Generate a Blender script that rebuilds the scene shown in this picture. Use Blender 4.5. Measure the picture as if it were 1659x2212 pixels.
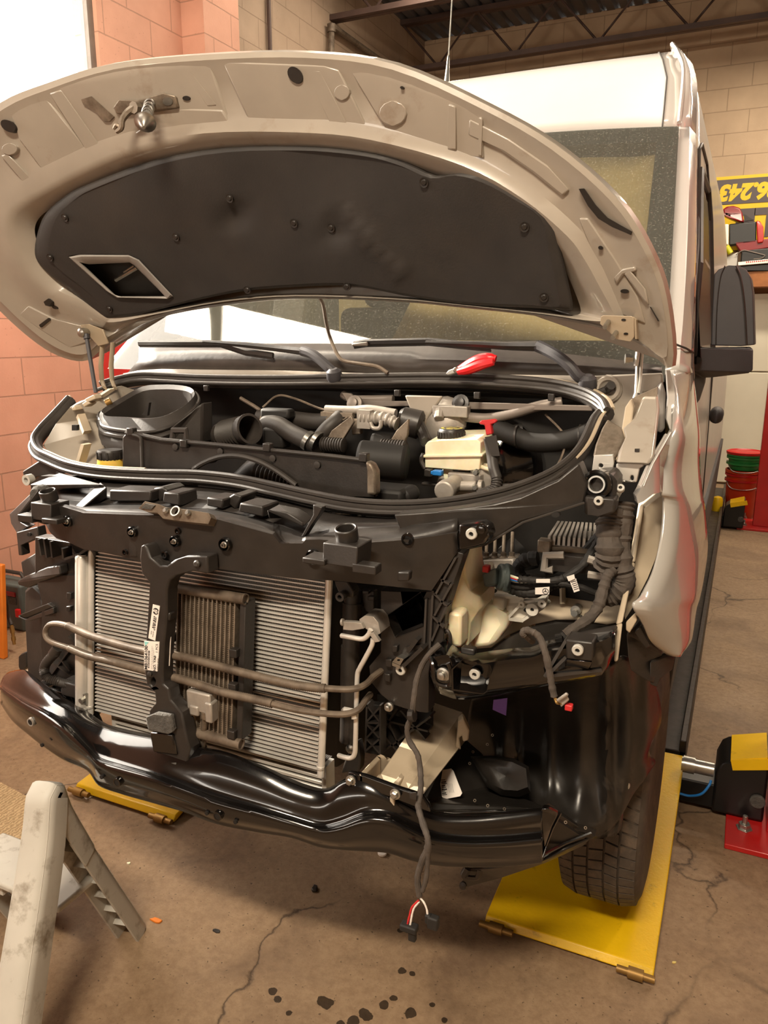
import bpy, bmesh, math, random
from mathutils import Vector, Matrix
from mathutils.geometry import tessellate_polygon

for o in list(bpy.data.objects):
    bpy.data.objects.remove(o, do_unlink=True)
SC = bpy.context.scene
COL = SC.collection
random.seed(7)

# ------------------------------------------------------------------ camera
FPX, CXP, CYP = 1663.0, 829.5, 1106.0
CAM = Vector((1.134, -1.8, 1.72))
PITCH, YAW = math.radians(13.0022), math.radians(24.8516)
cd = bpy.data.cameras.new('camera'); cam = bpy.data.objects.new('camera', cd); COL.objects.link(cam)
cam.location = CAM
cam.rotation_euler = (math.pi / 2 - PITCH, 0, YAW)
cd.sensor_fit = 'VERTICAL'; cd.sensor_height = 36.0; cd.lens = 36.0 * FPX / 2212.0
cd.clip_start = 0.02; cd.clip_end = 200
SC.camera = cam

# ------------------------------------------------------------------ world, lights, exposure
SC.view_settings.view_transform = 'Standard'
SC.view_settings.look = 'None'
SC.view_settings.exposure = 0.12
SC.view_settings.gamma = 1.0
SC.view_settings.use_curve_mapping = False
SC.cycles.max_bounces = 8
SC.cycles.sample_clamp_indirect = 8.0
SC.cycles.caustics_reflective = False
SC.cycles.caustics_refractive = False

W = bpy.data.worlds.new('outdoors'); SC.world = W; W.use_nodes = True
bgn = W.node_tree.nodes['Background']
bgn.inputs[0].default_value = (1.0, 0.90, 0.78, 1); bgn.inputs[1].default_value = 11.0

def area(name, loc, target, sx, sy, power, col):
    d = bpy.data.lights.new(name, 'AREA'); d.shape = 'RECTANGLE'; d.size = sx; d.size_y = sy
    d.energy = power; d.color = col
    o = bpy.data.objects.new(name, d); COL.objects.link(o); o.location = loc
    o.rotation_euler = (Vector(target) - Vector(loc)).to_track_quat('-Z', 'Y').to_euler()
    return o
WARM = (1.0, 0.85, 0.66)
# shop tubes hanging from the ceiling, plus one added glare lamp (lamp housings are built further down)
area('tube_light_front', (0.9, -3.1, 4.3), (0.7, 0.4, 0.4), 1.3, 0.3, 270, WARM)
area('added_glare_light', (-2.35, 1.15, 4.75), (-1.2, 0.9, 0), 0.3, 2.4, 150, WARM)  # added lamp, placed for its bright reflection in the windscreen
area('tube_light_side', (3.3, 2.9, 4.5), (3.3, 2.9, 0), 0.3, 2.4, 95, WARM)
area('tube_light_rear', (1.8, 6.2, 4.5), (1.8, 6.4, 0), 2.4, 0.3, 140, WARM)
area('tube_light_back_left', (-1.75, 4.4, 5.0), (-1.75, 4.4, 0), 0.3, 2.4, 65, WARM)
def portal(name, loc, target, sx, sy):
    o = area(name, loc, target, sx, sy, 1, (1, 1, 1)); o.data.cycles.is_portal = True
portal('window_portal', (-2.84, 0.3, 3.4), (0, 0.3, 3.4), 4.3, 2.72)
portal('fill_slot_portal', (-0.9, -4.49, 1.9), (-0.9, 0, 1.9), 2.6, 0.5)
# daylight through the high window
sun = bpy.data.lights.new('sun', 'SUN'); sun.energy = 14.0; sun.angle = 0.01; sun.color = (1.0, 0.9, 0.76)
so = bpy.data.objects.new('sun', sun); COL.objects.link(so)
so.rotation_euler = Vector((0.85, -0.12, -0.40)).to_track_quat('-Z', 'Y').to_euler()

# ------------------------------------------------------------------ picture ray helpers
_c, _s = math.cos(PITCH), math.sin(PITCH)
_cy, _sy = math.cos(YAW), math.sin(YAW)
def ray(px, py):
    x = (px - CXP) / FPX; y = (CYP - py) / FPX
    fw = _c + y * _s; up = y * _c - _s
    return Vector((x * _cy - fw * _sy, x * _sy + fw * _cy, up))
def PY(px, py, Y):
    d = ray(px, py); return CAM + d * ((Y - CAM.y) / d.y)
def PX(px, py, X):
    d = ray(px, py); return CAM + d * ((X - CAM.x) / d.x)
def PZ(px, py, Z):
    d = ray(px, py); return CAM + d * ((Z - CAM.z) / d.z)
def PF(px, py, f):
    """point on a ray where Y = f(X, Z)"""
    d = ray(px, py); g = lambda t: CAM.y + d.y*t - f(CAM.x + d.x*t, CAM.z + d.z*t)
    a, b = 0.3/d.y, None; ga = g(a)
    for i in range(1, 80):
        t = (0.3 + 0.06*i)/d.y; gt = g(t)
        if (ga < 0) != (gt < 0): b = t; break
        a, ga = t, gt
    if b is None: return CAM + d*((1.4)/d.y)
    for i in range(40):
        c = (a+b)/2; gc = g(c)
        if (gc < 0) == (ga < 0): a = c
        else: b = c
    return CAM + d*((a+b)/2)
def PP(px, py, p0, n):
    d = ray(px, py); n = Vector(n); p0 = Vector(p0)
    return CAM + d * ((p0 - CAM).dot(n) / d.dot(n))
def V(*a):
    return Vector(a)

# ------------------------------------------------------------------ mesh helpers
def cr(pts, n=4, closed=False):
    """Catmull-Rom through points (any dimension)"""
    P = [Vector(p) for p in pts]; N = len(P); out = []
    last = N if closed else N - 1
    for i in range(last):
        if closed:
            p0, p1, p2, p3 = P[(i-1) % N], P[i], P[(i+1) % N], P[(i+2) % N]
        else:
            p1, p2 = P[i], P[i+1]
            p0 = P[i-1] if i > 0 else p1 * 2 - p2
            p3 = P[i+2] if i + 2 < N else p2 * 2 - p1
        for k in range(n):
            t = k / n
            out.append(0.5 * ((2 * p1) + (p2 - p0) * t + (2*p0 - 5*p1 + 4*p2 - p3) * t*t + (3*p1 - p0 - 3*p2 + p3) * t*t*t))
    if not closed:
        out.append(P[-1].copy())
    return out

class MB:
    def __init__(s):
        s.v = []; s.f = []; s.m = []; s.cur = 0
    def mat(s, i):
        s.cur = i; return s
    def add(s, vs, fs):
        b = len(s.v); s.v += [Vector(v) for v in vs]
        for f in fs:
            s.f.append(tuple(b + i for i in f)); s.m.append(s.cur)
        return s
    def box(s, c, size, R=None):
        c = Vector(c); hx, hy, hz = size[0]/2, size[1]/2, size[2]/2
        vs = [Vector((x, y, z)) for z in (-hz, hz) for y in (-hy, hy) for x in (-hx, hx)]
        if R is not None: vs = [R @ v for v in vs]
        return s.add([c + v for v in vs], [(0,2,3,1),(4,5,7,6),(0,1,5,4),(2,6,7,3),(0,4,6,2),(1,3,7,5)])
    def hexa(s, a, b):
        """quad a (4 points) joined to quad b"""
        return s.add(list(a) + list(b), [(0,1,2,3),(7,6,5,4),(0,4,5,1),(1,5,6,2),(2,6,7,3),(3,7,4,0)])
    def tube(s, pts, r, seg=10, closed=False, rf=None, caps=True, flat=1.0, up=None):
        pts = [Vector(p) for p in pts]; n = len(pts); rings = []
        T = []
        for i in range(n):
            a = pts[(i-1) % n] if (closed or i > 0) else pts[i]
            b = pts[(i+1) % n] if (closed or i < n-1) else pts[i]
            t = (b - a); T.append(t.normalized() if t.length > 1e-9 else Vector((0,0,1)))
        u = Vector(up) if up else Vector((0,0,1)) if abs(T[0].z) < 0.9 else Vector((1,0,0))
        vs = []
        for i in range(n):
            u = u - T[i] * u.dot(T[i])
            if u.length < 1e-6: u = T[i].orthogonal()
            u.normalize(); w = T[i].cross(u)
            rr = rf(i/(n-1 if n > 1 else 1), i) if rf else r
            for k in range(seg):
                a = 2*math.pi*k/seg
                vs.append(pts[i] + u * (math.cos(a)*rr*flat) + w * (math.sin(a)*rr))
        fs = []
        for i in range(n if closed else n-1):
            j = (i+1) % n
            for k in range(seg):
                l = (k+1) % seg
                fs.append((i*seg+k, i*seg+l, j*seg+l, j*seg+k))
        if caps and not closed:
            fs.append(tuple(reversed(range(seg)))); fs.append(tuple(range((n-1)*seg, n*seg)))
        return s.add(vs, fs)
    def rod(s, a, b, r, seg=10, r2=None):
        return s.tube([a, b], r, seg, rf=(lambda t, i: r if i == 0 else (r2 if r2 is not None else r)))
    def lathe(s, o, axis, prof, seg=24, closed=False):
        """prof: list of (radius, distance along axis)"""
        o = Vector(o); ax = Vector(axis).normalized(); u = ax.orthogonal().normalized(); w = ax.cross(u)
        vs = []; n = len(prof)
        for r, t in prof:
            for k in range(seg):
                a = 2*math.pi*k/seg
                vs.append(o + ax*t + (u*math.cos(a) + w*math.sin(a))*max(r, 1e-5))
        fs = []
        for i in range(n if closed else n-1):
            j = (i+1) % n
            for k in range(seg):
                l = (k+1) % seg
                fs.append((i*seg+k, i*seg+l, j*seg+l, j*seg+k))
        if not closed:
            fs.append(tuple(reversed(range(seg)))); fs.append(tuple(range((n-1)*seg, n*seg)))
        return s.add(vs, fs)
    def disc(s, o, axis, r, h, seg=20):
        return s.lathe(o, axis, [(r, 0), (r, h)], seg)
    def plate(s, loop, surf, dv, holes=()):
        """outline in picture pixels carried onto surf(px,py); thickness vector dv (or callable of the point)"""
        loops = [list(loop)] + [list(h) for h in holes]
        flat = [p for l in loops for p in l]
        tris = tessellate_polygon([[Vector((p[0], p[1], 0)) for p in l] for l in loops])
        A = [surf(*p) for p in flat]
        B = [a + (dv(a) if callable(dv) else Vector(dv)) for a in A]
        n = len(A); fs = []
        for t in tris:
            fs.append(tuple(t)); fs.append(tuple(n + i for i in reversed(t)))
        b = 0
        for l in loops:
            k = len(l)
            for i in range(k):
                j = (i+1) % k
                fs.append((b+i, b+j, n+b+j, n+b+i))
            b += k
        return s.add(A + B, fs)
    def poly(s, pts, dv):
        """outline given in 3-D"""
        P = [Vector(p) for p in pts]
        tris = tessellate_polygon([P]); n = len(P)
        fs = []
        for t in tris:
            fs.append(tuple(t)); fs.append(tuple(n + i for i in reversed(t)))
        for i in range(n):
            j = (i+1) % n; fs.append((i, j, n+j, n+i))
        return s.add(P + [p + Vector(dv) for p in P], fs)
    def grid(s, rows, closed=False):
        R = len(rows); N = len(rows[0]); fs = []
        for i in range(R-1):
            for k in range(N if closed else N-1):
                l = (k+1) % N
                fs.append((i*N+k, i*N+l, (i+1)*N+l, (i+1)*N+k))
        return s.add([p for r in rows for p in r], fs)
    def text(s, body, o, ex, ey, size, depth=0.0, bold=0.0, shear=0.0, align='CENTER'):
        """flat lettering; ex = reading direction, ey = up direction of the letters"""
        c = bpy.data.curves.new('letters', 'FONT'); c.body = body; c.size = size; c.offset = bold; c.shear = shear
        c.align_x = align; c.align_y = 'CENTER'; c.extrude = depth; c.resolution_u = 3
        ob = bpy.data.objects.new('letters', c); COL.objects.link(ob)
        me = bpy.data.meshes.new_from_object(ob.evaluated_get(bpy.context.evaluated_depsgraph_get()))
        ex = Vector(ex).normalized(); ey = Vector(ey).normalized(); ez = ex.cross(ey)
        vs = [Vector(o) + ex*v.co.x + ey*v.co.y + ez*v.co.z for v in me.vertices]
        s.add(vs, [tuple(p.vertices) for p in me.polygons])
        bpy.data.objects.remove(ob); bpy.data.meshes.remove(me); bpy.data.curves.remove(c)
        return s

SPLIT = {'cooler_frame', 'end_plate', 'push_pin', 'hanger', 'loose_plug', 'loom_clip', 'locking_lever', 'rubber_stop', 'clip_patch', 'engine_top', 'hose_clamp', 'cable_tie', 'valve_bracket', 'tread_web', 'leg_web', 'rib', 'drier_clamp', 'cab_seat_x', 'crush_tube', 'sensor_block', 'heat_shield', 'thin_cable', 'brake_pipe', 'wire', 'cooler_pipes', 'hinge_arm', 'tank_bracket', 'wing_rail_x', 'reservoir_neck', 'connector_socket', 'headliner', 'mirror_seam', 'loom_end', 'duct_rib', 'aircon_line', 'deflector_bead', 'moulded_bead', 'lattice_rib', 'stiffening_rib', 'bracket_rib', 'wing_panel_rib', 'shroud_bead', 'lamp_row', 'union_nut', 'snap_catch', 'load_floor', 'hole'}
def islands(mb):
    par = list(range(len(mb.v)))
    def fd(i):
        while par[i] != i: par[i] = par[par[i]]; i = par[i]
        return i
    for f in mb.f:
        r = fd(f[0])
        for i in f[1:]: par[fd(i)] = r
    grp = {}
    for k, f in enumerate(mb.f): grp.setdefault(fd(f[0]), []).append(k)
    out = []
    for ks in grp.values():
        n = MB(); idx = {}
        for k in ks:
            for i in mb.f[k]:
                if i not in idx: idx[i] = len(n.v); n.v.append(mb.v[i])
            n.f.append(tuple(idx[i] for i in mb.f[k])); n.m.append(mb.m[k])
        out.append(n)
    return out
def obj(name, mb, mats, parent=None, **k):
    if name in SPLIT and parent is not None:
        return [obj1(name, q, mats, parent, **k) for q in islands(mb)][0]
    return obj1(name, mb, mats, parent, **k)
def obj1(name, mb, mats, parent=None, smooth=True, angle=35, bevel=0.0, seg=2, label=None, fix=True, solid=0.0, sub=0):
    me = bpy.data.meshes.new(name)
    me.from_pydata([tuple(v) for v in mb.v], [], mb.f)
    if not isinstance(mats, (list, tuple)): mats = [mats]
    for m in mats: me.materials.append(m)
    for p, i in zip(me.polygons, mb.m): p.material_index = min(i, len(mats)-1)
    if fix:
        bm = bmesh.new(); bm.from_mesh(me); bmesh.ops.recalc_face_normals(bm, faces=bm.faces); bm.to_mesh(me); bm.free()
    if smooth:
        me.shade_smooth(); me.set_sharp_from_angle(angle=math.radians(angle))
    me.update()
    o = bpy.data.objects.new(name, me); COL.objects.link(o)
    if parent is not None:
        o.parent = parent
        if parent.type == 'EMPTY':
            o.matrix_parent_inverse = Matrix.Translation(parent.location).inverted() if not parent.get('_rot') else parent.matrix_basis.inverted()
    if solid:
        md = o.modifiers.new('thick', 'SOLIDIFY'); md.thickness = solid; md.offset = -1
    if sub:
        md = o.modifiers.new('sub', 'SUBSURF'); md.levels = sub; md.render_levels = sub
    if bevel:
        md = o.modifiers.new('edge', 'BEVEL'); md.width = bevel; md.segments = seg; md.limit_method = 'ANGLE'; md.angle_limit = math.radians(40)
    if label: o['label'] = label
    return o
def thing(name, label, cat, loc=(0, 0, 0), group=None):
    o = bpy.data.objects.new(name, None); COL.objects.link(o); o.location = loc
    o.empty_display_size = 0.1
    o['label'] = label; o['category'] = cat
    if group: o['group'] = group
    return o
def tag(o, label, cat, group=None):
    o['label'] = label; o['category'] = cat
    if group: o['group'] = group
    return o
def struct(name, mb, mats, **k):
    o = obj(name, mb, mats, **k); o['kind'] = 'structure'; return o
def dup(root, M, label=None, group=None):
    """copy of a thing with copies of its parts and sub-parts, moved by the matrix M"""
    r = root.copy(); COL.objects.link(r); r.matrix_basis = M @ root.matrix_basis
    if label: r['label'] = label
    if group: r['group'] = group
    def rec(a, b):
        for ch in [c for c in bpy.data.objects if c.parent == a and c is not b]:
            d = ch.copy(); COL.objects.link(d); d.parent = b; rec(ch, d)
    rec(root, r)
    return r

# ------------------------------------------------------------------ materials
def lin(h):
    h = h.lstrip('#'); o = []
    for i in (0, 2, 4):
        c = int(h[i:i+2], 16) / 255
        o.append(c/12.92 if c <= 0.04045 else ((c+0.055)/1.055)**2.4)
    return (o[0], o[1], o[2], 1)
class NT:
    def __init__(s, name):
        s.m = bpy.data.materials.new(name); s.m.use_nodes = True; s.t = s.m.node_tree
        s.b = s.t.nodes['Principled BSDF']; s.tc = s.n('ShaderNodeTexCoord')
    def n(s, k, **kw):
        x = s.t.nodes.new(k)
        for a, v in kw.items(): setattr(x, a, v)
        return x
    def l(s, a, b): s.t.links.new(a, b)
    def noise(s, scale, detail=4, rough=0.55, vec=None, dist=0.0):
        x = s.n('ShaderNodeTexNoise'); x.inputs['Scale'].default_value = scale; x.inputs['Detail'].default_value = detail
        x.inputs['Roughness'].default_value = rough; x.inputs['Distortion'].default_value = dist
        s.l(vec or s.tc.outputs['Object'], x.inputs['Vector']); return x.outputs['Fac']
    def ramp(s, fac, stops):
        x = s.n('ShaderNodeValToRGB'); e = x.color_ramp.elements
        while len(e) < len(stops): e.new(0.5)
        for i, (p, c) in enumerate(stops):
            e[i].position = p; e[i].color = c if len(c) == 4 else (*c, 1)
        s.l(fac, x.inputs[0]); return x.outputs[0]
    def mix(s, fac, a, b, mode='MIX'):
        x = s.n('ShaderNodeMix', data_type='RGBA', blend_type=mode)
        if isinstance(fac, float): x.inputs[0].default_value = fac
        else: s.l(fac, x.inputs[0])
        for i, v in ((6, a), (7, b)):
            if isinstance(v, tuple): x.inputs[i].default_value = v
            else: s.l(v, x.inputs[i])
        return x.outputs[2]
    def math(s, op, a, b=0.0):
        x = s.n('ShaderNodeMath', operation=op)
        for i, v in ((0, a), (1, b)):
            if isinstance(v, (int, float)): x.inputs[i].default_value = v
            else: s.l(v, x.inputs[i])
        return x.outputs[0]
    def bump(s, h, strength=0.3, dist=0.01):
        x = s.n('ShaderNodeBump'); x.inputs['Strength'].default_value = strength; x.inputs['Distance'].default_value = dist
        s.l(h, x.inputs['Height']); s.l(x.outputs[0], s.b.inputs['Normal']); return x
    def set(s, **k):
        for a, v in k.items():
            i = s.b.inputs[a.replace('_', ' ')]
            if isinstance(v, (int, float, tuple)): i.default_value = v
            else: s.l(v, i)
        return s
def mat(name, col, rough=0.5, metal=0.0, var=0.0, vs=12.0, bump=0.0, bs=60.0, bd=0.004, coat=0.0, spec=0.5, dirt=None, dirt_amt=(0.55, 0.75), ds=9.0, trans=0.0, rv=0.0):
    t = NT(name); c = lin(col)
    t.set(Roughness=rough, Metallic=metal)
    t.b.inputs['Specular IOR Level'].default_value = spec
    if coat: t.set(Coat_Weight=coat); t.b.inputs['Coat Roughness'].default_value = 0.04
    base = c
    if var:
        lo = tuple(x*(1-var) for x in c[:3]) + (1,); hi = tuple(min(1, x*(1+var)) for x in c[:3]) + (1,)
        base = t.ramp(t.noise(vs), [(0.3, lo), (0.7, hi)])
    if dirt:
        f = t.ramp(t.noise(ds, 6, 0.65), [(dirt_amt[0], (0, 0, 0)), (dirt_amt[1], (1, 1, 1))])
        base = t.mix(f, base, lin(dirt))
    t.set(Base_Color=base)
    if rv:
        t.set(Roughness=t.math('ADD', t.math('MULTIPLY', t.noise(vs*1.7), rv), rough - rv/2))
    if bump: t.bump(t.noise(bs, 3), bump, bd)
    if trans: t.set(Transmission_Weight=trans)
    return t.m
# paints, plastics, metals
M = {}
M['white'] = mat('white_paint', '#c2bdb7', 0.22, coat=1.0, var=0.03, vs=3)
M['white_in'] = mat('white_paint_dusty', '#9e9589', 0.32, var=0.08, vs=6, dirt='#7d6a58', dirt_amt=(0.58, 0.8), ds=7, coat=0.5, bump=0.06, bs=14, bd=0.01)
M['white_side'] = mat('white_side_paint', '#b3aea7', 0.4, coat=0.35, var=0.05, vs=3, bump=0.25, bs=5, bd=0.01)
M['white_side'].node_tree.nodes['Principled BSDF'].inputs['Coat Roughness'].default_value = 0.12
M['white_wing'] = mat('white_wing_paint', '#aeaaa3', 0.25, coat=1.0, var=0.03, vs=3, bump=0.12, bs=4, bd=0.012)
M['cream'] = mat('primer_cream', '#b8a890', 0.5, var=0.08, vs=8, dirt='#80705c', dirt_amt=(0.6, 0.85))
M['black'] = mat('black_plastic', '#292522', 0.42, var=0.2, vs=20, bump=0.08, bs=160, rv=0.2)
M['black2'] = mat('black_plastic_dusty', '#302b27', 0.55, var=0.25, vs=9, bump=0.1, bs=120, rv=0.2)
M['gloss'] = mat('black_gloss_paint', '#0d0b0a', 0.16, coat=0.6, bump=0.05, bs=10, bd=0.01)
M['liner'] = mat('liner_plastic', '#201d1a', 0.33, bump=0.12, bs=26, bd=0.006, var=0.2, vs=14, rv=0.2)
M['deep'] = mat('dark_engine_metal', '#15120f', 0.65, var=0.3, vs=14)
M['rubber'] = mat('rubber', '#332e2a', 0.5, var=0.2, vs=20, bump=0.08, bs=80)
M['tyre'] = mat('tyre_rubber', '#4a4138', 0.75, var=0.25, vs=25, dirt='#6a5a4a', dirt_amt=(0.5, 0.8), ds=20, bump=0.1, bs=120)
M['pad'] = mat('felt_pad', '#2c2927', 0.62, var=0.2, vs=8, bump=0.25, bs=220, bd=0.002, dirt='#3a332d', dirt_amt=(0.5, 0.9), ds=3)
M['alu'] = mat('bare_aluminium', '#d9d5cd', 0.34, 0.45, var=0.08, vs=18, bump=0.05, bs=60)
M['alu_d'] = mat('dirty_aluminium', '#8d8172', 0.5, 0.6, var=0.2, vs=24, dirt='#4f4032', dirt_amt=(0.45, 0.8), ds=25)
M['cast'] = mat('cast_aluminium', '#a8a198', 0.5, 0.5, var=0.12, vs=30, bump=0.15, bs=90)
M['steel'] = mat('zinc_bolt', '#a9a7a0', 0.3, 0.9, var=0.1, vs=60)
M['brown'] = mat('dirty_pipe', '#6e6153', 0.6, 0.25, var=0.25, vs=30, dirt='#3d3026', dirt_amt=(0.45, 0.75), ds=16)
M['glassy'] = mat('glass_tint', '#d4e2d8', 0.02, trans=1.0)
M['red_paint'] = mat('red_post_paint', '#b21d1c', 0.35, var=0.1, vs=6, coat=0.3, rv=0.2)
M['yellow'] = mat('yellow_paint', '#e3b70f', 0.35, var=0.08, vs=7, dirt='#8a6a12', dirt_amt=(0.62, 0.8), ds=14, bump=0.25, bs=90, bd=0.003, rv=0.25)
M['runway'] = mat('runway_steel', '#2e2723', 0.45, 0.3, var=0.25, vs=18, rv=0.3, bump=0.15, bs=90)
M['lift_black'] = mat('lift_black', '#0f0f10', 0.35, var=0.2, vs=10)
M['dirty_white'] = mat('stool_plastic', '#c4c0b6', 0.5, var=0.08, vs=6, dirt='#6d5d46', dirt_amt=(0.54, 0.76), ds=13, bump=0.05, bs=50)
M['red_grip'] = mat('red_grip', '#d3121a', 0.35)
M['red_cap'] = mat('red_cap', '#c22a2c', 0.45)
M['washer_white'] = mat('washer_white', '#b9b6ae', 0.35)
M['label'] = mat('white_label', '#ebe4dc', 0.5)
M['ink'] = mat('label_ink', '#1d1a1c', 0.6)
M['teal'] = mat('label_teal', '#8fd0cd', 0.5)
M['violet'] = mat('violet_tape', '#6a4a9c', 0.5)
M['blue'] = mat('blue_plastic', '#2277c4', 0.4)
M['tan_wire'] = mat('cloth_tape', '#4a423b', 0.8, var=0.25, vs=50, bump=0.3, bs=120)
M['dk_wire'] = mat('black_tape', '#1c1916', 0.7, var=0.25, vs=40, bump=0.2, bs=100)
M['wood'] = mat('shelf_wood', '#9a6236', 0.6, var=0.25, vs=9)
M['orange'] = mat('orange_paint', '#d97a24', 0.5, var=0.12, vs=8)
M['bucket_or'] = mat('bucket_orange', '#cf3f19', 0.45, var=0.08, vs=10)
M['bucket_rd'] = mat('bucket_red', '#c81f22', 0.4)
M['bucket_gn'] = mat('bucket_green', '#2f8a45', 0.45)
M['tool_grey'] = mat('case_grey', '#4d5756', 0.55, var=0.15, vs=10)
M['grey_metal'] = mat('pipe_grey', '#7b726a', 0.45, 0.3, var=0.15, vs=10)
M['joist'] = mat('joist_brown', '#4a3832', 0.6, var=0.2, vs=6)
M['brown_dark'] = mat('mirror_housing', '#39373a', 0.55, var=0.12, vs=9, bump=0.12, bs=260, bd=0.001)
M['brass'] = mat('brass', '#8f6f3c', 0.5, 0.6)
M['burgundy'] = mat('burgundy_lens', '#7d0f18', 0.35, coat=0.1)
M['bracket_white'] = mat('bracket_white', '#dcd7cc', 0.45)
M['foam'] = mat('grey_foam', '#4a4743', 0.95, var=0.3, vs=60, bump=0.6, bs=150, bd=0.006)

# translucent tank plastic
def tank(name, col):
    t = NT(name); t.set(Base_Color=t.mix(t.ramp(t.noise(9), [(0.4, (0, 0, 0)), (0.8, (1, 1, 1))]), lin(col), lin('#cdb98c')), Roughness=0.35)
    t.b.inputs['Subsurface Weight'].default_value = 0.35; t.b.inputs['Subsurface Scale'].default_value = 0.02
    return t.m
M['tank'] = tank('tank_plastic', '#f2e8cc')
M['tank_y'] = tank('tank_yellow', '#e8c24a')

# concrete floor: mottled, cracked, with a few oil spots
def floor_mat():
    t = NT('concrete'); P = t.tc.outputs['Object']
    base = t.ramp(t.noise(1.1, 6, 0.6), [(0.25, lin('#6b5340')[:3]), (0.52, lin('#8d7357')[:3]), (0.8, lin('#a4896b')[:3])])
    fine = t.ramp(t.noise(38, 5, 0.7), [(0.35, lin('#6d5845')[:3]), (0.6, lin('#a48d72')[:3])])
    col = t.mix(0.35, base, fine)
    blot = t.ramp(t.noise(2.6, 5, 0.6, dist=0.6), [(0.50, (0, 0, 0)), (0.70, (0.6, 0.6, 0.6))])
    col = t.mix(blot, col, lin('#5f4a3a'))
    pit = t.ramp(t.noise(75, 3, 0.5), [(0.66, (0, 0, 0)), (0.72, (1, 1, 1))])
    col = t.mix(pit, col, lin('#54422f'))
    # distorted coordinates for cracks
    dn = t.n('ShaderNodeTexNoise'); dn.inputs['Scale'].default_value = 2.2; dn.inputs['Detail'].default_value = 8; t.l(P, dn.inputs['Vector'])
    ad = t.n('ShaderNodeVectorMath', operation='MULTIPLY_ADD'); t.l(dn.outputs['Color'], ad.inputs[0]); ad.inputs[1].default_value = (0.5, 0.5, 0); t.l(P, ad.inputs[2])
    vo = t.n('ShaderNodeTexVoronoi', feature='DISTANCE_TO_EDGE'); vo.inputs['Scale'].default_value = 0.62; t.l(ad.outputs[0], vo.inputs['Vector'])
    ck = t.ramp(vo.outputs['Distance'], [(0.0, (1, 1, 1)), (0.0045, (0, 0, 0))])
    gate = t.ramp(t.noise(0.9, 2), [(0.42, (0, 0, 0)), (0.52, (0.85, 0.85, 0.85))])
    ckm = t.math('MULTIPLY', ck, gate)
    col = t.mix(ckm, col, lin('#3a2c20'))
    # oil spots
    dn2 = t.n('ShaderNodeTexNoise'); dn2.inputs['Scale'].default_value = 22; dn2.inputs['Detail'].default_value = 4; t.l(P, dn2.inputs['Vector'])
    tot = None
    for (px, py, r) in ((703, 2165, .020), (600, 2160, .013), (588, 2142, .012), (625, 2188, .009), (790, 2190, .018), (762, 2205, .017), (735, 2210, .012), (868, 2097, .014), (890, 2103, .008), (828, 2172, .012), (850, 2155, .010), (888, 2188, .016), (934, 2170, .008), (960, 2205, .009), (865, 2010, .008)):
        p = PZ(px, py, 0)
        ds = t.n('ShaderNodeVectorMath', operation='DISTANCE'); t.l(P, ds.inputs[0]); ds.inputs[1].default_value = p
        e = t.math('ADD', ds.outputs['Value'], t.math('MULTIPLY', t.math('SUBTRACT', dn2.outputs['Fac'], 0.5), r*2.2))
        f = t.math('LESS_THAN', e, r)
        tot = f if tot is None else t.math('MAXIMUM', tot, f)
    col = t.mix(t.math('MULTIPLY', tot, 0.85), col, lin('#1d1611'))
    t.set(Base_Color=col)
    rr = t.ramp(t.noise(3.5, 4), [(0.3, (0.55, 0.55, 0.55)), (0.7, (0.8, 0.8, 0.8))])
    t.set(Roughness=t.math('SUBTRACT', rr, t.math('MULTIPLY', tot, 0.3)))
    h = t.math('SUBTRACT', t.noise(42, 5, 0.7), t.math('MULTIPLY', ckm, 2.0))
    t.bump(h, 0.35, 0.004)
    return t.m
M['concrete'] = floor_mat()

# painted concrete block; axis 'x' for walls in the YZ plane, 'y' for walls in the XZ plane
def block_mat(name, col, col2, axis, joint='#6f5a4a', split=None, col3=None):
    t = NT(name)
    sp = t.n('ShaderNodeSeparateXYZ'); t.l(t.tc.outputs['Object'], sp.inputs[0])
    cb = t.n('ShaderNodeCombineXYZ'); t.l(sp.outputs['Y' if axis == 'x' else 'X'], cb.inputs[0]); t.l(sp.outputs['Z'], cb.inputs[1])
    br = t.n('ShaderNodeTexBrick'); t.l(cb.outputs[0], br.inputs['Vector'])
    br.inputs['Scale'].default_value = 1.0; br.inputs['Brick Width'].default_value = 0.452; br.inputs['Row Height'].default_value = 0.226
    br.inputs['Mortar Size'].default_value = 0.005; br.inputs['Mortar Smooth'].default_value = 0.4
    br.inputs['Color1'].default_value = (1, 1, 1, 1); br.inputs['Color2'].default_value = (0.9, 0.9, 0.9, 1); br.inputs['Mortar'].default_value = (0, 0, 0, 1)
    a = t.ramp(t.noise(2.2, 5), [(0.3, lin(col)[:3]), (0.7, lin(col2)[:3])])
    if split is not None:
        a = t.mix(t.math('GREATER_THAN', sp.outputs['Y'], split), a, lin(col3))
    a = t.mix(t.math('MULTIPLY', t.math('SUBTRACT', 1.0, br.outputs['Color']), 0.9), a, t.mix(0.5, a, lin(joint)))
    pit = t.ramp(t.noise(70, 3), [(0.67, (0, 0, 0)), (0.73, (1, 1, 1))])
    pit = t.math('MULTIPLY', pit, t.ramp(t.noise(3.3, 2), [(0.5, (0, 0, 0)), (0.62, (1, 1, 1))]))
    a = t.mix(t.math('MULTIPLY', pit, 0.6), a, lin('#5c463a'))
    t.set(Base_Color=a, Roughness=0.72)
    h = t.math('ADD', t.math('MULTIPLY', br.outputs['Fac'], -1.0), t.math('MULTIPLY', t.noise(60, 4), 0.3))
    t.bump(h, 0.6, 0.006)
    return t.m
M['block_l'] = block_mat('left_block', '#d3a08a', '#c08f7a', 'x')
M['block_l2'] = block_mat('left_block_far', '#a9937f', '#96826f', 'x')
M['block_b'] = block_mat('back_block', '#c0a88c', '#ad967c', 'y')
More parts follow.
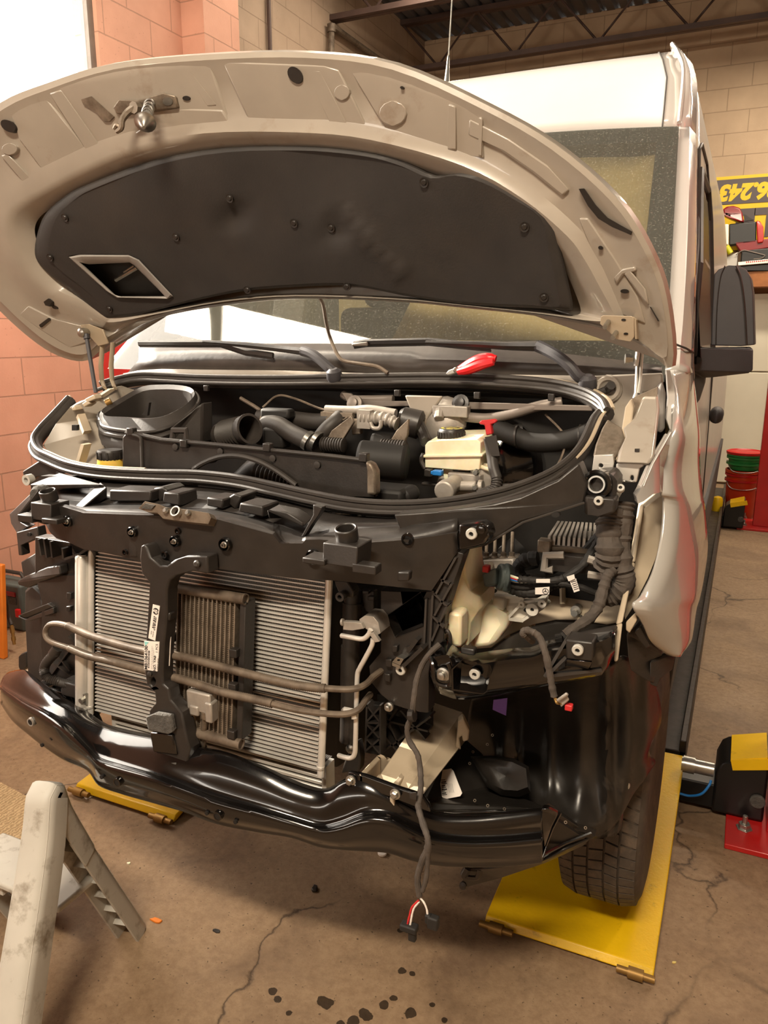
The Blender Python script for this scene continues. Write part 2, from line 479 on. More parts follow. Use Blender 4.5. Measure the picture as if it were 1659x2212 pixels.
M['block_r'] = block_mat('right_block', '#5f5348', '#51473d', 'x')  # unseen right wall, coloured dark to keep bounce light off the wing
M['deck'] = mat('ceiling_deck', '#5a585b', 0.6, 0.2, var=0.15, vs=3)
M['white_panel'] = mat('white_panel', '#d8d2bf', 0.5, var=0.05, vs=2)
# ================================================================== THE ROOM
LX, BY, RX, CZ, FY = -2.85, 8.0, 5.6, 5.25, -4.5
m = MB(); m.box((0.85, 1.75, -0.05), (10.0, 13.0, 0.1)); struct('floor', m, M['concrete'], smooth=False)
# left wall with the window opening (y -0.2..2.08, z 2.75..4.5)
WY0, WY1, WZ0, WZ1 = -1.8, 2.43, 2.05, 5.05
m = MB(); PIL = 3.28
def wl(y0, y1, z0, z1): m.box((LX-0.1, (y0+y1)/2, (z0+z1)/2), (0.2, y1-y0, z1-z0))
wl(FY, WY0, 0, CZ); wl(WY1, PIL, 0, CZ); wl(WY0, WY1, 0, WZ0); wl(WY0, WY1, WZ1, CZ)
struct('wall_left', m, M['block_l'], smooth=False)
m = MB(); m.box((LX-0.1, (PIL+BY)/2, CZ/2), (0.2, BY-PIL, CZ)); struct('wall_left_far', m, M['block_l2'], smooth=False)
# pilaster standing a block proud of the wall
m = MB(); m.box((LX+0.1, 3.50, CZ/2), (0.2, 0.44, CZ)); struct('pillar_left', m, M['block_l'], smooth=False)
m = MB(); m.box(((LX+RX)/2, BY+0.1, CZ/2), (RX-LX+0.4, 0.2, CZ)); struct('wall_back', m, M['block_b'], smooth=False)
m = MB(); m.box((RX+0.1, (FY+BY)/2, CZ/2), (0.2, BY-FY, CZ)); struct('wall_right', m, M['block_r'], smooth=False)
m = MB(); GX0, GX1, GZ0, GZ1 = -2.2, 0.4, 1.7, 2.05
for x0, x1, z0, z1 in ((LX-.2, GX0, 0, CZ), (GX1, RX+.2, 0, CZ), (GX0, GX1, 0, GZ0), (GX0, GX1, GZ1, CZ)): m.box(((x0+x1)/2, FY-0.1, (z0+z1)/2), (x1-x0, 0.2, z1-z0))
struct('wall_front', m, M['block_b'], smooth=False)
# corrugated roof deck, ribs running towards the back
rows = []
n = 0; xs = []
x = LX - 0.2
while x < RX + 0.2:
    xs += [(x, 0.0), (x+0.075, 0.0), (x+0.095, 0.04), (x+0.13, 0.04)]; x += 0.15
rows = [[V(a, yy, CZ+h) for a, h in xs] for yy in (FY, BY+0.2)]
m = MB(); m.grid(rows); struct('ceiling', m, M['deck'], smooth=False, fix=False, solid=0.01)
# window: steel frame, hung in the opening, one big pane
m = MB(); fx = LX-0.06
for (y0, y1, z0, z1) in ((WY0, WY0+.05, WZ0, WZ1), (WY1-.05, WY1, WZ0, WZ1), (WY0, WY1, WZ0, WZ0+.05), (WY0, WY1, WZ1-.05, WZ1)):
    m.box((fx, (y0+y1)/2, (z0+z1)/2), (0.06, y1-y0, z1-z0))
struct('window_1', m, M['grey_metal'], smooth=False)
m = MB(); m.box((fx, (WY0+WY1)/2, (WZ0+WZ1)/2), (0.006, WY1-WY0-.02, WZ1-WZ0-.02))
def pane_mat(name, tint='#ffffff'):
    t = NT(name); out = t.t.nodes['Material Output']
    tr = t.n('ShaderNodeBsdfTransparent'); tr.inputs[0].default_value = lin(tint); gl = t.n('ShaderNodeBsdfGlossy'); gl.inputs['Roughness'].default_value = .02
    fr = t.n('ShaderNodeFresnel'); fr.inputs['IOR'].default_value = 1.3
    mx = t.n('ShaderNodeMixShader'); t.l(fr.outputs[0], mx.inputs[0]); t.l(tr.outputs[0], mx.inputs[1]); t.l(gl.outputs[0], mx.inputs[2]); t.l(mx.outputs[0], out.inputs[0]); return t
t = pane_mat('window_glass')
o = struct('window_1_pane', m, t.m, smooth=False)
m = MB(); m.box(((GX0+GX1)/2, FY-.1, (GZ0+GZ1)/2), (GX1-GX0, .006, GZ1-GZ0)); struct('added_fill_slot', m, pane_mat('fill_slot_glass').m, smooth=False)  # unseen glazed slot added behind the camera for frontal fill light
# steel joists under the deck: chords across the room with a zigzag web
def joist(y, zc, h):
    m = MB()
    for zz in (zc, zc-h):
        m.box(((LX+RX)/2, y-0.03, zz), (RX-LX, 0.05, 0.05)); m.box(((LX+RX)/2, y+0.03, zz), (RX-LX, 0.05, 0.05))
    x = LX; k = 0
    while x < RX-0.3:
        a, b = (zc, zc-h) if k % 2 == 0 else (zc-h, zc)
        m.rod((x, y, a), (x+0.45, y, b), 0.012, 6); x += 0.45; k += 1
    return m
for i, (y, h) in enumerate(((7.3, 0.5), (5.6, 0.5), (3.9, 0.5))):
    struct('beam_%d' % (i+1), joist(y, CZ-0.04, h), M['joist'])
# white sectional door and the line above it on the back wall
m = MB()
for z0, z1 in ((.02, 1.30), (1.31, 2.16)): m.box((2.75, BY-0.02, (z0+z1)/2), (3.8, 0.04, z1-z0))
struct('door_1', m, M['white_panel'], bevel=0.01)
m = MB(); m.box((2.75, BY-0.03, 0.05), (3.4, 0.06, 0.1)); struct('baseboard_back', m, M['grey_metal'], smooth=False)
# conduits on the left wall
m = MB(); m.tube([V(LX+.03, 4.42, z) for z in (0.5, 2, 3.5, CZ)], 0.018, 8)
tag(obj('conduit_pipe', m, M['joist']), 'thin vertical pipe on the block wall just past the pilaster', 'pipe')
m = MB(); a = PX(715, 120, LX+.06); b = PX(716, 55, LX+.06); c = PX(884, 8, LX+.06)
m.tube([V(a.x, a.y, 0.5), a, b + V(0, 0, -.05), b + V(0, .02, -.01), b + V(0, .06, 0.0), V(c.x, c.y, b.z + .02)], 0.03, 10)
m.lathe(b + V(0, 0, -.06), (0, 0, 1), [(.042, 0), (.042, .07)], 12)
tag(obj('elbow_pipe', m, M['brown']), 'grey pipe with an elbow turning along the left wall under the ceiling', 'pipe')
# fluorescent fittings that carry the shop lights and the added glare lamp
def fitting(loc, along, label):
    t = thing('ceiling_light', label, 'ceiling light', loc, 'fluorescent ceiling fittings')
    L = Vector(loc); sx, sy = (1.35, .34) if along == 'x' else (.34, 2.45)
    m = MB(); m.box(L + V(0, 0, .06), (sx, sy, .05)); obj('housing', m, M['white_panel'], t, bevel=.01)
    m = MB()
    for q in (-.3, .3):
        ofs = V(sx*q, 0, .05) if along == 'y' else V(0, sy*q, .05)
        m.rod(L + V(ofs.x - (0 if along == 'y' else sx*.45), ofs.y, CZ - L.z), L + V(ofs.x - (0 if along == 'y' else sx*.45), ofs.y, .08), .006, 6)
    obj('hanger', m, M['steel'], t)
fitting((0.9, -3.1, 4.33), 'x', 'fluorescent fitting hung in front of the van')
fitting((-2.35, 1.15, 4.80), 'y', 'added unseen fitting beside the window for windscreen glare')
fitting((3.3, 2.9, 4.52), 'y', 'fluorescent fitting hung to the right of the van')
fitting((1.8, 6.2, 4.52), 'x', 'fluorescent fitting hung near the back wall')
fitting((-1.75, 4.4, 5.03), 'y', 'fluorescent fitting hung along the left wall')

# ================================================================== THE LIFT
def lift_runway(xc, label):
    t = thing('lift_runway', label, 'vehicle lift runway', (xc, 1.1, 0), 'runways of the vehicle lift')
    w = 0.478
    m = MB(); m.box((xc, 4.0, 0.136), (w, 5.75, 0.028)); m.box((xc + w/2 - .012, 4.0, 0.16), (.024, 5.75, 0.07)); m.box((xc - w/2 + .012, 4.0, 0.16), (.024, 5.75, 0.07))
    for yy0, yy1 in ((1.2, 5.55), (5.82, 6.87)):
        for sg in (-1, 1): m.box((xc + sg*(w/2-.012), (yy0+yy1)/2, .062), (.024, yy1-yy0, .122))
    obj('deck', m, M['runway'], t, bevel=.004)
    m = MB(); x0, x1 = xc - w/2, xc + w/2
    pr = [(0.10, 0.012), (0.115, 0.032), (0.2, 0.038), (0.5, 0.048), (1.09, 0.152), (1.09, 0.14), (0.5, .036), (0.2, .026), (.11, .006)]
    A = [V(x0, y, z) for y, z in pr]; B = [V(x1, y, z) for y, z in pr]; k = len(pr)
    m.add(A + B, [(i, (i+1) % k, k+(i+1) % k, k+i) for i in range(k)] + [tuple(range(k-1, -1, -1)), tuple(range(k, 2*k))])
    rp = obj('approach_ramp', m, M['yellow'], t, bevel=.003, label='yellow painted ramp plate')
    for xx in (x0 + .035, x1 - .05):
        m = MB(); m.lathe((xx-.045, .085, .022), (1, 0, 0), [(.010, 0), (.010, .03), (.016, .03), (.016, .07), (.010, .07), (.010, .1)], 12)
        obj('hinge_roller', m, M['brass'], rp)
    m = MB(); m.lathe((xc + w/2 - .05, 5.70, .15), (0, 0, 1), [(.045, 0), (.045, .10), (.036, .125), (.01, .135)], 18); obj('wheel_stop', m, M['yellow'], t, label='yellow wheel stop')
    return t
lift_runway(0.822, 'dark steel lift runway with yellow ramp under the uncovered front wheel')
lift_runway(-0.82, 'dark steel lift runway with yellow ramp seen beneath the far end of the bumper bar')

def lift_post(x, y, label, far=False, sgn=1):
    t = thing('lift_post', label, 'lift post', (x, y, 0), 'red posts of the vehicle lift')
    m = MB(); m.box((x, y, 1.35), (.30, .02, 2.66)); m.box((x-.14, y-.0+.09, 1.35), (.02, .18, 2.66)); m.box((x+.14, y+.09, 1.35), (.02, .18, 2.66))
    obj('column', m, M['red_paint'], t, bevel=.004)
    m = MB(); m.box((x-.02*sgn, y+.07, .01), (.52, .42, .02)); bp = obj('base_plate', m, M['red_paint'], t, bevel=.003)
    for dx, dy in ((-.2, -.09), (.2, -.09), (-.2, .22), (.2, .22)):
        m = MB(); m.lathe((x + dx - .02*sgn, y+.07+dy, .02), (0, 0, 1), [(.028, 0), (.028, .004), (.02, .004), (.02, .02), (.009, .02), (.009, .05)], 6)
        obj('anchor_bolt', m, M['steel'], bp, bevel=.001)
    return t
lift_post(1.50, 0.93, 'red lift post base and column at the right edge, beside the ramp', sgn=1)
lift_post(1.47, 5.80, 'red lift post by the back wall, next to the stacked buckets')
lift_post(-1.52, 1.05, 'red lift post behind the raised bonnet, against the pink wall')
# crossbeams that run under the runways from post to post
def crossbeam(y, x0, x1, label, plate=True):
    t = thing('lift_crossbeam', label, 'lift crossbeam', ((x0+x1)/2, y, 0), 'crossbeams of the vehicle lift')
    m = MB(); m.box(((x0+x1)/2, y+.10, .07), (x1-x0-.1, .16, .094)); obj('beam', m, M['lift_black'], t, bevel=.006)
    for s, xe in ((1, x1), (-1, x0)):
        m = MB()
        pr = [(xe-s*.19, .022), (xe-s*.19, .17), (xe-s*.175, .215), (xe-s*.15, .235), (xe-s*.02, .275), (xe-s*.02, .022)]
        m.poly([V(a, y, b) for a, b in pr], (0, .20, 0)); e = obj('end_box', m, M['lift_black'], t, bevel=.012)
        m = MB()
        a, b = V(xe-s*.145, y-.004, .238), V(xe-s*.03, y-.004, .274)
        m.hexa([a, b, b + V(0, .19, 0), a + V(0, .19, 0)], [a + V(0, 0, .008), b + V(0, 0, .008), b + V(0, .19, .008), a + V(0, .19, .008)])
        dn = V(s*.010, 0, -.030)
        m.hexa([a + dn + V(0, -.006, 0), b + dn + V(s*.02, -.006, 0), b + V(s*.02, -.006, .008), a + V(0, -.006, .008)], [a + dn, b + dn + V(s*.02, 0, 0), b + V(s*.02, 0, .008), a + V(0, 0, .008)])
        obj('tread_plate', m, M['yellow'], e, label='yellow anti-slip plate')
        m = MB(); m.lathe((xe-s*.045, y-.012, .105), (0, 1, 0), [(.022, 0), (.026, .004), (.026, .012)], 14); obj('rubber_plug', m, M['foam'], e)
    return t
cbm = crossbeam(0.965, -1.36, 1.36, 'black lift crossbeam under the front of the runways, yellow plate on its end')
m = MB(); m.rod((1.055, .99, .175), (1.165, .99, .175), .026, 16); m.rod((1.06, .99, .175), (1.10, .99, .175), .031, 16); obj('cylinder', m, M['steel'], cbm)
m = MB(); m.tube(cr([PY(1468, 1714, .95), PY(1490, 1719, .95), PY(1515, 1715, .94), PY(1531, 1698, .95), PY(1536, 1686, .965)], 6), .0045, 8); obj('air_line', m, M['blue'], cbm, label='blue air line')
crossbeam(5.62, -1.36, 1.26, 'black lift crossbeam near the back wall, beside the buckets')

# ================================================================== THE VAN
van = thing('cargo_van', 'white high roof cargo van with raised bonnet and stripped front end', 'van', (0, 2.0, 0.15))
SX = [(.3, .965), (.7, .995), (1.2, .998), (1.6, .985), (2.0, .95), (2.4, .895), (2.65, .86), (2.76, .80)]
def sideX(z):
    if z <= SX[0][0]: return SX[0][1]
    for (a, b), (c, d) in zip(SX, SX[1:]):
        if z <= c: return b + (d-b)*(z-a)/(c-a)
    return SX[-1][1]
def frontY(z):
    if z < 1.62: return .62
    if z < 2.41: return .49 + 1.2*(z-1.624)
    if z < 2.7: return 1.436 + (z-2.41)*.634
    return 1.62 + (z-2.7)*1.6
def wsY(x, z): return .34 + 1.2*(z-1.6)
zs = [.36, .7, 1.0, 1.3, 1.6, 1.63, 1.8, 2.0, 2.2, 2.41, 2.55, 2.66, 2.72, 2.76]
for s, nm in ((1, 'body_side'), (-1, 'body_side')):
    rows = []
    for z in zs:
        y0 = frontY(z)
        rows.append([V(s*(sideX(z) - (.0 if i else 0.004)), y0 + (5.35-y0)*i/14, z) for i in range(15)])
    m = MB(); m.grid(rows); obj(nm, m, M['white_side'], van, solid=.03, fix=True, angle=60)
# roof with its tall front cap
us = [i/12*2-1 for i in range(25)] ; us = [-1 + i/12 for i in range(25)]
def H(u): return V(.835*u, 1.402-.055*u**4, 2.487-.047*u*u)
rows = [[H(u) for u in us],
        [V(.832*u, 1.43-.05*u**4, 2.53-.03*u*u) for u in us],
        [V(.82*u, 1.53-.03*u**4, 2.66-.012*u*u) for u in us],
        [V(.79*u, 1.60-.02*u**4, 2.74-.006*u*u) for u in us],
        [V(.765*u, 1.66, 2.79-.006*u*u) for u in us],
        [V(.75*u, 1.74, 2.817-.008*u*u) for u in us],
        [V(.75*u, 2.1, 2.845-.02*u*u) for u in us],
        [V(.76*u, 3.5, 2.85-.03*u*u) for u in us],
        [V(.78*u, 5.35, 2.84-.04*u*u) for u in us]]
m = MB(); m.grid(rows); obj('roof', m, M['white'], van, solid=.02, angle=60)
# corner gutter between roof cap and side
for s in (1, -1):
    m = MB()
    inner = [V(s*.835, 1.347, 2.44), V(s*.822, 1.50, 2.645), V(s*.79, 1.58, 2.735), V(s*.765, 1.66, 2.785), V(s*.75, 1.74, 2.81), V(s*.75, 2.2, 2.825), V(s*.76, 3.6, 2.82), V(s*.78, 5.35, 2.8)]
    outer = [V(s*.89, 1.42, 2.41), V(s*.868, 1.56, 2.62), V(s*.84, 1.66, 2.72), V(s*.82, 1.74, 2.765), V(s*.805, 1.80, 2.78), V(s*.80, 2.2, 2.77), V(s*.81, 3.6, 2.765), V(s*.82, 5.35, 2.75)]
    ridge = [a.lerp(b, .45) + V(0, -.012, .014) for a, b in zip(inner, outer)]
    m.grid([cr(inner, 4), cr(ridge, 4), cr(outer, 4)])
    obj('roof_gutter', m, M['white'], van, solid=.01)
    m = MB(); m.tube(cr([p + V(0, -.012, .012) for p in inner[:6]], 4), .008, 6); obj('gutter_strip', m, M['white'], van)
# screen pillars
def pil(s):
    IN = [(1432, 805), (1438, 745), (1445, 690), (1455, 560), (1462, 420), (1466, 275)]
    OUT = [(1496, 805), (1498, 745), (1500, 690), (1505, 560), (1507, 420), (1507, 300)]
    a = cr([PF(*p, wsY) for p in IN], 4); b = cr([PF(*p, lambda x, z: wsY(x, z)+.12) for p in OUT], 4)
    mid = [p.lerp(q, .4) + V(.012, -.03, .01) for p, q in zip(a, b)]
    mid2 = [p.lerp(q, .75) + V(.012, -.02, .0) for p, q in zip(a, b)]
    back = [q + V(-.03, .10, 0) for q in b]
    lip = [p + V(-.012, .004, 0) for p in a]
    rows = [[V(s*p.x, p.y, p.z) for p in r] for r in (lip, a, mid, mid2, b, back)]
    m = MB(); m.grid(rows); return m
for s in (1, -1): obj('screen_pillar', pil(s), M['white'], van, solid=.01)
m = MB(); a = PY(1455, 742, .42); b = PY(1498, 762, .52); m.tube([a, a.lerp(b, .5) + V(.008, -.02, 0), b], .003, 6); obj('pillar_seam', m, M['rubber'], van)

# windscreen
def ws_pt(u, v):
    z = 1.60 + .885*v - .045*u*u*v
    x = u*(.945 - .11*v)
    return V(x, wsY(x, z) - .05*(1-u*u)*(1-v) - .012, z)
def glass_mat():
    t = NT('windscreen_glass'); n = t.t; out = n.nodes['Material Output']
    tr = t.n('ShaderNodeBsdfTransparent'); tr.inputs[0].default_value = lin('#e4ece4')
    gl = t.n('ShaderNodeBsdfGlossy'); gl.inputs['Roughness'].default_value = 0.02
    fr = t.n('ShaderNodeFresnel'); fr.inputs['IOR'].default_value = 1.45
    mx = t.n('ShaderNodeMixShader'); t.l(fr.outputs[0], mx.inputs[0]); t.l(tr.outputs[0], mx.inputs[1]); t.l(gl.outputs[0], mx.inputs[2])
    df = t.n('ShaderNodeBsdfDiffuse'); df.inputs[0].default_value = lin('#b9b3a2')
    sp = t.ramp(t.noise(170, 3), [(0.56, (.08, .08, .08)), (0.74, (.26, .26, .26))])
    mx2 = t.n('ShaderNodeMixShader'); t.l(sp, mx2.inputs[0]); t.l(mx.outputs[0], mx2.inputs[1]); t.l(df.outputs[0], mx2.inputs[2])
    t.l(mx2.outputs[0], out.inputs[0]); return t.m
M['screen'] = glass_mat()
rows = [[ws_pt(-1 + i/10, j/10) for i in range(21)] for j in range(11)]
m = MB(); m.grid(rows); wsc = obj('windscreen', m, M['screen'], van, angle=80)
# black ceramic border of the glass and the sensors stuck to it
m = MB(); Q = lambda u, v: ws_pt(u, v) + V(0, .004, 0)
m.grid([[Q(-1 + i/10, v) for i in range(21)] for v in (.0, .09)])
m.grid([[Q(-1 + i/10, v) for i in range(21)] for v in (.92, 1.0)])
for s in (-1, 1): m.grid([[Q(s*u, j/10) for j in range(11)] for u in (.915, 1.0)])
obj('glass_border', m, mat('ceramic_border', '#2e2e33', 0.35, var=.1, vs=30), wsc)
m = MB()
for u, v in ((.845, .36), (.845, .555)):
    m.poly([ws_pt(u, v), ws_pt(u+.018, v), ws_pt(u+.018, v+.018), ws_pt(u, v+.018)], (0, -.003, 0))
obj('clip_patch', m, M['tank'], wsc)
# cab interior
m = MB(); m.grid([[V(-.9 + 1.8*i/10, .55, 1.3) for i in range(11)], [V(-.9+1.8*i/10, .50 - .04*math.sin(math.pi*i/10), 1.56) for i in range(11)], [V(-.9+1.8*i/10, .62, 1.62+.03*math.sin(i*2)) for i in range(11)], [V(-.9+1.8*i/10, .95, 1.60) for i in range(11)], [V(-.9+1.8*i/10, 1.05, 1.3) for i in range(11)]])
obj('dashboard', m, M['black2'], van)
m = MB(); m.box((0, 1.95, 1.55), (1.72, .03, 1.9)); m.box((0, 1.9, 2.55), (1.6, .03, .25)); obj('bulkhead', m, mat('bulkhead_board', '#cdb189', .7, var=.12, vs=5), van)
m = MB(); m.grid([[ws_pt(.10 + .80*i/8, .12 + .76*j/8) + V(0, .10 + .012*math.sin(i*2.1), 0) for i in range(9)] for j in range(9)]); obj('tan_sheet', m, mat('tan_sheet_colour', '#c9a878', .75, var=.12, vs=5), van, solid=.004, label='tan sheet behind the windscreen')  # tan sheet added just behind the glass to fill a beige area
m = MB(); m.tube([V(.698, 1.738, 2.811), V(.711, 1.658, 2.786), V(.735, 1.583, 2.736), V(.763, 1.506, 2.651), V(.774, 1.39, 2.505), V(.776, 1.358, 2.448)], .003, 6); obj('roof_seam', m, M['rubber'], van)
for x in (-.5, .5):
    m = MB(); m.box((x, 1.45, 1.15), (.52, .55, .2)); m.box((x, 1.78, 1.5), (.5, .14, .7)); m.box((x, 1.8, 1.95), (.27, .11, .2)); obj('cab_seat', m, M['black2'], van, bevel=.05, seg=4)
m = MB(); m.box((0, 3.9, 2.74), (1.5, 2.9, .02)); m.box((0, 1.95, 2.5), (1.56, .9, .02)); obj('headliner', m, M['cream'], van)
m = MB(); m.box((0, 3.4, .62), (1.9, 3.9, .06)); m.poly([V(s*(sideX(z)-.03), 5.32, z) for s, L in ((1, (.6, 1.2, 1.6, 2.0, 2.4, 2.65, 2.76)), (-1, (2.76, 2.65, 2.4, 2.0, 1.6, 1.2, .6))) for z in L], (0, .03, 0)); obj('load_floor', m, M['deep'], van)

# driver side: front wing, door glass, sill, trim, mirror
def wing_pts():
    return [(1440, 800, .34), (1452, 850, .22), (1455, 930, .02), (1415, 1000, -.12), (1375, 1072, -.27), (1378, 1088, -.28), (1390, 1083, -.26), (1410, 1068, -.2),
            (1431, 1062, -.12), (1437, 1080, -.10), (1436, 1130, -.12), (1428, 1185, -.15), (1412, 1240, -.20), (1390, 1282, -.25), (1371, 1308, -.30), (1378, 1330, -.28), (1392, 1352, -.25), (1408, 1388, -.2),
            (1424, 1408, -.16), (1442, 1416, -.12), (1462, 1408, -.05), (1488, 1388, .08), (1497, 1340, .16), (1506, 1290, .26), (1513, 1230, .45), (1519, 1180, .62), (1512, 1130, .70), (1508, 1090, .78), (1506, 1000, .8), (1502, 900, .72), (1499, 810, .60), (1496, 792, .52), (1470, 775, .42)]
W3 = wing_pts(); WM = {(a, b): y for a, b, y in W3}
m = MB()
loop = [(a, b) for a, b, y in W3]
m.plate(loop, lambda a, b: PY(a, b, WM[(a, b)]), lambda p: V(-.03, .06, 0))
# crowned outer skin so that the wing bulges between its edges
def wing_rows():
    L = [(1440, 800, .34), (1452, 850, .22), (1455, 930, .02), (1432, 1000, -.06), (1431, 1062, -.12), (1437, 1080, -.10), (1436, 1130, -.12), (1428, 1185, -.15), (1412, 1240, -.20), (1390, 1282, -.25), (1371, 1308, -.30), (1392, 1352, -.25), (1408, 1388, -.2), (1442, 1416, -.12)]
    R = [(1497, 792, .56), (1500, 860, .66), (1503, 930, .74), (1506, 1000, .82), (1508, 1062, .84), (1510, 1090, .82), (1514, 1130, .78), (1518, 1180, .66), (1513, 1235, .48), (1508, 1285, .30), (1503, 1310, .24), (1497, 1350, .16), (1490, 1385, .08), (1462, 1408, -.04)]
    A = cr([PY(*p) for p in L], 4); B = cr([PY(*p) for p in R], 4); rows = []
    for t in [i/8 for i in range(9)]:
        rows.append([a.lerp(b, t) + V(.045*math.sin(math.pi*t)**.8*(.4+.6*math.sin(math.pi*i/(len(A)-1))), -.01*math.sin(math.pi*t), 0) for i, (a, b) in enumerate(zip(A, B))])
    return rows
m = MB(); m.grid(wing_rows()); 
m.plate([(1455, 930), (1415, 1000), (1375, 1072), (1378, 1088), (1390, 1083), (1410, 1068), (1431, 1062), (1434, 1010)], lambda a, b: PY(a, b, WM.get((a, b), -.08)), V(-.01, .03, 0))
for k in range(2):
    m.tube([PY(1447-k*9, 936+k*4, .0), PY(1408-k*9, 1004+k*4, -.13), PY(1388-k*8, 1052, -.22)], .004, 6)
obj('front_wing', m, M['white_wing'], van, solid=.006, angle=70)
m = MB(); m.plate([(1440, 800), (1448, 800), (1458, 850), (1458, 930), (1448, 932), (1440, 905), (1444, 860)], lambda a, b: PY(a, b, .16), V(-.006, .03, 0)); obj('wing_flange', m, M['white'], van)
# inner wing drain channel standing between bonnet hinge and wing
m = MB(); m.plate([(1421, 835), (1432, 822), (1440, 850), (1438, 925), (1430, 938), (1418, 930), (1416, 900)], lambda a, b: PY(a, b, .2), V(-.02, .06, 0)); obj('drain_channel', m, mat('sealer_grey', '#8b857f', .5, var=.1), van, bevel=.008)
# side window and its black frame, a hand's breadth behind the pillar
def sideplate(yz, mt, name, out=.006, th=.012, parent=None, **k):
    m = MB(); m.poly([V(sideX(z)+out, y, z) for y, z in yz], (-th, 0, 0)); return obj(name, m, mt, parent or van, **k)
dg = mat('door_glass', '#0e1013', 0.35, spec=.15)
sideplate([(.92, 1.68), (1.02, 1.9), (1.2, 2.12), (1.36, 2.24), (1.9, 2.26), (1.95, 2.2), (1.95, 1.68)], dg, 'door_window')
m = MB(); m.tube([V(sideX(z)+.008, y, z) for y, z in ((.86, 1.64), (1.0, 1.94), (1.18, 2.16), (1.36, 2.29), (1.92, 2.31), (2.0, 2.2), (2.0, 1.64))], .014, 8, closed=True); obj('window_seal', m, M['rubber'], van)
m = MB(); m.tube([V(sideX(z)+.004, frontY(z)+.06, z) for z in (1.64, 1.8, 2.0, 2.2, 2.38)] + [V(sideX(2.45)+.004, 1.7, 2.45), V(sideX(2.45)+.004, 2.1, 2.45), V(sideX(2.3)+.004, 2.18, 2.3), V(sideX(1.6)+.004, 2.18, 1.6), V(sideX(.75)+.004, 2.18, .75)], .006, 6); obj('door_gap', m, M['rubber'], van)
m = MB(); m.box((1.03, 2.05, 1.36), (.06, .16, .07)); obj('door_handle', m, M['brown_dark'], van, bevel=.03, seg=4)
sideplate([(.95, .36), (.95, .78), (1.15, .86), (5.3, .86), (5.3, .36)], M['brown_dark'], 'sill_cladding', out=.018, th=.03, bevel=.006)
# mirror
mi = MB()
mi.plate([(1543, 592), (1552, 582), (1574, 573), (1596, 574), (1612, 582), (1622, 600), (1627, 630), (1630, 745), (1600, 748), (1536, 746), (1538, 680), (1541, 620)], lambda a, b: PY(a, b, 1.0), V(.005, .13, 0))
mr = obj('mirror', mi, M['brown_dark'], van, bevel=.018, seg=4)
m = MB(); m.plate([(1512, 748), (1516, 752), (1620, 750), (1627, 756), (1626, 800), (1618, 806), (1540, 815), (1522, 816), (1520, 830), (1507, 870), (1491, 880), (1490, 800), (1500, 752)], lambda a, b: PY(a, b, 1.0 - (.12 if a < 1513 else 0)), V(0, .12, 0)); obj('mirror_arm', m, M['brown_dark'], mr, bevel=.012, seg=3)
m = MB(); m.tube(cr([PY(1566, 574, .995), PY(1556, 600, .995), PY(1549, 660, .995), PY(1546, 745, .995)], 5), .0018, 5); m.tube(cr([PY(1590, 574, .985), PY(1600, 600, .985), PY(1608, 660, .985), PY(1613, 745, .985)], 5), .003, 5); obj('mirror_seam', m, M['black'], mr)
# whip aerial on the roof
m = MB(); a = PY(965, 182, 1.75); b = PY(977, -8, 1.85)
m.lathe(a, (b-a), [(.016, -.04), (.014, 0), (.009, .06), (.006, .12), (.0035, .13)], 10); m.rod(a, b + (b-a)*.4, .0032, 6); obj('whip_aerial', m, M['steel'], van)
# ------------------------------------------------------------------ bonnet, raised
def fh(off):
    return lambda x, z: .20 - .58*(z-1.66) - .13*x*x - off
def HB(off): return lambda a, b: PF(a, b, fh(off))
OUTER = [(1452, 792), (1440, 640), (1400, 530), (1330, 425), (1200, 312), (1050, 226), (850, 138), (660, 113), (440, 118), (240, 138), (100, 180), (0, 222), (-90, 300), (-135, 430), (-90, 570), (0, 672), (80, 742), (140, 774), (190, 778), (232, 745), (330, 690), (480, 660), (640, 645), (860, 652), (1000, 665), (1170, 684), (1310, 712), (1390, 748)]
LIP = [(1440, 770), (1428, 640), (1388, 536), (1318, 433), (1190, 322), (1042, 236), (846, 150), (660, 125), (442, 130), (246, 150), (108, 192), (10, 234), (-75, 308), (-118, 430), (-76, 562), (10, 660), (86, 728), (142, 760), (186, 764), (225, 733), (325, 684), (478, 656), (640, 642), (860, 649), (1000, 662), (1170, 680), (1306, 706), (1382, 738)]
RIDGE = [(1330, 690), (1290, 610), (1262, 560), (1225, 510), (1130, 430), (1000, 358), (800, 302), (640, 286), (440, 288), (280, 318), (170, 362), (90, 405), (30, 440), (5, 480), (25, 545), (60, 600), (110, 640), (165, 662), (215, 688), (245, 696), (330, 680), (480, 652), (640, 640), (860, 647), (1000, 660), (1170, 678), (1250, 690), (1300, 694)]
RIDGE2 = [(1310, 685), (1262, 612), (1240, 572), (1205, 526), (1118, 446), (992, 374), (796, 320), (640, 304), (446, 306), (290, 335), (182, 378), (104, 418), (50, 452), (32, 486), (48, 540), (78, 585), (122, 625), (175, 650), (220, 678), (250, 686), (332, 676), (480, 650), (640, 638), (860, 645), (1000, 658), (1170, 676), (1240, 685), (1285, 688)]
INNER = [(1255, 672), (1235, 615), (1218, 580), (1185, 535), (1095, 462), (975, 398), (790, 345), (640, 330), (450, 335), (300, 362), (200, 402), (130, 440), (90, 465), (75, 495), (85, 535), (105, 575), (140, 612), (188, 640), (228, 668), (258, 676), (338, 670), (480, 646), (640, 634), (860, 641), (1000, 652), (1165, 668), (1205, 676), (1235, 680)]
def ring(px, off, k=4): return [PF(p.x, p.y, fh(off)) for p in cr([(a, b, 0) for a, b in px], k, closed=True)]
m = MB()
def center(r):
    c = Vector((0, 0, 0))
    for p in r: c += p
    return c / len(r)
o0 = ring(OUTER, 0.0); cc = center(o0)
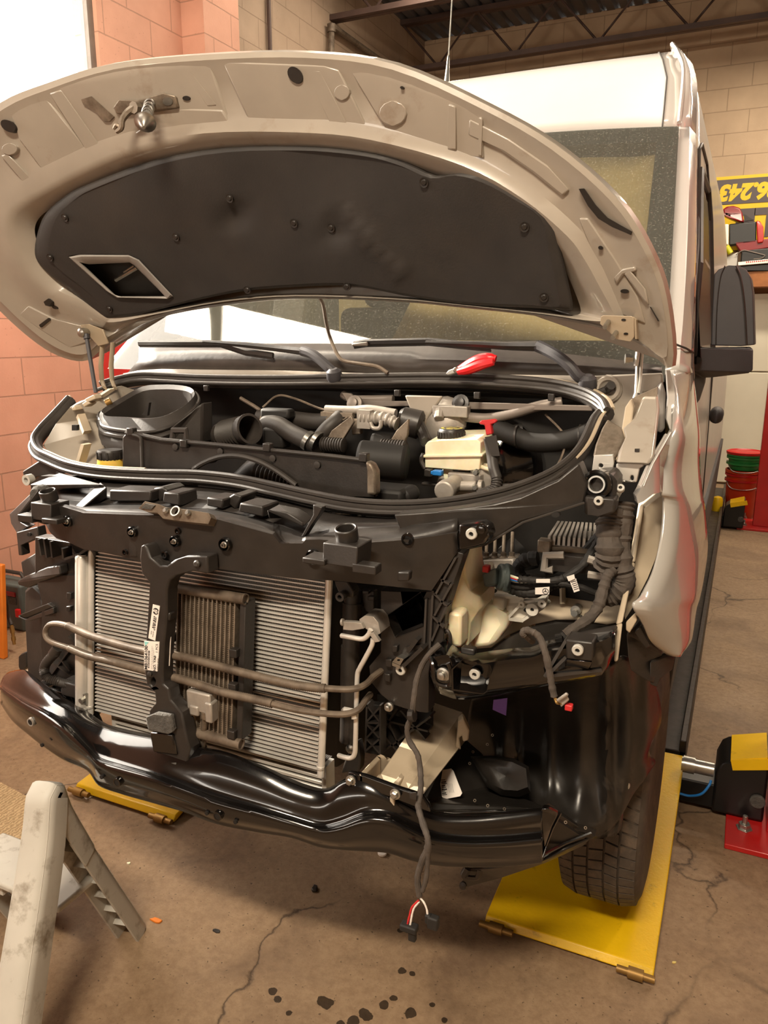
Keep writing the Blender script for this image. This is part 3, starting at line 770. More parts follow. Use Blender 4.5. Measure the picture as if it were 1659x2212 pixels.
back = [p + V(0, .022, .004) + (p-cc).normalized()*.006 for p in o0]
back2 = [p + V(0, .055, .01) - (p-cc)*.035 for p in o0]
back3 = [cc + (p-cc)*.5 + V(0, .13, .03) for p in o0]
inn = ring(INNER, -.012)
m.grid([[cc + V(0, .15, .04)]*len(o0), back3, back2, back, o0, ring(LIP, .008), ring(LIP, .012), ring([(a*.7+c*.3, b*.7+d*.3) for (a, b), (c, d) in zip(LIP, RIDGE)], .004),
        ring([(a*.25+c*.75, b*.25+d*.75) for (a, b), (c, d) in zip(LIP, RIDGE)], .004), ring(RIDGE, .030), ring(RIDGE2, .022), inn], closed=True)
hood = obj('bonnet', m, [M['white_in']], van, angle=50, label='raised bonnet seen from below')
# pressed panels of the inner frame
def press(pts, off, name='pressed_panel', dv=V(0, .012, 0), mt=None, bev=.004):
    mm = MB(); mm.plate(pts, HB(off), dv); return obj(name, mm, mt or M['white_in'], hood, bevel=bev, seg=2)
press([(478, 132), (700, 140), (732, 150), (805, 300), (690, 292), (556, 284), (540, 268)], .010)
press([(240, 150), (300, 138), (440, 128), (455, 140), (498, 272), (505, 284), (430, 288), (330, 305), (215, 330), (150, 235), (105, 195)], .009)
press([(20, 240), (95, 205), (190, 325), (92, 370), (40, 300)], .009)
press([(828, 150), (850, 152), (960, 205), (1040, 245), (1045, 340), (960, 330), (860, 312), (840, 290), (755, 148)], .008)
for q, off in (([(655, 146), (690, 150), (760, 288), (722, 286)], .012), ([(388, 140), (408, 150), (468, 228), (448, 232)], .012), ([(105, 200), (130, 192), (215, 315), (188, 328)], .012), ([(968, 222), (984, 228), (985, 326), (966, 324)], .014), ([(1034, 250), (1042, 254), (1040, 340), (1032, 338)], .013), ([(0, 335), (14, 330), (72, 392), (55, 400)], .012)):
    press(q, off, 'stiffening_rib', mt=M['white_in'])
for q in ([(352, 242), (368, 232), (480, 236), (500, 270), (498, 284), (430, 288), (345, 302), (262, 306)],): press(q, .014, bev=.006)
press([(1012, 255), (1100, 300), (1180, 355), (1230, 410), (1215, 425), (1150, 372), (1075, 320), (1010, 290)], .010)
press([(1250, 470), (1270, 470), (1330, 560), (1378, 640), (1395, 700), (1340, 680), (1300, 600)], .008)
press([(60, 660), (120, 690), (180, 705), (200, 735), (150, 752), (90, 715), (40, 680)], .009)
press([(1345, 588), (1360, 582), (1395, 625), (1402, 660), (1390, 650), (1365, 615)], .014)
press([(1235, 545), (1280, 560), (1276, 572), (1232, 560)], .014); press([(1325, 600), (1345, 580), (1372, 575), (1376, 585), (1348, 592), (1332, 615)], .014)
for a in ((848, 245, 30, 28), (738, 200, 17, 17), (20, 322, 17, 13)):
    press([(a[0]+a[2]*math.cos(k/7*math.pi), a[1]+a[3]*math.sin(k/7*math.pi)) for k in range(14)], .014, 'embossed_boss')
# drilled holes: dark rubber plugs and slots
def hole(pts, off=.0165, name='access_hole', mt=None):
    mm = MB(); mm.plate(pts, HB(off), V(0, .012, 0)); return obj(name, mm, mt or M['black'], hood)
def ell(cx, cy, rx, ry, rot=0, n=18):
    c, s = math.cos(math.radians(rot)), math.sin(math.radians(rot))
    return [(cx + rx*math.cos(2*math.pi*k/n)*c - ry*math.sin(2*math.pi*k/n)*s, cy + rx*math.cos(2*math.pi*k/n)*s + ry*math.sin(2*math.pi*k/n)*c) for k in range(n)]
hole(ell(637, 162, 20, 14, 55), name='rubber_plug'); hole(ell(17, 272, 18, 11, 35), name='rubber_plug')
hole(ell(868, 189, 4, 3)); hole(ell(402, 212, 8, 5)); hole(ell(1297, 535, 5, 4)); hole(ell(1349, 629, 9, 4.5)); hole(ell(118, 664, 6, 3.5, 20))
hole([(1250, 408), (1262, 407), (1286, 442), (1312, 470), (1340, 486), (1365, 500), (1362, 507), (1322, 490), (1292, 472), (1270, 445)], name='slot')
hole([(84, 702), (104, 687), (107, 691), (87, 707)], name='slot'); hole([(1403, 662), (1406, 664), (1424, 694), (1421, 694)], name='slot')
mm = MB(); mm.plate([(94, 652), (104, 645), (112, 652), (106, 662), (98, 660)], HB(.03), V(0, .02, 0)); obj('cable_clip', mm, M['black'], hood)
# felt pad with puffed middle
PAD = [(75, 540), (82, 500), (98, 462), (135, 428), (180, 402), (330, 347), (480, 320), (640, 316), (740, 322), (820, 334), (880, 352), (944, 379), (1000, 373), (1060, 388), (1130, 425), (1195, 470), (1212, 540), (1228, 610), (1238, 664), (1222, 671), (1165, 667), (1080, 664), (1000, 658), (930, 648), (860, 636), (800, 624), (740, 617), (640, 620), (520, 630), (400, 655), (300, 680), (236, 689), (212, 680), (150, 625), (110, 595), (82, 566)]
def shrink(L, k):
    cx = 655; cy = 500
    return [(cx+(a-cx)*k, cy+(b-cy)*k) for a, b in L]
m = MB(); K = 3
HOLE = [(147, 553), (172, 549), (225, 549), (278, 550), (300, 560), (340, 605), (372, 640), (360, 645), (290, 643), (250, 641), (225, 625), (175, 580)]
def pr(L, off): return ring(L, off, K)
NP = len(PAD)*K
r_prev = [pr(PAD, -.012), pr(PAD, .012), pr(shrink(PAD, .985), .026), pr(shrink(PAD, .95), .030)]
m.grid(r_prev, closed=True)
# middle of the pad: grid filled around the cut-out
def pad_off(a, b):
    o = .030
    for (cx, cy, r) in ((510, 468, 42), (730, 495, 46)):
        d = math.hypot(a-cx, b-cy); o -= .016*max(0, 1-d/r)
    # pressed crease from the middle to the lower right
    t = (a-730)/150
    if 0 <= t <= 1:
        cy = 450 + 160*t; o += .014*max(0, 1-abs(b-cy)/26)
    o += .006*math.sin(a/95)*math.sin(b/70)
    return o
from mathutils.geometry import delaunay_2d_cdt
outl = [(p.x, p.y) for p in cr([(a, b, 0) for a, b in shrink(PAD, .95)], K, closed=True)]
pts = [Vector(p) for p in outl]; hb = len(pts); pts += [Vector(p) for p in HOLE]
edges = [(i, (i+1) % hb) for i in range(hb)] + [(hb+i, hb+(i+1) % len(HOLE)) for i in range(len(HOLE))]
def inside(p, L):
    r = False; n = len(L); j = n-1
    for i in range(n):
        if (L[i][1] > p[1]) != (L[j][1] > p[1]) and p[0] < (L[j][0]-L[i][0])*(p[1]-L[i][1])/(L[j][1]-L[i][1])+L[i][0]: r = not r
        j = i
    return r
sm = shrink([(a, b) for a, b in outl], .985)
for a in range(90, 1230, 22):
    for b in range(320, 690, 18):
        if inside((a, b), sm) and not inside((a, b), [(185+(x-250)*1.08+65, 595+(y-595)*1.1) for x, y in HOLE]): pts.append(Vector((a, b)))
vv, ee, ff, _, _, _ = delaunay_2d_cdt(pts, edges, [], 0, 1e-4)
fs = []
for f in ff:
    c = sum((vv[i] for i in f), Vector((0, 0)))/len(f)
    if inside(c, outl) and not inside(c, HOLE): fs.append(tuple(f))
m.add([PF(p.x, p.y, fh(pad_off(p.x, p.y))) for p in vv], fs)
m.grid([[PF(*p, fh(pad_off(*p))) for p in HOLE], [PF(*p, fh(-.01)) for p in HOLE]], closed=True)
pad = obj('insulation_pad', m, M['pad'], hood, angle=70, label='black felt pad')
for (a, b) in ((496, 428), (140, 470), (108, 556), (236, 667), (380, 512), (715, 492), (635, 482), (534, 626), (749, 619), (916, 394), (1133, 490), (1175, 642)):
    mm = MB(); p = PF(a, b, fh(pad_off(a, b)+.002)); mm.lathe(p, (0, -1, -.45), [(.0001, .004), (.005, .004), (.007, .001), (.011, .002), (.011, -.004)], 14); obj('push_clip', mm, M['black'], pad)
# air intake frame in the pad with the dark duct behind
m = MB()
O = [(147, 555), (172, 550), (278, 551), (300, 561), (374, 640), (362, 646), (252, 643), (228, 627)]
I = [(176, 568), (192, 571), (280, 567), (290, 573), (342, 625), (356, 640), (262, 640), (250, 638)]
m.grid([[PF(*p, fh(.012)) for p in O], [PF(*p, fh(.034)) for p in O], [PF(a*.8+c*.2, b*.8+d*.2, fh(.04)) for (a, b), (c, d) in zip(O, I)], [PF(a*.2+c*.8, b*.2+d*.8, fh(.036)) for (a, b), (c, d) in zip(O, I)], [PF(*p, fh(.026)) for p in I], [PF(*p, fh(-.06)) for p in I]], closed=True)
fr = obj('intake_frame', m, mat('grey_frame', '#8f8a84', .45, var=.1), hood, angle=40, label='grey rectangular air intake frame')
m = MB(); m.plate(I, HB(-.055), V(0, .01, 0)); obj('duct_floor', m, M['black'], fr)
m = MB(); m.tube([PF(250, 605, fh(-.02)), PF(296, 578, fh(-.02))], .006, 8); m.tube([PF(268, 588, fh(-.03)), PF(290, 574, fh(-.03))], .004, 8); obj('duct_rib', m, M['steel'], fr)
# latch striker: plate, spring, hook
m = MB(); m.plate([(243, 232), (256, 214), (295, 216), (352, 200), (378, 207), (384, 232), (348, 238), (288, 246), (252, 246)], HB(.022), V(0, .012, 0)); st = obj('striker_plate', m, M['alu_d'], hood, bevel=.003)
m = MB(); m.plate(ell(362, 219, 11, 9), HB(.024), V(0, .004, 0)); obj('plate_bolt', m, M['steel'], st)
m = MB()
h0 = PF(322, 228, fh(.03)); h1 = PF(314, 262, fh(.10)); pts = []
for k in range(70):
    t = k/69; a = t*2*math.pi*5; pts.append(h0.lerp(h1, t) + V(math.cos(a)*.016, 0, math.sin(a)*.016))
m.tube(pts, .0025, 6); obj('spring', m, M['steel'], st)
m = MB(); m.rod(h0, h1, .006, 10); m.lathe(h1, (h1-h0), [(.010, -.01), (.024, 0), (.026, .004), (.018, .008), (.010, .02), (.004, .026)], 18); obj('striker_pin', m, M['steel'], st)
m = MB(); m.tube(cr([PF(292, 232, fh(.04)), PF(275, 244, fh(.05)), PF(264, 260, fh(.07)), PF(262, 276, fh(.08)), PF(252, 284, fh(.08))], 4), .009, 8, rf=lambda t, i: .010-.004*t); m.tube(cr([PF(262, 276, fh(.08)), PF(252, 270, fh(.08)), PF(247, 278, fh(.08))], 4), .005, 6); m.tube([PF(300, 234, fh(.03)), PF(288, 232, fh(.05))], .014, 8); obj('safety_hook', m, M['alu_d'], st)
m = MB(); m.plate([(175, 215), (197, 208), (246, 252), (236, 262), (225, 262), (205, 240), (180, 226)], HB(.016), V(0, .01, 0)); obj('wire_bracket', m, M['alu_d'], hood)
# hinge leaves bolted to the bonnet
m = MB(); m.plate([(1298, 684), (1304, 681), (1365, 683), (1369, 688), (1370, 728), (1362, 738), (1332, 733), (1310, 712), (1296, 700)], HB(.036), V(0, .006, 0)); m.plate([(1365, 683), (1369, 688), (1371, 733), (1376, 733), (1374, 690)], HB(.034), V(0, .03, 0)); hl = obj('hinge_leaf', m, M['cream'], hood, bevel=.002)
for a, b in ((1314, 695), (1331, 718)):
    mm = MB(); p = PF(a, b, fh(.038)); mm.rod(p, p + V(-.002, -.03, -.012), .0055, 10); obj('stud', mm, M['steel'], hl)
for a, b in ((1347, 691), (1352, 721)): mm = MB(); mm.plate(ell(a, b, 5, 2.6), HB(.0375), V(0, .003, 0)); obj('bolt_hole', mm, M['black'], hl)
m = MB(); m.plate([(172, 702), (190, 700), (222, 712), (234, 742), (212, 748), (196, 730), (178, 714)], HB(.03), V(0, .006, 0)); hl = obj('hinge_leaf', m, M['cream'], hood, bevel=.002)
m = MB(); p = PF(183, 717, fh(.04)); m.lathe(p, (0, -1, -.2), [(.011, -.03), (.011, 0), (.014, .003), (.014, .018), (.008, .022)], 14); obj('ball_stud', m, M['steel'], hl)
# hinge arms and gas strut that belong to the body side
m = MB(); m.tube([PY(1390, 735, .17), PY(1385, 785, .16), PY(1383, 820, .15), PY(1379, 850, .14)], .008, 8, flat=.5); m.tube([PY(1383, 735, .165), PY(1377, 790, .16), PY(1374, 850, .14), PY(1368, 868, .13), PY(1366, 900, .12), PY(1362, 930, .10)], .009, 8, flat=.5); m.tube([PY(1378, 760, .15), PY(1374, 790, .15)], .014, 8, flat=.4); m.rod(PY(1352, 940, .08), PY(1364, 940, .08), .008, 10)
hh = obj('hinge_arm', m, M['alu'], van)
m = MB(); m.lathe(PY(1367, 775, .15), (-1, -.3, 0), [(.009, 0), (.009, .008), (.012, .008), (.012, .018)], 6); obj('hinge_bolt', m, M['steel'], hh)
m = MB(); a = PF(186, 722, fh(.05)); b = PY(207, 848, .02); m.rod(a, a.lerp(b, .08), .010, 10); m.rod(a.lerp(b, .05), b, .0065, 10); obj('gas_strut', m, M['brown_dark'], van)
m = MB()
for dx in (0, 22): m.tube([PY(222+dx, 740, .1), PY(218+dx, 790, .1), PY(220+dx, 822, .1), PY(226+dx, 838, .08)], .011, 8, flat=.35)
obj('hinge_arm', m, M['cream'], van)
# ------------------------------------------------------------------ front end, from the bonnet seal down
SP0, SN = V(0, -.27, 1.33), V(0, -.52, 1.0)
def PS(a, b, dz=0.0): return PP(a, b, SP0 + V(0, 0, dz), SN)
def ffr(off=0.0): return lambda x, z: -.50 + .28*x*x - off
def FR(off=0.0): return lambda a, b: PF(a, b, ffr(off))
def lerp2(poly, n):
    """resample a polyline to n points by length"""
    P = [Vector(p) for p in poly]; L = [0]
    for a, b in zip(P, P[1:]): L.append(L[-1] + (b-a).length)
    out = []; j = 0
    for i in range(n):
        d = L[-1]*i/(n-1)
        while j < len(P)-2 and L[j+1] < d: j += 1
        t = 0 if L[j+1] == L[j] else (d-L[j])/(L[j+1]-L[j])
        out.append(P[j].lerp(P[j+1], min(max(t, 0), 1)))
    return out
BK = V(0, .02, 0)

# dark walls of the engine bay
m = MB(); m.poly([V(-.95, .30, .45), V(.93, .30, .45), V(.93, .34, 1.545), V(.5, .30, 1.56), V(-.5, .30, 1.56), V(-.93, .30, 1.55)], (0, .03, 0)); obj('firewall', m, M['deep'], van)
m = MB(); m.box((-.05, .02, .83), (.62, .42, .5)); m.box((-.1, .08, 1.1), (.5, .35, .14)); m.box((.1, -.1, 1.05), (.2, .2, .12)); obj('engine', m, M['deep'], van, bevel=.04, seg=3)

# rubber seal loop around the bay
SEALF = [(154, 868), (120, 905), (92, 935), (79, 958), (88, 980), (112, 993), (160, 1012), (230, 1024), (340, 1030), (430, 1032), (520, 1042), (600, 1059), (680, 1077), (760, 1092), (850, 1099), (950, 1095), (1050, 1080), (1130, 1058), (1205, 1024), (1255, 976), (1283, 918), (1294, 902)]
SEALR = [(222, 838), (262, 826), (310, 818), (370, 820), (450, 824), (600, 826), (760, 824), (950, 822), (1100, 828), (1200, 838), (1262, 854), (1298, 875), (1311, 898)]
def seal(px, r, name, mt, **k):
    pts = cr([PS(a, b) for a, b in px], 5)
    mm = MB(); mm.tube(pts, r, 10, flat=1.2, up=(0, 0, 1)); s = obj(name, mm, mt, van, **k)
    mm = MB(); mm.tube([p + V(0, -.012, .016) for p in pts], .0075, 8); mm.tube([p + V(0, -.024, -.004) for p in pts], .006, 8); obj('sealing_lip', mm, M['rubber'], s)
    return s, pts
s1, sp1 = seal(SEALF, .017, 'bonnet_seal', M['rubber'])
s2, sp2 = seal(SEALR, .018, 'bonnet_seal', M['rubber'])
for pts, i0, i1, sg in ((sp1, 0, 40, -1), (sp1, 92, len(sp1), 1), (sp2, 44, len(sp2), 1)):
    mm = MB(); mm.tube([p + V(.012*sg, .006, .017) for p in pts[i0:i1]], .0065, 8, flat=.7); obj('seal_rim', mm, M['cream'], s1 if pts is sp1 else s2, label='pale worn rim of the seal')
for a, b in ((1036, 853), (1195, 857), (865, 848), (455, 838)):
    mm = MB(); p = PS(a, b) + V(0, -.02, 0); mm.box(p, (.016, .012, .018)); obj('seal_clip', mm, M['black'], s2, bevel=.002)

# scuttle: cream strip behind the seal, black panel below the glass, corner panels
def strip(L, f, dv=V(0, .02, 0)):
    mm = MB(); mm.plate(L, f, dv); return mm
m = MB(); up = [(275, 806), (330, 796), (430, 798), (620, 800), (800, 806), (1000, 808), (1200, 810), (1290, 812), (1430, 806)]; lo = [(285, 838), (340, 830), (430, 832), (620, 834), (800, 836), (1000, 836), (1200, 842), (1300, 860), (1430, 846)]
m.grid([[PY(p.x, p.y, .27) for p in lerp2([(a, b, 0) for a, b in L], 30)] for L in (up, lo)]); obj('scuttle', m, M['white_in'], van, solid=.02)
m = MB(); up = [(300, 748), (430, 742), (620, 742), (800, 742), (1000, 748), (1200, 762), (1330, 776), (1430, 790)]; lo = [(275, 806), (430, 800), (620, 801), (800, 806), (1000, 808), (1200, 810), (1300, 812), (1430, 808)]
m.grid([[PY(p.x, p.y, y) for p in lerp2([(a, b, 0) for a, b in L], 30)] for L, y in ((up, .315), ([(a, (b+d)/2) for (a, b), (c, d) in zip(up, lo)], .27), (lo, .26))]); obj('scuttle_panel', m, mat('scuttle_plastic', '#3a3430', .4, var=.25, vs=18, bump=.2, bs=24, bd=.006), van, solid=.01)
m = strip([(1283, 812), (1430, 806), (1432, 835), (1420, 842), (1392, 846), (1380, 870), (1366, 905), (1345, 925), (1318, 945), (1312, 890), (1300, 860), (1288, 850)], lambda a, b: PY(a, b, .21)); cowl = obj('corner_panel', m, M['white_in'], van, bevel=.004)
m = MB(); p = PY(1313, 840, .205); m.lathe(p, (0, -1, .15), [(.034, 0), (.036, -.004), (.030, .006), (.022, .006), (.018, 0)], 20); obj('nozzle_boss', m, M['white_in'], cowl)
m = MB(); m.rod(p + V(0, -.0, 0), p + V(-.03, -.02, -.014), .009, 10); m.rod(p, p + V(.01, -.02, .01), .011, 10); obj('jet_nozzle', m, M['black'], cowl)
# right front upper rail: dusty pressed steel with two tabs
m = MB(); m.plate([(1345, 925), (1366, 905), (1392, 848), (1420, 842), (1424, 880), (1418, 930), (1412, 985), (1402, 1002), (1388, 1000), (1330, 998), (1335, 975), (1350, 945)], lambda a, b: PY(a, b, .10 - .0016*(b-850)), V(0, .03, -.01)); rail = obj('upper_rail', m, M['white_in'], van, bevel=.006)
m = MB(); m.plate([(1312, 905), (1345, 925), (1350, 945), (1335, 980), (1326, 990), (1280, 986), (1286, 960), (1300, 925)], lambda a, b: PY(a, b, .02 - .0014*(b-900)), V(0, .03, -.01)); obj('rail_web', m, M['alu_d'], rail, bevel=.004)
m = MB(); m.plate([(1350, 880), (1362, 862), (1368, 880), (1362, 940), (1350, 990), (1332, 1002), (1328, 985), (1342, 930)], lambda a, b: PY(a, b, .04 - .0012*(b-880)), V(0, .03, 0)); obj('rail_flange', m, M['cream'], rail, bevel=.003)
m = MB(); m.plate([(1366, 860), (1420, 836), (1416, 925), (1375, 930), (1360, 925)], lambda a, b: PY(a, b, .09), V(0, .02, 0)); obj('rail_gusset', m, M['alu_d'], rail)
for L, hl in (([(1283, 984), (1324, 982), (1326, 1000), (1322, 1022), (1278, 1020)], ell(1298, 1006, 5, 5)), ([(1331, 1002), (1388, 998), (1392, 1006), (1382, 1012), (1375, 1042), (1336, 1042), (1330, 1036)], ell(1365, 1033, 4, 6))):
    m = MB(); m.plate(L, lambda a, b: PY(a, b, -.12), V(0, .012, 0), [hl]); obj('fixing_tab', m, M['alu'], rail, bevel=.002)
m = MB(); m.plate([(1371, 970), (1381, 970), (1381, 976), (1371, 976)], lambda a, b: PY(a, b, -.105), V(0, .008, 0)); obj('square_hole', m, M['black'], rail)

# the black front carrier
TOPE = [(92, 1100), (130, 1092), (180, 1108), (290, 1112), (420, 1116), (470, 1122), (590, 1155), (602, 1174), (655, 1174), (662, 1163), (720, 1168), (800, 1172), (880, 1166), (940, 1158), (988, 1150)]
BOTE = [(988, 1192), (960, 1235), (935, 1276), (860, 1271), (840, 1266), (760, 1258), (720, 1254), (640, 1250), (560, 1240), (450, 1226), (390, 1219), (300, 1212), (262, 1202), (205, 1190), (178, 1186), (150, 1172), (122, 1163), (108, 1150), (100, 1130)]
TRI = [[(776, 1268), (790, 1250), (792, 1266)], [(806, 1246), (852, 1266), (806, 1266)]]
def yat(L, x):
    L = sorted(L)
    if x <= L[0][0]: return L[0][1]
    for (a, b), (c, d) in zip(L, L[1:]):
        if x <= c: return b + (d-b)*(x-a)/(c-a if c > a else 1)
    return L[-1][1]
TP = [(96, 1101), (130, 1093), (180, 1108), (290, 1112), (420, 1116), (470, 1122), (590, 1155), (602, 1174), (655, 1174), (662, 1163), (720, 1168), (800, 1172), (880, 1166), (940, 1158), (988, 1150)]
BT0 = [(96, 1128), (108, 1150), (122, 1163), (150, 1172), (178, 1186), (205, 1190), (262, 1202), (300, 1212), (390, 1219), (450, 1226), (560, 1240), (640, 1250), (720, 1254), (760, 1258), (840, 1266), (932, 1276), (960, 1235), (988, 1192)]
XS = [96, 108, 122, 135, 150, 165, 180, 205, 235, 262, 300, 345, 390, 420, 450, 470, 505, 540, 570, 588, 592, 604, 630, 653, 660, 690, 720, 760, 800, 840, 880, 910, 932, 945, 960, 975, 988]
tf = [PF(x, yat(TP, x), ffr(0)) for x in XS]; bf = [PF(x, yat(BT0, x), ffr(-.01)) for x in XS]
m = MB(); m.grid([[a + V(0, .012, .003) for a in tf], tf, [a.lerp(b, .5) for a, b in zip(tf, bf)], bf, [b + V(0, .03, 0) for b in bf]])
carrier = obj('front_carrier', m, M['black'], van, solid=.004, angle=28)
FLB = [(60, 1085), (130, 1078), (235, 1088), (325, 1088), (400, 1098), (450, 1098), (520, 1110), (570, 1122), (655, 1152), (700, 1152), (760, 1142), (850, 1137), (940, 1130), (995, 1122)]
B2 = [(60, 1005), (100, 1008), (200, 1030), (340, 1040), (430, 1045), (520, 1055), (600, 1072), (680, 1092), (760, 1108), (850, 1114), (940, 1108), (1000, 1098)]
XF = XS[2:]
t0 = [PF(x, yat(TP, x), ffr(-.004)) for x in XF]; t1 = [PY(x, yat(FLB, x), -.375 + .10*max(0, (300-x)/300)**2) for x in XF]; t2 = [PS(x, yat(B2, x)+6, -.02) for x in XF]
m = MB(); m.grid([t0, [a.lerp(b, .5) for a, b in zip(t0, t1)], t1]); m.grid([t1, [a.lerp(b, .5) for a, b in zip(t1, t2)], t2, [p + V(0, .03, -.05) for p in t2]])
obj('top_shelf', m, M['black'], carrier, solid=.004, angle=25)
def pocket(q, Y, d=.07, up=.0, mt=None, name='carrier_pocket', bev=.004, par=None):
    m = MB(); f = [PY(a, b, Y) for a, b in q]; m.hexa(f, [p + V(0, d, up) for p in f]); return obj(name, m, mt or M['black'], par or carrier, bevel=bev)
pocket([(236, 1058), (325, 1061), (325, 1084), (236, 1083)], -.38)
pocket([(353, 1063), (385, 1066), (388, 1094), (350, 1086)], -.38); pocket([(446, 1074), (481, 1079), (480, 1100), (446, 1093)], -.38)
pocket([(518, 1086), (567, 1094), (568, 1118), (514, 1105)], -.39); pocket([(330, 1055), (350, 1052), (362, 1060), (345, 1086)], -.35); pocket([(484, 1080), (505, 1066), (522, 1072), (508, 1102)], -.35)
pocket([(575, 1098), (620, 1106), (655, 1128), (655, 1140), (580, 1122)], -.40, .05)
m = MB(); m.rod(PS(746, 1108, -.05), PS(746, 1108, -.05) + V(0, -.02, -.09), .05, 22, .054); obj('round_recess', m, M['gloss'], carrier)
m = MB(); m.plate([(676, 1090), (696, 1096), (690, 1110), (672, 1135), (658, 1158), (650, 1160), (676, 1112)], lambda a, b: PY(a, b, -.42), V(0, .02, 0)); obj('stiffening_rib', m, M['black'], carrier, bevel=.002)
m = MB(); q = [(352, 1115), (352, 1062), (362, 1062)]
# headlamp catches: ring on a block, one per side of the grille
def catch(cx, cy, Y, sc, flip=1):
    c = PY(cx, cy, Y); mm = MB()
    mm.lathe(c + V(0, 0, .012), (0, -.25, 1), [(.018*sc, -.02), (.023*sc, -.02), (.023*sc, .008), (.018*sc, .008)], 24, closed=True)
    mm.hexa([c + V(-.035*sc, -.035*sc, -.05), c + V(.04*sc, -.035*sc, -.05), c + V(.04*sc, .03*sc, -.05), c + V(-.035*sc, .03*sc, -.05)], [c + V(-.036*sc, -.03*sc, -.008), c + V(.04*sc, -.03*sc, -.008), c + V(.04*sc, .035*sc, -.008), c + V(-.036*sc, .035*sc, -.008)])
    mm.box(c + V(.055*sc*flip, -.02, -.05), (.05, .03, .018)); mm.box(c + V(-.05*sc*flip, -.02, -.045), (.05, .05, .012))
    return obj('lamp_catch', mm, M['black'], carrier, bevel=.003)
catch(748, 1160, -.50, 1.0); catch(105, 1076, -.46, .9, -1)
m = MB(); m.tube([PY(88, 1064, -.44), PY(48, 1112, -.44), PY(100, 1128, -.47), PY(106, 1112, -.48)], .006, 6, flat=1.8); obj('wire_bracket', m, M['black'], carrier)
m = MB()
for (a, b) in ((90, 1070), (80, 1104)): c = PY(a, b, -.40); m.lathe(c, (0, -1, 0), [(.02, -.02), (.028, -.01), (.028, .01), (.02, .02)], 14)
obj('rubber_stop', m, M['foam'], carrier, label='grey rubber stops')
m = MB(); m.hexa([PY(146, 1108, -.44), PY(152, 1120, -.45), PY(232, 1052, -.36), PY(218, 1040, -.33)], [PY(146, 1120, -.43), PY(152, 1130, -.44), PY(232, 1075, -.35), PY(218, 1060, -.32)]); m.hexa([PY(64, 1046, -.33), PY(130, 1020, -.28), PY(232, 1050, -.35), PY(216, 1046, -.36)], [PY(66, 1060, -.33), PY(130, 1030, -.27), PY(230, 1056, -.34), PY(212, 1052, -.35)]); obj('corner_web', m, M['black'], carrier, bevel=.004)
m = MB(); m.plate([(64, 1046), (88, 1028), (150, 1030), (142, 1046), (122, 1080), (74, 1064)], lambda a, b: PY(a, b, -.30), V(0, .03, 0)); obj('corner_panel_black', m, M['black'], carrier)
m = MB(); m.plate([(48, 1018), (92, 990), (118, 1002), (160, 1020), (80, 1030), (52, 1044)], lambda a, b: PY(a, b, -.2), V(0, .04, 0)); obj('corner_cap', m, M['black'], carrier, bevel=.004)
m = MB(); c = PY(62, 1036, -.23); m.lathe(c, (0, -1, 0), [(.008, -.01), (.016, -.01), (.016, .01), (.008, .01)], 16, closed=True); obj('grommet', m, M['washer_white'], carrier)
# lettered lock plate on top of the carrier
m = MB(); L = [(299, 1098), (313, 1083), (342, 1089), (360, 1096), (400, 1100), (450, 1108), (456, 1118), (450, 1132), (392, 1126), (352, 1120), (340, 1108), (318, 1106)]
m.plate(L, lambda a, b: PY(a, b, -.515), V(0, .02, -.01), [ell(380, 1105, 9, 7)]); lp = obj('lock_plate', m, M['alu_d'], carrier, bevel=.003)
for a, b in ((357, 1103), (405, 1108)): mm = MB(); c = PY(a, b, -.52); mm.lathe(c, (0, -1, .5), [(.0065, -.004), (.007, 0), (.004, .004)], 12); obj('bolt', mm, M['steel'], lp)
m = MB(); c = PY(380, 1105, -.52); m.lathe(c, (0, -.9, .6), [(.0085, -.008), (.012, -.006), (.012, .004), (.009, .004)], 18, closed=True); obj('bushing', m, M['cast'], lp)
m = MB(); m.plate([(304, 1098), (314, 1088), (334, 1092), (326, 1101)], lambda a, b: PY(a, b, -.519), V(0, .004, 0)); obj('window_slot', m, M['foam'], lp)
# round bosses with bolts along the carrier face
for a, b, r in ((146, 1126, .013), (286, 1149, .0115), (378, 1169, .0115), (486, 1176, .0135), (676, 1203, .0145)):
    c = PF(a, b, ffr(.001)); mm = MB(); mm.lathe(c + V(0, .004, 0), (0, -1, 0), [(r*1.15, 0), (r*1.1, .008), (r*.95, .010), (r*.8, .002), (r*.8, 0)], 22); q = obj('boss', mm, M['gloss'], carrier)
    mm = MB(); mm.lathe(c + V(0, .002, 0), (0, -1, 0), [(r*.55, 0), (r*.55, .006), (r*.36, .007), (r*.36, .012), (r*.2, .012), (r*.18, .006)], 14); obj('bolt', mm, M['steel'], q)
for a, b, r in ((355, 1198, .006), (461, 1224, .006), (270, 1193, .005), (384, 1147, .005), (880, 1165, .009)):
    c = PF(a, b, ffr(.001)); mm = MB(); mm.lathe(c + V(0, .003, 0), (0, -1, 0), [(r*1.5, 0), (r*1.4, .006), (r, .006), (r*.9, .001)], 16); obj('screw_hole', mm, M['gloss'], carrier)
pocket([(278, 1165), (296, 1168), (296, 1205), (278, 1203)], -.49, .03, name='brace_socket'); pocket([(393, 1183), (447, 1188), (450, 1240), (418, 1234), (393, 1205)], -.475, .03, name='brace_socket')
pocket([(858, 1236), (884, 1236), (882, 1256), (858, 1256)], -.46, .02, name='snap_catch', bev=.003)
m = MB(); m.plate([(288, 1040), (322, 1060), (312, 1098), (280, 1110), (210, 1107), (190, 1096), (232, 1082)], lambda a, b: PY(a, b, -.44 + .0012*(1110-b)), V(0, .01, 0)); 
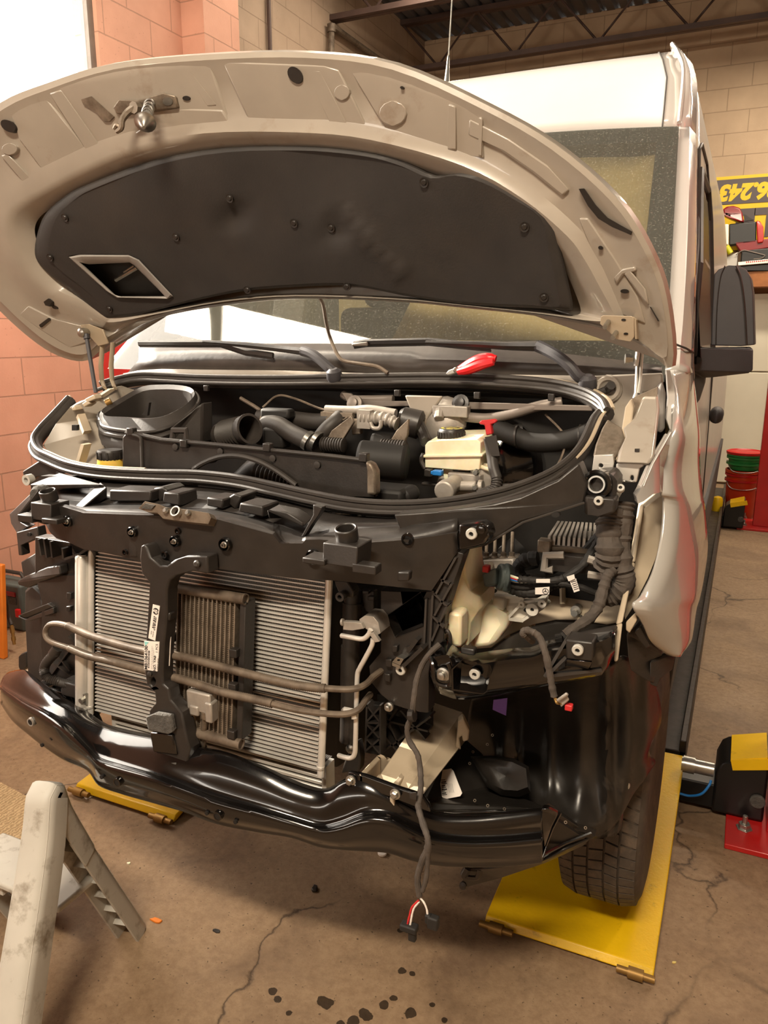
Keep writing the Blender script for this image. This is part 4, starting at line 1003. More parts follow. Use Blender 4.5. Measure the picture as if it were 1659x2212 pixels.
# right arm of the carrier: up to the wing mount, with its bracket and washers
m = MB(); m.plate([(850, 1112), (940, 1106), (1050, 1092), (1130, 1072), (1200, 1040), (1250, 1000), (1268, 1045), (1262, 1088), (1130, 1125), (1060, 1172), (1048, 1180), (990, 1192), (985, 1155), (930, 1162), (870, 1160)], lambda a, b: PY(a, b, -.34 + .00035*(a-990)), V(0, .05, 0)); arm = obj('carrier_arm', m, M['black'], van, bevel=.004)
m = MB(); m.tube([PY(1050, 1176, -.33), PY(1130, 1128, -.30), PY(1262, 1086, -.25)], .004, 6, flat=.6); obj('arm_edge', m, M['rubber'], arm)
m = MB(); m.plate([(990, 1133), (1036, 1132), (1052, 1142), (1056, 1160), (1048, 1176), (1030, 1182), (990, 1190)], lambda a, b: PY(a, b, -.40), V(0, .05, 0)); br = obj('arm_bracket', m, M['gloss'], arm, bevel=.005)
def washer(a, b, Y, r=.02, par=None, mt='washer_white', ax=V(0, -1, 0)):
    r = r*.55; c = PY(a, b, Y); mm = MB(); mm.lathe(c, ax, [(r*.42, -.004), (r, -.004), (r, .003), (r*.85, .005), (r*.42, .005)], 22, closed=True); w = obj('washer', mm, M[mt], par or van)
    mm = MB(); mm.lathe(c, ax, [(r*.42, -.006), (r*.42, -.001), (.0001, -.001)], 12); obj('washer_hole', mm, M['deep'], w); return w
washer(1019, 1153, -.405, .021, br); 
m = MB(); c = PY(1042, 1143, -.405); m.lathe(c, (0, -1, 0), [(.012, 0), (.012, .004), (.008, .004), (.0075, .009), (.004, .01)], 14); obj('hex_bolt', m, M['gloss'], br)
m = MB(); m.plate([(1272, 1046), (1285, 1024), (1320, 1022), (1332, 1040), (1330, 1082), (1322, 1096), (1266, 1084)], lambda a, b: PY(a, b, -.22), V(0, .09, 0)); mb_ = obj('wing_mount', m, M['black'], arm, bevel=.007)
m = MB(); c = PY(1290, 1046, -.226); m.lathe(c, (-.1, -1, .1), [(.017, -.02), (.030, -.02), (.030, .008), (.024, .010), (.018, .004)], 26, closed=True); obj('bushing', m, M['gloss'], mb_)
m = MB(); m.lathe(c, (-.1, -1, .1), [(.014, -.02), (.018, -.02), (.018, .008), (.0145, .008)], 22, closed=True); obj('bushing_sleeve', m, M['steel'], mb_)
m = MB(); m.plate([(1262, 1072), (1330, 1078), (1328, 1108), (1300, 1118), (1262, 1112)], lambda a, b: PY(a, b, -.25), V(0, .05, 0)); obj('mount_foot', m, M['black'], arm, bevel=.005)
washer(1293, 1082, -.255, .017, mb_); washer(1340, 1055, -.2, .016, mb_, ax=V(.1, -.8, .6))
m = MB(); m.plate(ell(1200, 1112, 9, 6), lambda a, b: PY(a, b, -.345+.0003*210), V(0, .01, 0)); obj('slot', m, M['deep'], arm)

# cooling pack -----------------------------------------------------
def condP(a, b, off=0.0):
    return PF(a, b, lambda x, z: -.385 - .06*(1.18-z)/.5 - off)
TL, TR, BR_, BL = (206, 1186), (722, 1250), (708, 1706), (214, 1508)
def fin_mat(name, c1, c2, scale, axis):
    t = NT(name); sp = t.n('ShaderNodeSeparateXYZ'); t.l(t.tc.outputs['Object'], sp.inputs[0])
    v = t.math('SINE', t.math('MULTIPLY', sp.outputs[axis], scale)); 
    t.set(Base_Color=t.mix(t.math('GREATER_THAN', v, 0.1), lin(c1), lin(c2)), Roughness=.55, Metallic=.35); return t.m
M['fin'] = fin_mat('condenser_fins', '#35312e', '#77716b', 1400.0, 'X')
M['fin2'] = fin_mat('cooler_fins', '#3a3129', '#7d6e5c', 1400.0, 'Z')
xl, xr = condP(*TL).x, condP(*TR).x
ztop, zbot = 1.195, .757
def cpt(x, z, off): return V(x, -.385 - .06*(1.18-z)/.5 - off, z)
xl, xr = -.335, .335
cond = MB(); cond.hexa([cpt(xl, zbot, -.006), cpt(xr, zbot, -.006), cpt(xr, ztop, -.006), cpt(xl, ztop, -.006)], [cpt(xl, zbot, -.02), cpt(xr, zbot, -.02), cpt(xr, ztop, -.02), cpt(xl, ztop, -.02)])
condenser = obj('condenser', cond, M['fin'], van, smooth=False, label='aluminium condenser core')
m = MB(); N = 45
for i in range(N+1):
    z = zbot + (ztop-zbot)*i/N; m.hexa([cpt(xl, z-.0015, .001), cpt(xr, z-.0015, .001), cpt(xr, z+.0015, .001), cpt(xl, z+.0015, .001)], [cpt(xl, z-.0015, -.018), cpt(xr, z-.0015, -.018), cpt(xr, z+.0015, -.018), cpt(xl, z+.0015, -.018)])
obj('cooling_tubes', m, M['alu'], condenser, smooth=False)
for xx in (xl-.012, xr+.012):
    m = MB(); a, b = cpt(xx, zbot-.012, .004), cpt(xx, ztop+.005, .004); m.rod(a, b, .0085, 18); m.rod(a + V(0, 0, .02), a + V(0, 0, .025), .0095, 18); obj('header_tube', m, M['alu'], condenser)
m = MB(); a, b = cpt(xl-.035, 1.165, .012), cpt(xl-.035, .70, .01)
m.lathe(a, (b-a), [(.0155, 0), (.0175, .004), (.0175, .40), (.0165, .402), (.0175, .408), (.0175, .462), (.015, .466)], 22); m.lathe(a, (a-b), [(.012, -.004), (.012, .003)], 18)
dr = obj('receiver_drier', m, M['alu'], condenser, label='upright aluminium receiver bottle')
m = MB()
for z in (.745, .79): m.box(cpt(xl-.022, z, .012), (.02, .016, .03)); m.rod(cpt(xl-.022, z, .02), cpt(xl-.022, z, .03), .007, 6)
obj('drier_clamp', m, M['steel'], dr)
# intercooler peeping out below
m = MB()
def ipt(x, z, off): return V(x, -.415 - off, z)
for i in range(6):
    z = .738 - .0155*i; m.hexa([ipt(-.29, z-.0045, 0), ipt(.335, z-.0045, 0), ipt(.335, z+.0045, 0), ipt(-.29, z+.0045, 0)], [ipt(-.29, z-.006, -.05), ipt(.335, z-.006, -.05), ipt(.335, z+.006, -.05), ipt(-.29, z+.006, -.05)])
ic = obj('intercooler', m, M['alu'], van, bevel=.002, label='broad silver tubes of the intercooler below the condenser')
m = MB(); m.hexa([ipt(-.29, .64, -.008), ipt(.335, .64, -.008), ipt(.335, .752, -.008), ipt(-.29, .752, -.008)], [ipt(-.29, .64, -.05), ipt(.335, .64, -.05), ipt(.335, .752, -.05), ipt(-.29, .752, -.05)]); obj('intercooler_fins', m, M['fin'], ic, smooth=False)
m = MB()
for xx in (-.295, .34): m.box(ipt(xx, .695, -.02), (.012, .04, .115))
obj('end_plate', m, M['alu'], ic)
# gearbox oil cooler in front of the condenser
def ocp(x, z, off=0): return V(x, -.445 - .06*(1.18-z)/.5 - off, z)
ox0, ox1, oz0, oz1 = PF(374, 1300, lambda x, z: -.47).x, PF(497, 1300, lambda x, z: -.47).x, .815, 1.135
m = MB(); m.hexa([ocp(ox0, oz0, -.006), ocp(ox1, oz0, -.006), ocp(ox1, oz1, -.006), ocp(ox0, oz1, -.006)], [ocp(ox0, oz0, -.03), ocp(ox1, oz0, -.03), ocp(ox1, oz1, -.03), ocp(ox0, oz1, -.03)])
oilc = obj('oil_cooler', m, M['fin2'], van, smooth=False, label='dusty upright oil cooler in front of the condenser')
m = MB()
for i in range(14):
    x = ox0 + (ox1-ox0)*i/13; m.hexa([ocp(x-.0016, oz0, .002), ocp(x+.0016, oz0, .002), ocp(x+.0016, oz1, .002), ocp(x-.0016, oz1, .002)], [ocp(x-.0016, oz0, -.02), ocp(x+.0016, oz0, -.02), ocp(x+.0016, oz1, -.02), ocp(x-.0016, oz1, -.02)])
obj('cooling_tubes', m, M['alu_d'], oilc, smooth=False)
for z in (oz0-.008, oz1+.008):
    m = MB(); a, b = ocp(ox0-.006, z, .0), ocp(ox1+.022, z, .0); m.rod(a, b, .0125, 16); m.lathe(b, (1, 0, 0), [(.0125, 0), (.0135, .002), (.0135, .006), (.010, .006), (.010, .002)], 16); obj('header_tube', m, M['brown'], oilc)
m = MB(); m.hexa([ocp(ox1+.012, oz0, .0), ocp(ox1+.028, oz0, .0), ocp(ox1+.028, oz1, .0), ocp(ox1+.012, oz1, .0)], [ocp(ox1+.012, oz0, -.04), ocp(ox1+.028, oz0, -.04), ocp(ox1+.028, oz1, -.04), ocp(ox1+.012, oz1, -.04)])
for z in (.83, .94, 1.02): m.box(ocp(ox1+.006, z, .004), (.02, .02, .02))
for z in (.86, .92, 1.02): m.box(ocp(ox0-.016, z, -.01), (.012, .02, .018))
obj('cooler_frame', m, M['black'], oilc, bevel=.002)
m = MB(); c = PY(437, 1512, -.49); m.box(c, (.068, .03, .05)); m.box(c + V(-.012, -.004, -.022), (.026, .03, .025)); m.box(c + V(.03, -.006, -.018), (.02, .028, .05)); vb = obj('valve_block', m, M['cast'], oilc, bevel=.004)
m = MB()
for a0, a1, a2 in (((418, 1525), (416, 1580), (414, 1610)), ((445, 1535), (440, 1590), (436, 1615))):
    m.tube([PY(*a0, -.495), PY(*a1, -.485), PY(*a2, -.475)], .008, 10); m.rod(PY(*a0, -.495), PY(a0[0], a0[1]+14, -.493), .012, 12); m.rod(PY(*a2, -.475), PY(a2[0], a2[1]+16, -.47), .013, 12)
obj('cooler_pipes', m, M['alu_d'], oilc)
m = MB()
for q in ([(383, 1478), (392, 1478), (412, 1540), (404, 1545)], [(494, 1502), (502, 1506), (472, 1575), (452, 1582), (450, 1566), (474, 1545)]): m.plate(q, lambda a, b: PY(a, b, -.46), V(0, .02, 0))
obj('valve_bracket', m, M['black'], oilc, bevel=.002)
# power steering cooling loop: finned tube out and back
UP = [(1658/2, 1150+590/2, -.36), (806, 1462, -.40), (790, 1478, -.43), (765, 1488, -.455), (720, 1488, -.47), (640, 1480, -.48), (520, 1452, -.49), (400, 1420, -.49), (300, 1404, -.485), (210, 1378, -.475), (170, 1362, -.465), (140, 1350, -.46), (118, 1347, -.455), (104, 1352, -.45), (98, 1366, -.45), (102, 1380, -.455), (118, 1390, -.46), (150, 1400, -.465), (190, 1416, -.475), (240, 1428, -.485), (310, 1447, -.49), (400, 1470, -.495), (480, 1495, -.495), (560, 1513, -.49), (640, 1533, -.485), (710, 1542, -.475), (750, 1542, -.46), (775, 1532, -.445), (790, 1512, -.42), (800, 1500, -.39)]
pts = cr([PY(*p) for p in UP], 8)
m = MB(); m.tube(pts, .0072, 10); loop = obj('steering_cooler_loop', m, M['brown'], van, label='dirty steel cooling loop crossing the coolers')
m = MB()
for lo_, hi_ in ((34, 88), (136, 188)):
    seg = []
    P = pts[lo_:hi_]
    for a, b in zip(P, P[1:]):
        n = max(1, int((b-a).length/.0021))
        seg += [a.lerp(b, k/n) for k in range(n)]
    m.tube(seg, .010, 10, rf=lambda t, i: 0.0104 if i % 2 else .0088)
obj('wound_fin', m, M['brown'], loop, angle=80)
# centre brace with stickers and foam
def brP(a, b): return PF(a, b, lambda x, z: -.525 - .03*max(0, (1.0-z)))
BR1 = [(303, 1180), (312, 1176), (318, 1185), (325, 1205), (345, 1222), (360, 1222), (375, 1210), (405, 1200), (447, 1201), (449, 1240), (415, 1234), (385, 1242), (366, 1255), (360, 1275), (360, 1330), (354, 1390), (351, 1450), (352, 1478), (364, 1488), (368, 1512), (392, 1540), (404, 1600), (410, 1618), (398, 1675), (388, 1675), (345, 1662), (336, 1632), (328, 1580), (320, 1560), (322, 1535), (335, 1520), (333, 1495), (316, 1480), (312, 1452), (314, 1390), (318, 1330), (322, 1260), (305, 1238), (301, 1205)]
BHO = [(324, 1467), (331, 1463), (335, 1470), (334, 1480), (328, 1484), (323, 1477)]
m = MB(); m.plate(BR1, brP, V(.004, .035, 0), [BHO]); brace = obj('centre_brace', m, M['black'], van, bevel=.005, seg=3)
m = MB(); c = brP(428, 1217) + V(0, -.003, 0); m.lathe(c, (0, -1, .1), [(.008, -.002), (.008, .003), (.005, .006)], 14); c = brP(325, 1455) + V(0, -.001, 0); m.lathe(c, (0, -1, .1), [(.006, -.002), (.006, .003), (.003, .004)], 12); obj('push_pin', m, M['rubber'], brace)
pocket([(360, 1323), (367, 1325), (366, 1343), (360, 1341)], -.52, .02, name='brace_tab', par=brace)
def quadlab(q, name, mats, par, off=.0012):
    """a flat sticker: corners tl,tr,br,bl in the picture; returns mesh and a mapper u,v -> point"""
    P = [brP(*p) + V(0, -off, 0) for p in q]
    f = lambda u, v: (P[0].lerp(P[1], u)).lerp(P[3].lerp(P[2], u), v)
    return P, f
def bars(m, f, u0, u1, v0, v1, n, along='v', seed=1, off=V(0, -.0006, 0)):
    R = random.Random(seed); t = 0.0; w = []
    while t < 1: a = R.choice((.6, 1, 1.6, 2.2))/n; w.append((t, min(1, t+a*.55))); t += a
    for a, b in w:
        if along == 'v': q = [(u0, v0+(v1-v0)*a), (u1, v0+(v1-v0)*a), (u1, v0+(v1-v0)*b), (u0, v0+(v1-v0)*b)]
        else: q = [(u0+(u1-u0)*a, v0), (u0+(u1-u0)*b, v0), (u0+(u1-u0)*b, v1), (u0+(u1-u0)*a, v1)]
        m.add([f(*p) + off for p in q], [(0, 1, 2, 3)])
P, f = quadlab([(331, 1305), (346, 1309), (336, 1384), (321, 1378)], 'sticker', None, brace)
m = MB(); m.poly(P, (0, .001, 0)); m.mat(1); bars(m, f, .58, .80, .34, .72, 13, seed=3); bars(m, f, .36, .58, .32, .66, 12, seed=5)
c = f(.55, .17); ex = (f(.55, .3) - f(.55, .1)); ey = f(.9, .17) - f(.2, .17)
for k in range(2):
    arc = [c + V(0, -.0006, 0) + ey.normalized()*(.0082*math.cos(a))*(1) + ex.normalized()*(.0082*math.sin(a)) for a in [math.radians(20 + 180*k + 140*i/8) for i in range(9)]]
    m.add(arc, [tuple(range(9))])
m.mat(0); m.text('SF', c + V(0, -.0013, 0), ex, ey, .011, bold=.0004)
m.mat(1); m.text('SF', c + V(0, -.0011, 0), ex, ey, .013, bold=.0009)
for u, w_ in ((.28, .1), (.55, .16)):
    bars(m, f, u, u+.1, .76, .76+w_, 8, seed=9)
obj('sticker', m, [M['label'], M['ink']], brace, smooth=False, fix=False, label='white logo and barcode sticker')
P, f = quadlab([(312, 1384), (344, 1386), (340, 1450), (312, 1446)], 'sticker', None, brace)
P2 = [P[1], brP(356, 1382) + V(.001, .02, 0), brP(353, 1445) + V(.001, .02, 0), P[2]]
m = MB(); m.poly(P, (0, .001, 0)); m.poly(P2, (0, .001, 0))
m.mat(2); m.add([f(*q) + V(0, -.0006, 0) for q in ((.02, .02), (.34, .03), (.1, .17))], [(0, 1, 2)])
m.mat(1); up_ = f(.1, .2) - f(.1, .9); rt = f(.9, .5) - f(.1, .5)
m.text('MB1064100', f(.17, .57) + V(0, -.0007, 0), up_, -rt, .0125, bold=.0003)
bars(m, f, .30, .42, .32, .92, 22, seed=2)
for u in (.55, .62, .70): bars(m, f, u, u+.018, .15 + (u-.55), .96, 26, seed=int(u*100))
m.text('1 PCS', f(.90, .22) + V(0, -.0007, 0), up_, -rt, .009); m.text('C/NO. YA8', f(.82, .80) + V(0, -.0007, 0), up_, -rt, .010, bold=.0002)
f2 = lambda u, v: (P2[0].lerp(P2[1], u)).lerp(P2[3].lerp(P2[2], u), v)
bars(m, f2, .15, .45, .3, .85, 20, seed=4, off=V(.0006, -.0008, 0)); bars(m, f2, .58, .80, .45, .92, 9, seed=6, off=V(.0006, -.0008, 0)); bars(m, lambda u, v: f(u, v), 1.0, 1.04, .55, .97, 11, seed=8)
obj('sticker', m, [M['label'], M['ink'], M['teal']], brace, smooth=False, fix=False, label='folded white part number sticker')
m = MB(); m.plate([(322, 1545), (345, 1535), (378, 1540), (384, 1575), (370, 1582), (328, 1573)], lambda a, b: brP(a, b) + V(0, -.014, 0), V(0, .014, 0)); obj('foam_block', m, M['foam'], brace, bevel=.004)
m = MB(); m.plate([(352, 1642), (385, 1645), (387, 1664), (356, 1656)], lambda a, b: brP(a, b) + V(0, -.008, 0), V(0, .01, 0)); obj('foam_block', m, M['foam'], brace, bevel=.002)
m = MB(); m.plate([(326, 1580), (376, 1584), (386, 1630), (334, 1622)], lambda a, b: brP(a, b) + V(0, -.006, 0), V(0, .008, 0)); obj('catch_plate', m, M['gloss'], brace, bevel=.004)

# bumper beam ---------------------------------------------------------
def bmf(off): return lambda x, z: -.565 + .31*x*x - off
cols = [(2, 1462, 1478, 1498, 1518), (28, 1458, 1492, 1528, 1556), (60, 1482, 1512, 1552, 1584), (100, 1510, 1532, 1580, 1616), (140, 1535, 1560, 1606, 1642), (190, 1570, 1612, 1640, 1664), (215, 1583, 1634, 1668, 1696), (260, 1594, 1648, 1688, 1713), (330, 1608, 1668, 1708, 1733), (400, 1628, 1694, 1732, 1753), (470, 1640, 1718, 1760, 1779), (560, 1672, 1744, 1780, 1797), (630, 1702, 1766, 1795, 1808), (690, 1716, 1782, 1812, 1828), (735, 1694, 1772, 1818, 1834), (790, 1692, 1752, 1810, 1838), (840, 1714, 1756, 1812, 1842), (890, 1738, 1778, 1828, 1858), (940, 1760, 1800, 1842, 1868), (1010, 1764, 1808, 1848, 1872), (1090, 1758, 1806, 1846, 1871), (1150, 1751, 1800, 1842, 1865), (1172, 1749, 1798, 1838, 1862)]
def crow(i, off, dy=0): return cr([PF(c[0], c[i]+dy, bmf(off)) for c in cols], 5)
r_top = [p + V(0, .04*(1-max(0, p.x)), 0) for p in crow(1, -.03)]; r_a = crow(2, -.01); r_f = [a.lerp(b, .35) for a, b in zip(crow(2, .015), crow(3, .02))]; r_b = crow(3, .018); r_bot = crow(4, -.005)
keys = [[p + V(0, .03, -.05) for p in r_top], r_top, [a.lerp(b, .5) + V(0, -.008, .010) for a, b in zip(r_top, r_a)], [p + V(0, -.002, .002) for p in r_a], r_f, r_b, [a.lerp(b, .7) for a, b in zip(r_b, r_bot)], r_bot, [p + V(0, .05, .01) for p in r_bot]]
m = MB(); m.grid([list(r) for r in zip(*[cr(list(c), 4) for c in zip(*keys)])])
beam = obj('bumper_beam', m, M['gloss'], van, angle=60, solid=.006, label='glossy black steel bumper beam')
for a, b, r, inner in ((66, 1560, .011, True), (253, 1690, .0105, False), (470, 1763, .0105, False)):
    c = PF(a, b, bmf(.024)); mm = MB(); mm.lathe(c, (0, -1, 0), [(r*.72, .002), (r, .002), (r*1.1, -.004), (r*1.1, -.012), (r*.72, -.012)], 22, closed=True); rg = obj('hole_rim', mm, M['cast'] if inner else M['gloss'], beam)
    mm = MB(); mm.lathe(c + V(0, -.001, 0), (0, 1, 0), [(r*.73, 0), (r*.73, .004)], 18); obj('hole', mm, M['deep'], rg)
for a, b in ((446, 1757), (508, 1776), (219, 1679), (90, 1610)):
    c = PF(a, b, bmf(.021)); mm = MB(); mm.lathe(c, (0, -1, 0), [(.005, -.004), (.005, .001)], 10); obj('small_hole', mm, M['deep'], beam)
# mounting plates at both ends of the beam with their bolts
m = MB(); m.plate([(66, 1490), (72, 1480), (150, 1500), (156, 1516), (168, 1570), (120, 1530), (75, 1510)], lambda a, b: PY(a, b, -.42), V(0, .012, 0)); mp = obj('beam_mount', m, M['gloss'], van, bevel=.003)
for a, b in ((76, 1493), (137, 1511)):
    c = PY(a, b, -.425); mm = MB(); mm.lathe(c, (0, -1, .1), [(.0105, -.002), (.0105, .002), (.0068, .002), (.0068, .009), (.004, .010)], 6); obj('hex_bolt', mm, M['steel'], mp)
m = MB(); m.plate([(744, 1690), (752, 1668), (790, 1676), (860, 1702), (910, 1718), (925, 1740), (930, 1756), (890, 1742), (840, 1722), (790, 1706)], lambda a, b: PY(a, b, -.46), V(0, .012, 0)); mp = obj('beam_mount', m, M['gloss'], van, bevel=.003)
for a, b in ((758, 1686), (854, 1715)):
    c = PY(a, b, -.466); mm = MB(); mm.lathe(c, (0, -1, .1), [(.0085, -.002), (.0085, .010), (.006, .012)], 6); mm.lathe(c, (0, -1, .1), [(.0115, -.003), (.012, .002), (.008, .003)], 18); obj('hex_bolt', mm, M['steel'], mp)
# chassis legs behind the beam
def leg(F, B, name='chassis_leg', th=V(.0, .0, 0)):
    mm = MB(); mm.hexa(F, B); return obj(name, mm, M['cream'], van, bevel=.006)
m = MB(); m.hexa([PY(872, 1716, -.44), PY(918, 1716, -.44), PY(1012, 1596, -.12), PY(1000, 1536, -.10)], [PY(872, 1716, -.44) + V(-.08, .02, .0), PY(918, 1716, -.44) + V(-.08, .02, -.02), PY(1012, 1596, -.12) + V(-.10, .02, -.02), PY(1000, 1536, -.10) + V(-.1, .02, 0)])
cl = obj('chassis_leg', m, M['cream'], van, bevel=.006)
m = MB(); m.plate([(990, 1560), (1000, 1552), (1014, 1580), (1012, 1600), (1000, 1604), (998, 1590), (992, 1596), (996, 1622), (984, 1616)], lambda a, b: PY(a, b, -.19), V(-.01, .03, 0)); obj('tow_eye', m, M['cream'], cl, bevel=.004)
def sheet(q, ys, d, mt, name, par, bev=.002):
    mm = MB(); F = [PY(a, b, y) for (a, b), y in zip(q, ys)]; mm.hexa(F, [p + Vector(d) for p in F]); return obj(name, mm, mt, par, bevel=bev)
sheet([(776, 1672), (784, 1677), (822, 1640), (814, 1632)], (-.46, -.46, -.33, -.33), (0, 0, -.06), M['cream'], 'box_wall', cl)
sheet([(812, 1632), (822, 1628), (884, 1655), (876, 1662)], (-.33, -.33, -.33, -.33), (0, 0, -.05), M['cream'], 'box_wall', cl)
sheet([(842, 1700), (852, 1704), (888, 1660), (878, 1654)], (-.46, -.46, -.33, -.33), (0, 0, -.06), M['cream'], 'box_wall', cl)
m = MB(); a, b = PY(812, 1676, -.40) + V(0, 0, -.02), PY(850, 1690, -.40) + V(0, 0, -.02); m.rod(a, b, .024, 14); m.rod(a + V(.01, .05, .0), b + V(.02, .05, 0), .024, 14); obj('crush_tube', m, M['cream'], cl, bevel=.006)
# ------------------------------------------------------------------ right front corner (driver side)
def YL(L):
    """lookup for outlines whose points carry their own depth: [(px,py,Y)...]"""
    D = {(a, b): y for a, b, y in L}
    return [(a, b) for a, b, y in L], (lambda a, b: PY(a, b, D[(a, b)]))
def slab(L, dv, mt, name, par=None, bevel=.003, holes=(), angle=35, label=None):
    mm = MB(); lo, f = YL(L); mm.plate(lo, f, dv); return obj(name, mm, M[mt], par or van, bevel=bevel, angle=angle, label=label)
def ribs(segs, r, mt, name, par):
    mm = MB()
    for a, b in segs:
        p, q = PY(*a), PY(*b); d = (q-p).normalized(); n = d.cross(V(0, 1, 0)).normalized()*r
        mm.hexa([p-n, p+n, q+n, q-n], [p-n + V(0, .03, 0), p+n + V(0, .03, 0), q+n + V(0, .03, 0), q-n + V(0, .03, 0)])
    return obj(name, mm, M[mt], par, smooth=False)
# headlamp carrier: black moulded plate between cooling pack and wing
y0 = -.37
hc_out = [(822, 1276), (900, 1279), (934, 1276), (946, 1240), (986, 1192), (1002, 1196), (985, 1245), (962, 1322), (958, 1385), (935, 1404), (926, 1452), (925, 1540), (905, 1538), (872, 1530), (848, 1522), (822, 1500), (800, 1472), (797, 1440), (822, 1410), (822, 1378)]
hol = [(834, 1332), (908, 1281), (920, 1304), (914, 1352), (854, 1376)]
m = MB(); m.plate(hc_out, lambda a, b: PY(a, b, y0), V(0, .04, 0), [hol]); hc = obj('headlamp_carrier', m, M['black'], van, bevel=.004)
m = MB(); m.grid([[PY(a, b, y0-.004) for a, b in hol], [PY(a, b, y0+.10) for a, b in [(856, 1338), (905, 1300), (912, 1312), (908, 1345), (868, 1366)]]], closed=True); m.plate([(856, 1338), (905, 1300), (912, 1312), (908, 1345), (868, 1366)], lambda a, b: PY(a, b, y0+.10), V(0, .01, 0)); obj('lamp_duct', m, M['gloss'], hc)
ribs([((940, 1285, y0-.01), (984, 1205, y0-.01)), ((938, 1330, y0-.01), (975, 1262, y0-.01)), ((932, 1385, y0-.01), (964, 1310, y0-.01)), ((948, 1250, y0-.01), (970, 1262, y0-.01)), ((937, 1282, y0-.01), (965, 1310, y0-.01)), ((934, 1332, y0-.01), (958, 1356, y0-.01)), ((935, 1276, y0-.01), (928, 1400, y0-.01)), ((920, 1295, y0-.01), (916, 1395, y0-.01))], .0022, 'black2', 'lattice_rib', hc)
ribs([((876, 1402, y0-.006), (914, 1396, y0-.006)), ((870, 1440, y0-.03), (912, 1400, y0-.03)), ((900, 1382, y0-.02), (880, 1410, y0-.02))], .004, 'black', 'stiffening_rib', hc)
for q in ([(846, 1395), (858, 1395), (857, 1410), (846, 1410)], [(832, 1424), (846, 1425), (845, 1442), (832, 1441)], [(830, 1455), (842, 1457), (842, 1474), (830, 1472)]): pocket(q, y0-.012, .02, name='snap_catch', bev=.002, par=hc)
washer(866, 1447, y0-.015, .021, hc)
m = MB(); m.plate([(847, 1430), (857, 1419), (872, 1424), (864, 1437)], lambda a, b: PY(a, b, y0-.03), V(0, .03, -.004), [ell(861, 1426, 3.5, 2)]); m.plate([(847, 1431), (864, 1438), (864, 1444), (847, 1438)], lambda a, b: PY(a, b, y0-.03), V(0, .003, 0)); obj('clip_nut', m, M['steel'], hc, bevel=.001)
m = MB(); c = PY(840, 1527, y0-.01); m.lathe(c, (0, -1, .1), [(.0105, -.004), (.0105, .002), (.0065, .003), (.006, .011), (.003, .012)], 12); obj('hex_bolt', m, M['steel'], hc)
# lower lattice beneath it
ya = -.30
lat = slab([(790, 1520, ya), (822, 1524, ya), (822, 1632, ya), (788, 1626, ya)], V(0, .02, 0), 'deep', 'lower_bracket', bevel=.001)
lat2 = slab([(815, 1500, ya+.10), (930, 1530, ya+.10), (930, 1600, ya+.10), (878, 1650, ya+.10), (815, 1632, ya+.10)], V(0, .02, 0), 'deep', 'lower_bracket', bevel=.001)
ribs([((792, 1522, ya-.02), (789, 1625, ya-.02)), ((821, 1524, ya-.02), (821, 1632, ya-.02)), ((792, 1524, ya-.02), (820, 1560, ya-.02)), ((820, 1528, ya-.02), (791, 1560, ya-.02)), ((791, 1564, ya-.02), (820, 1596, ya-.02)), ((820, 1564, ya-.02), (790, 1596, ya-.02)), ((791, 1596, ya-.02), (820, 1628, ya-.02)), ((820, 1596, ya-.02), (790, 1622, ya-.02)), ((791, 1562, ya-.02), (821, 1562, ya-.02))], .0022, 'black2', 'lattice_rib', lat)
ribs([((825, 1530, ya+.05), (880, 1650, ya+.05)), ((930, 1548, ya+.05), (822, 1628, ya+.05)), ((822, 1554, ya+.05), (924, 1580, ya+.05)), ((865, 1535, ya+.05), (918, 1598, ya+.05)), ((822, 1580, ya+.05), (878, 1648, ya+.05)), ((858, 1530, ya+.05), (826, 1580, ya+.05))], .0025, 'black2', 'lattice_rib', lat2)
# tube column and small parts right of the condenser
m = MB(); m.rod(PY(762, 1275, -.34), PY(752, 1600, -.36), .020, 16); m.rod(PY(762, 1300, -.34), PY(761, 1340, -.342), .023, 16); m.rod(PY(757, 1395, -.34), PY(755, 1480, -.342), .022, 16); tw = obj('side_tank', m, M['black'], van)
slab([(720, 1254, -.44), (750, 1256, -.44), (764, 1280, -.44), (762, 1292, -.44), (742, 1290, -.44), (730, 1278, -.44)], V(0, .03, 0), 'black', 'tank_bracket')
m = MB(); c = PY(743, 1284, -.445); m.lathe(c, (0, -1, 0), [(.010, 0), (.010, .02), (.005, .02), (.005, .004)], 12); obj('screw_post', m, M['black'], van)
slab([(778, 1275, -.33), (808, 1277, -.33), (808, 1330, -.33), (790, 1322, -.33), (778, 1300, -.33)], V(0, .02, 0), 'black', 'fuse_bracket')
for q in ([(782, 1276), (796, 1277), (796, 1284), (782, 1283)], [(794, 1288), (808, 1289), (808, 1298), (794, 1297)]): pocket(q, -.34, .012, name='snap_catch', bev=.002)
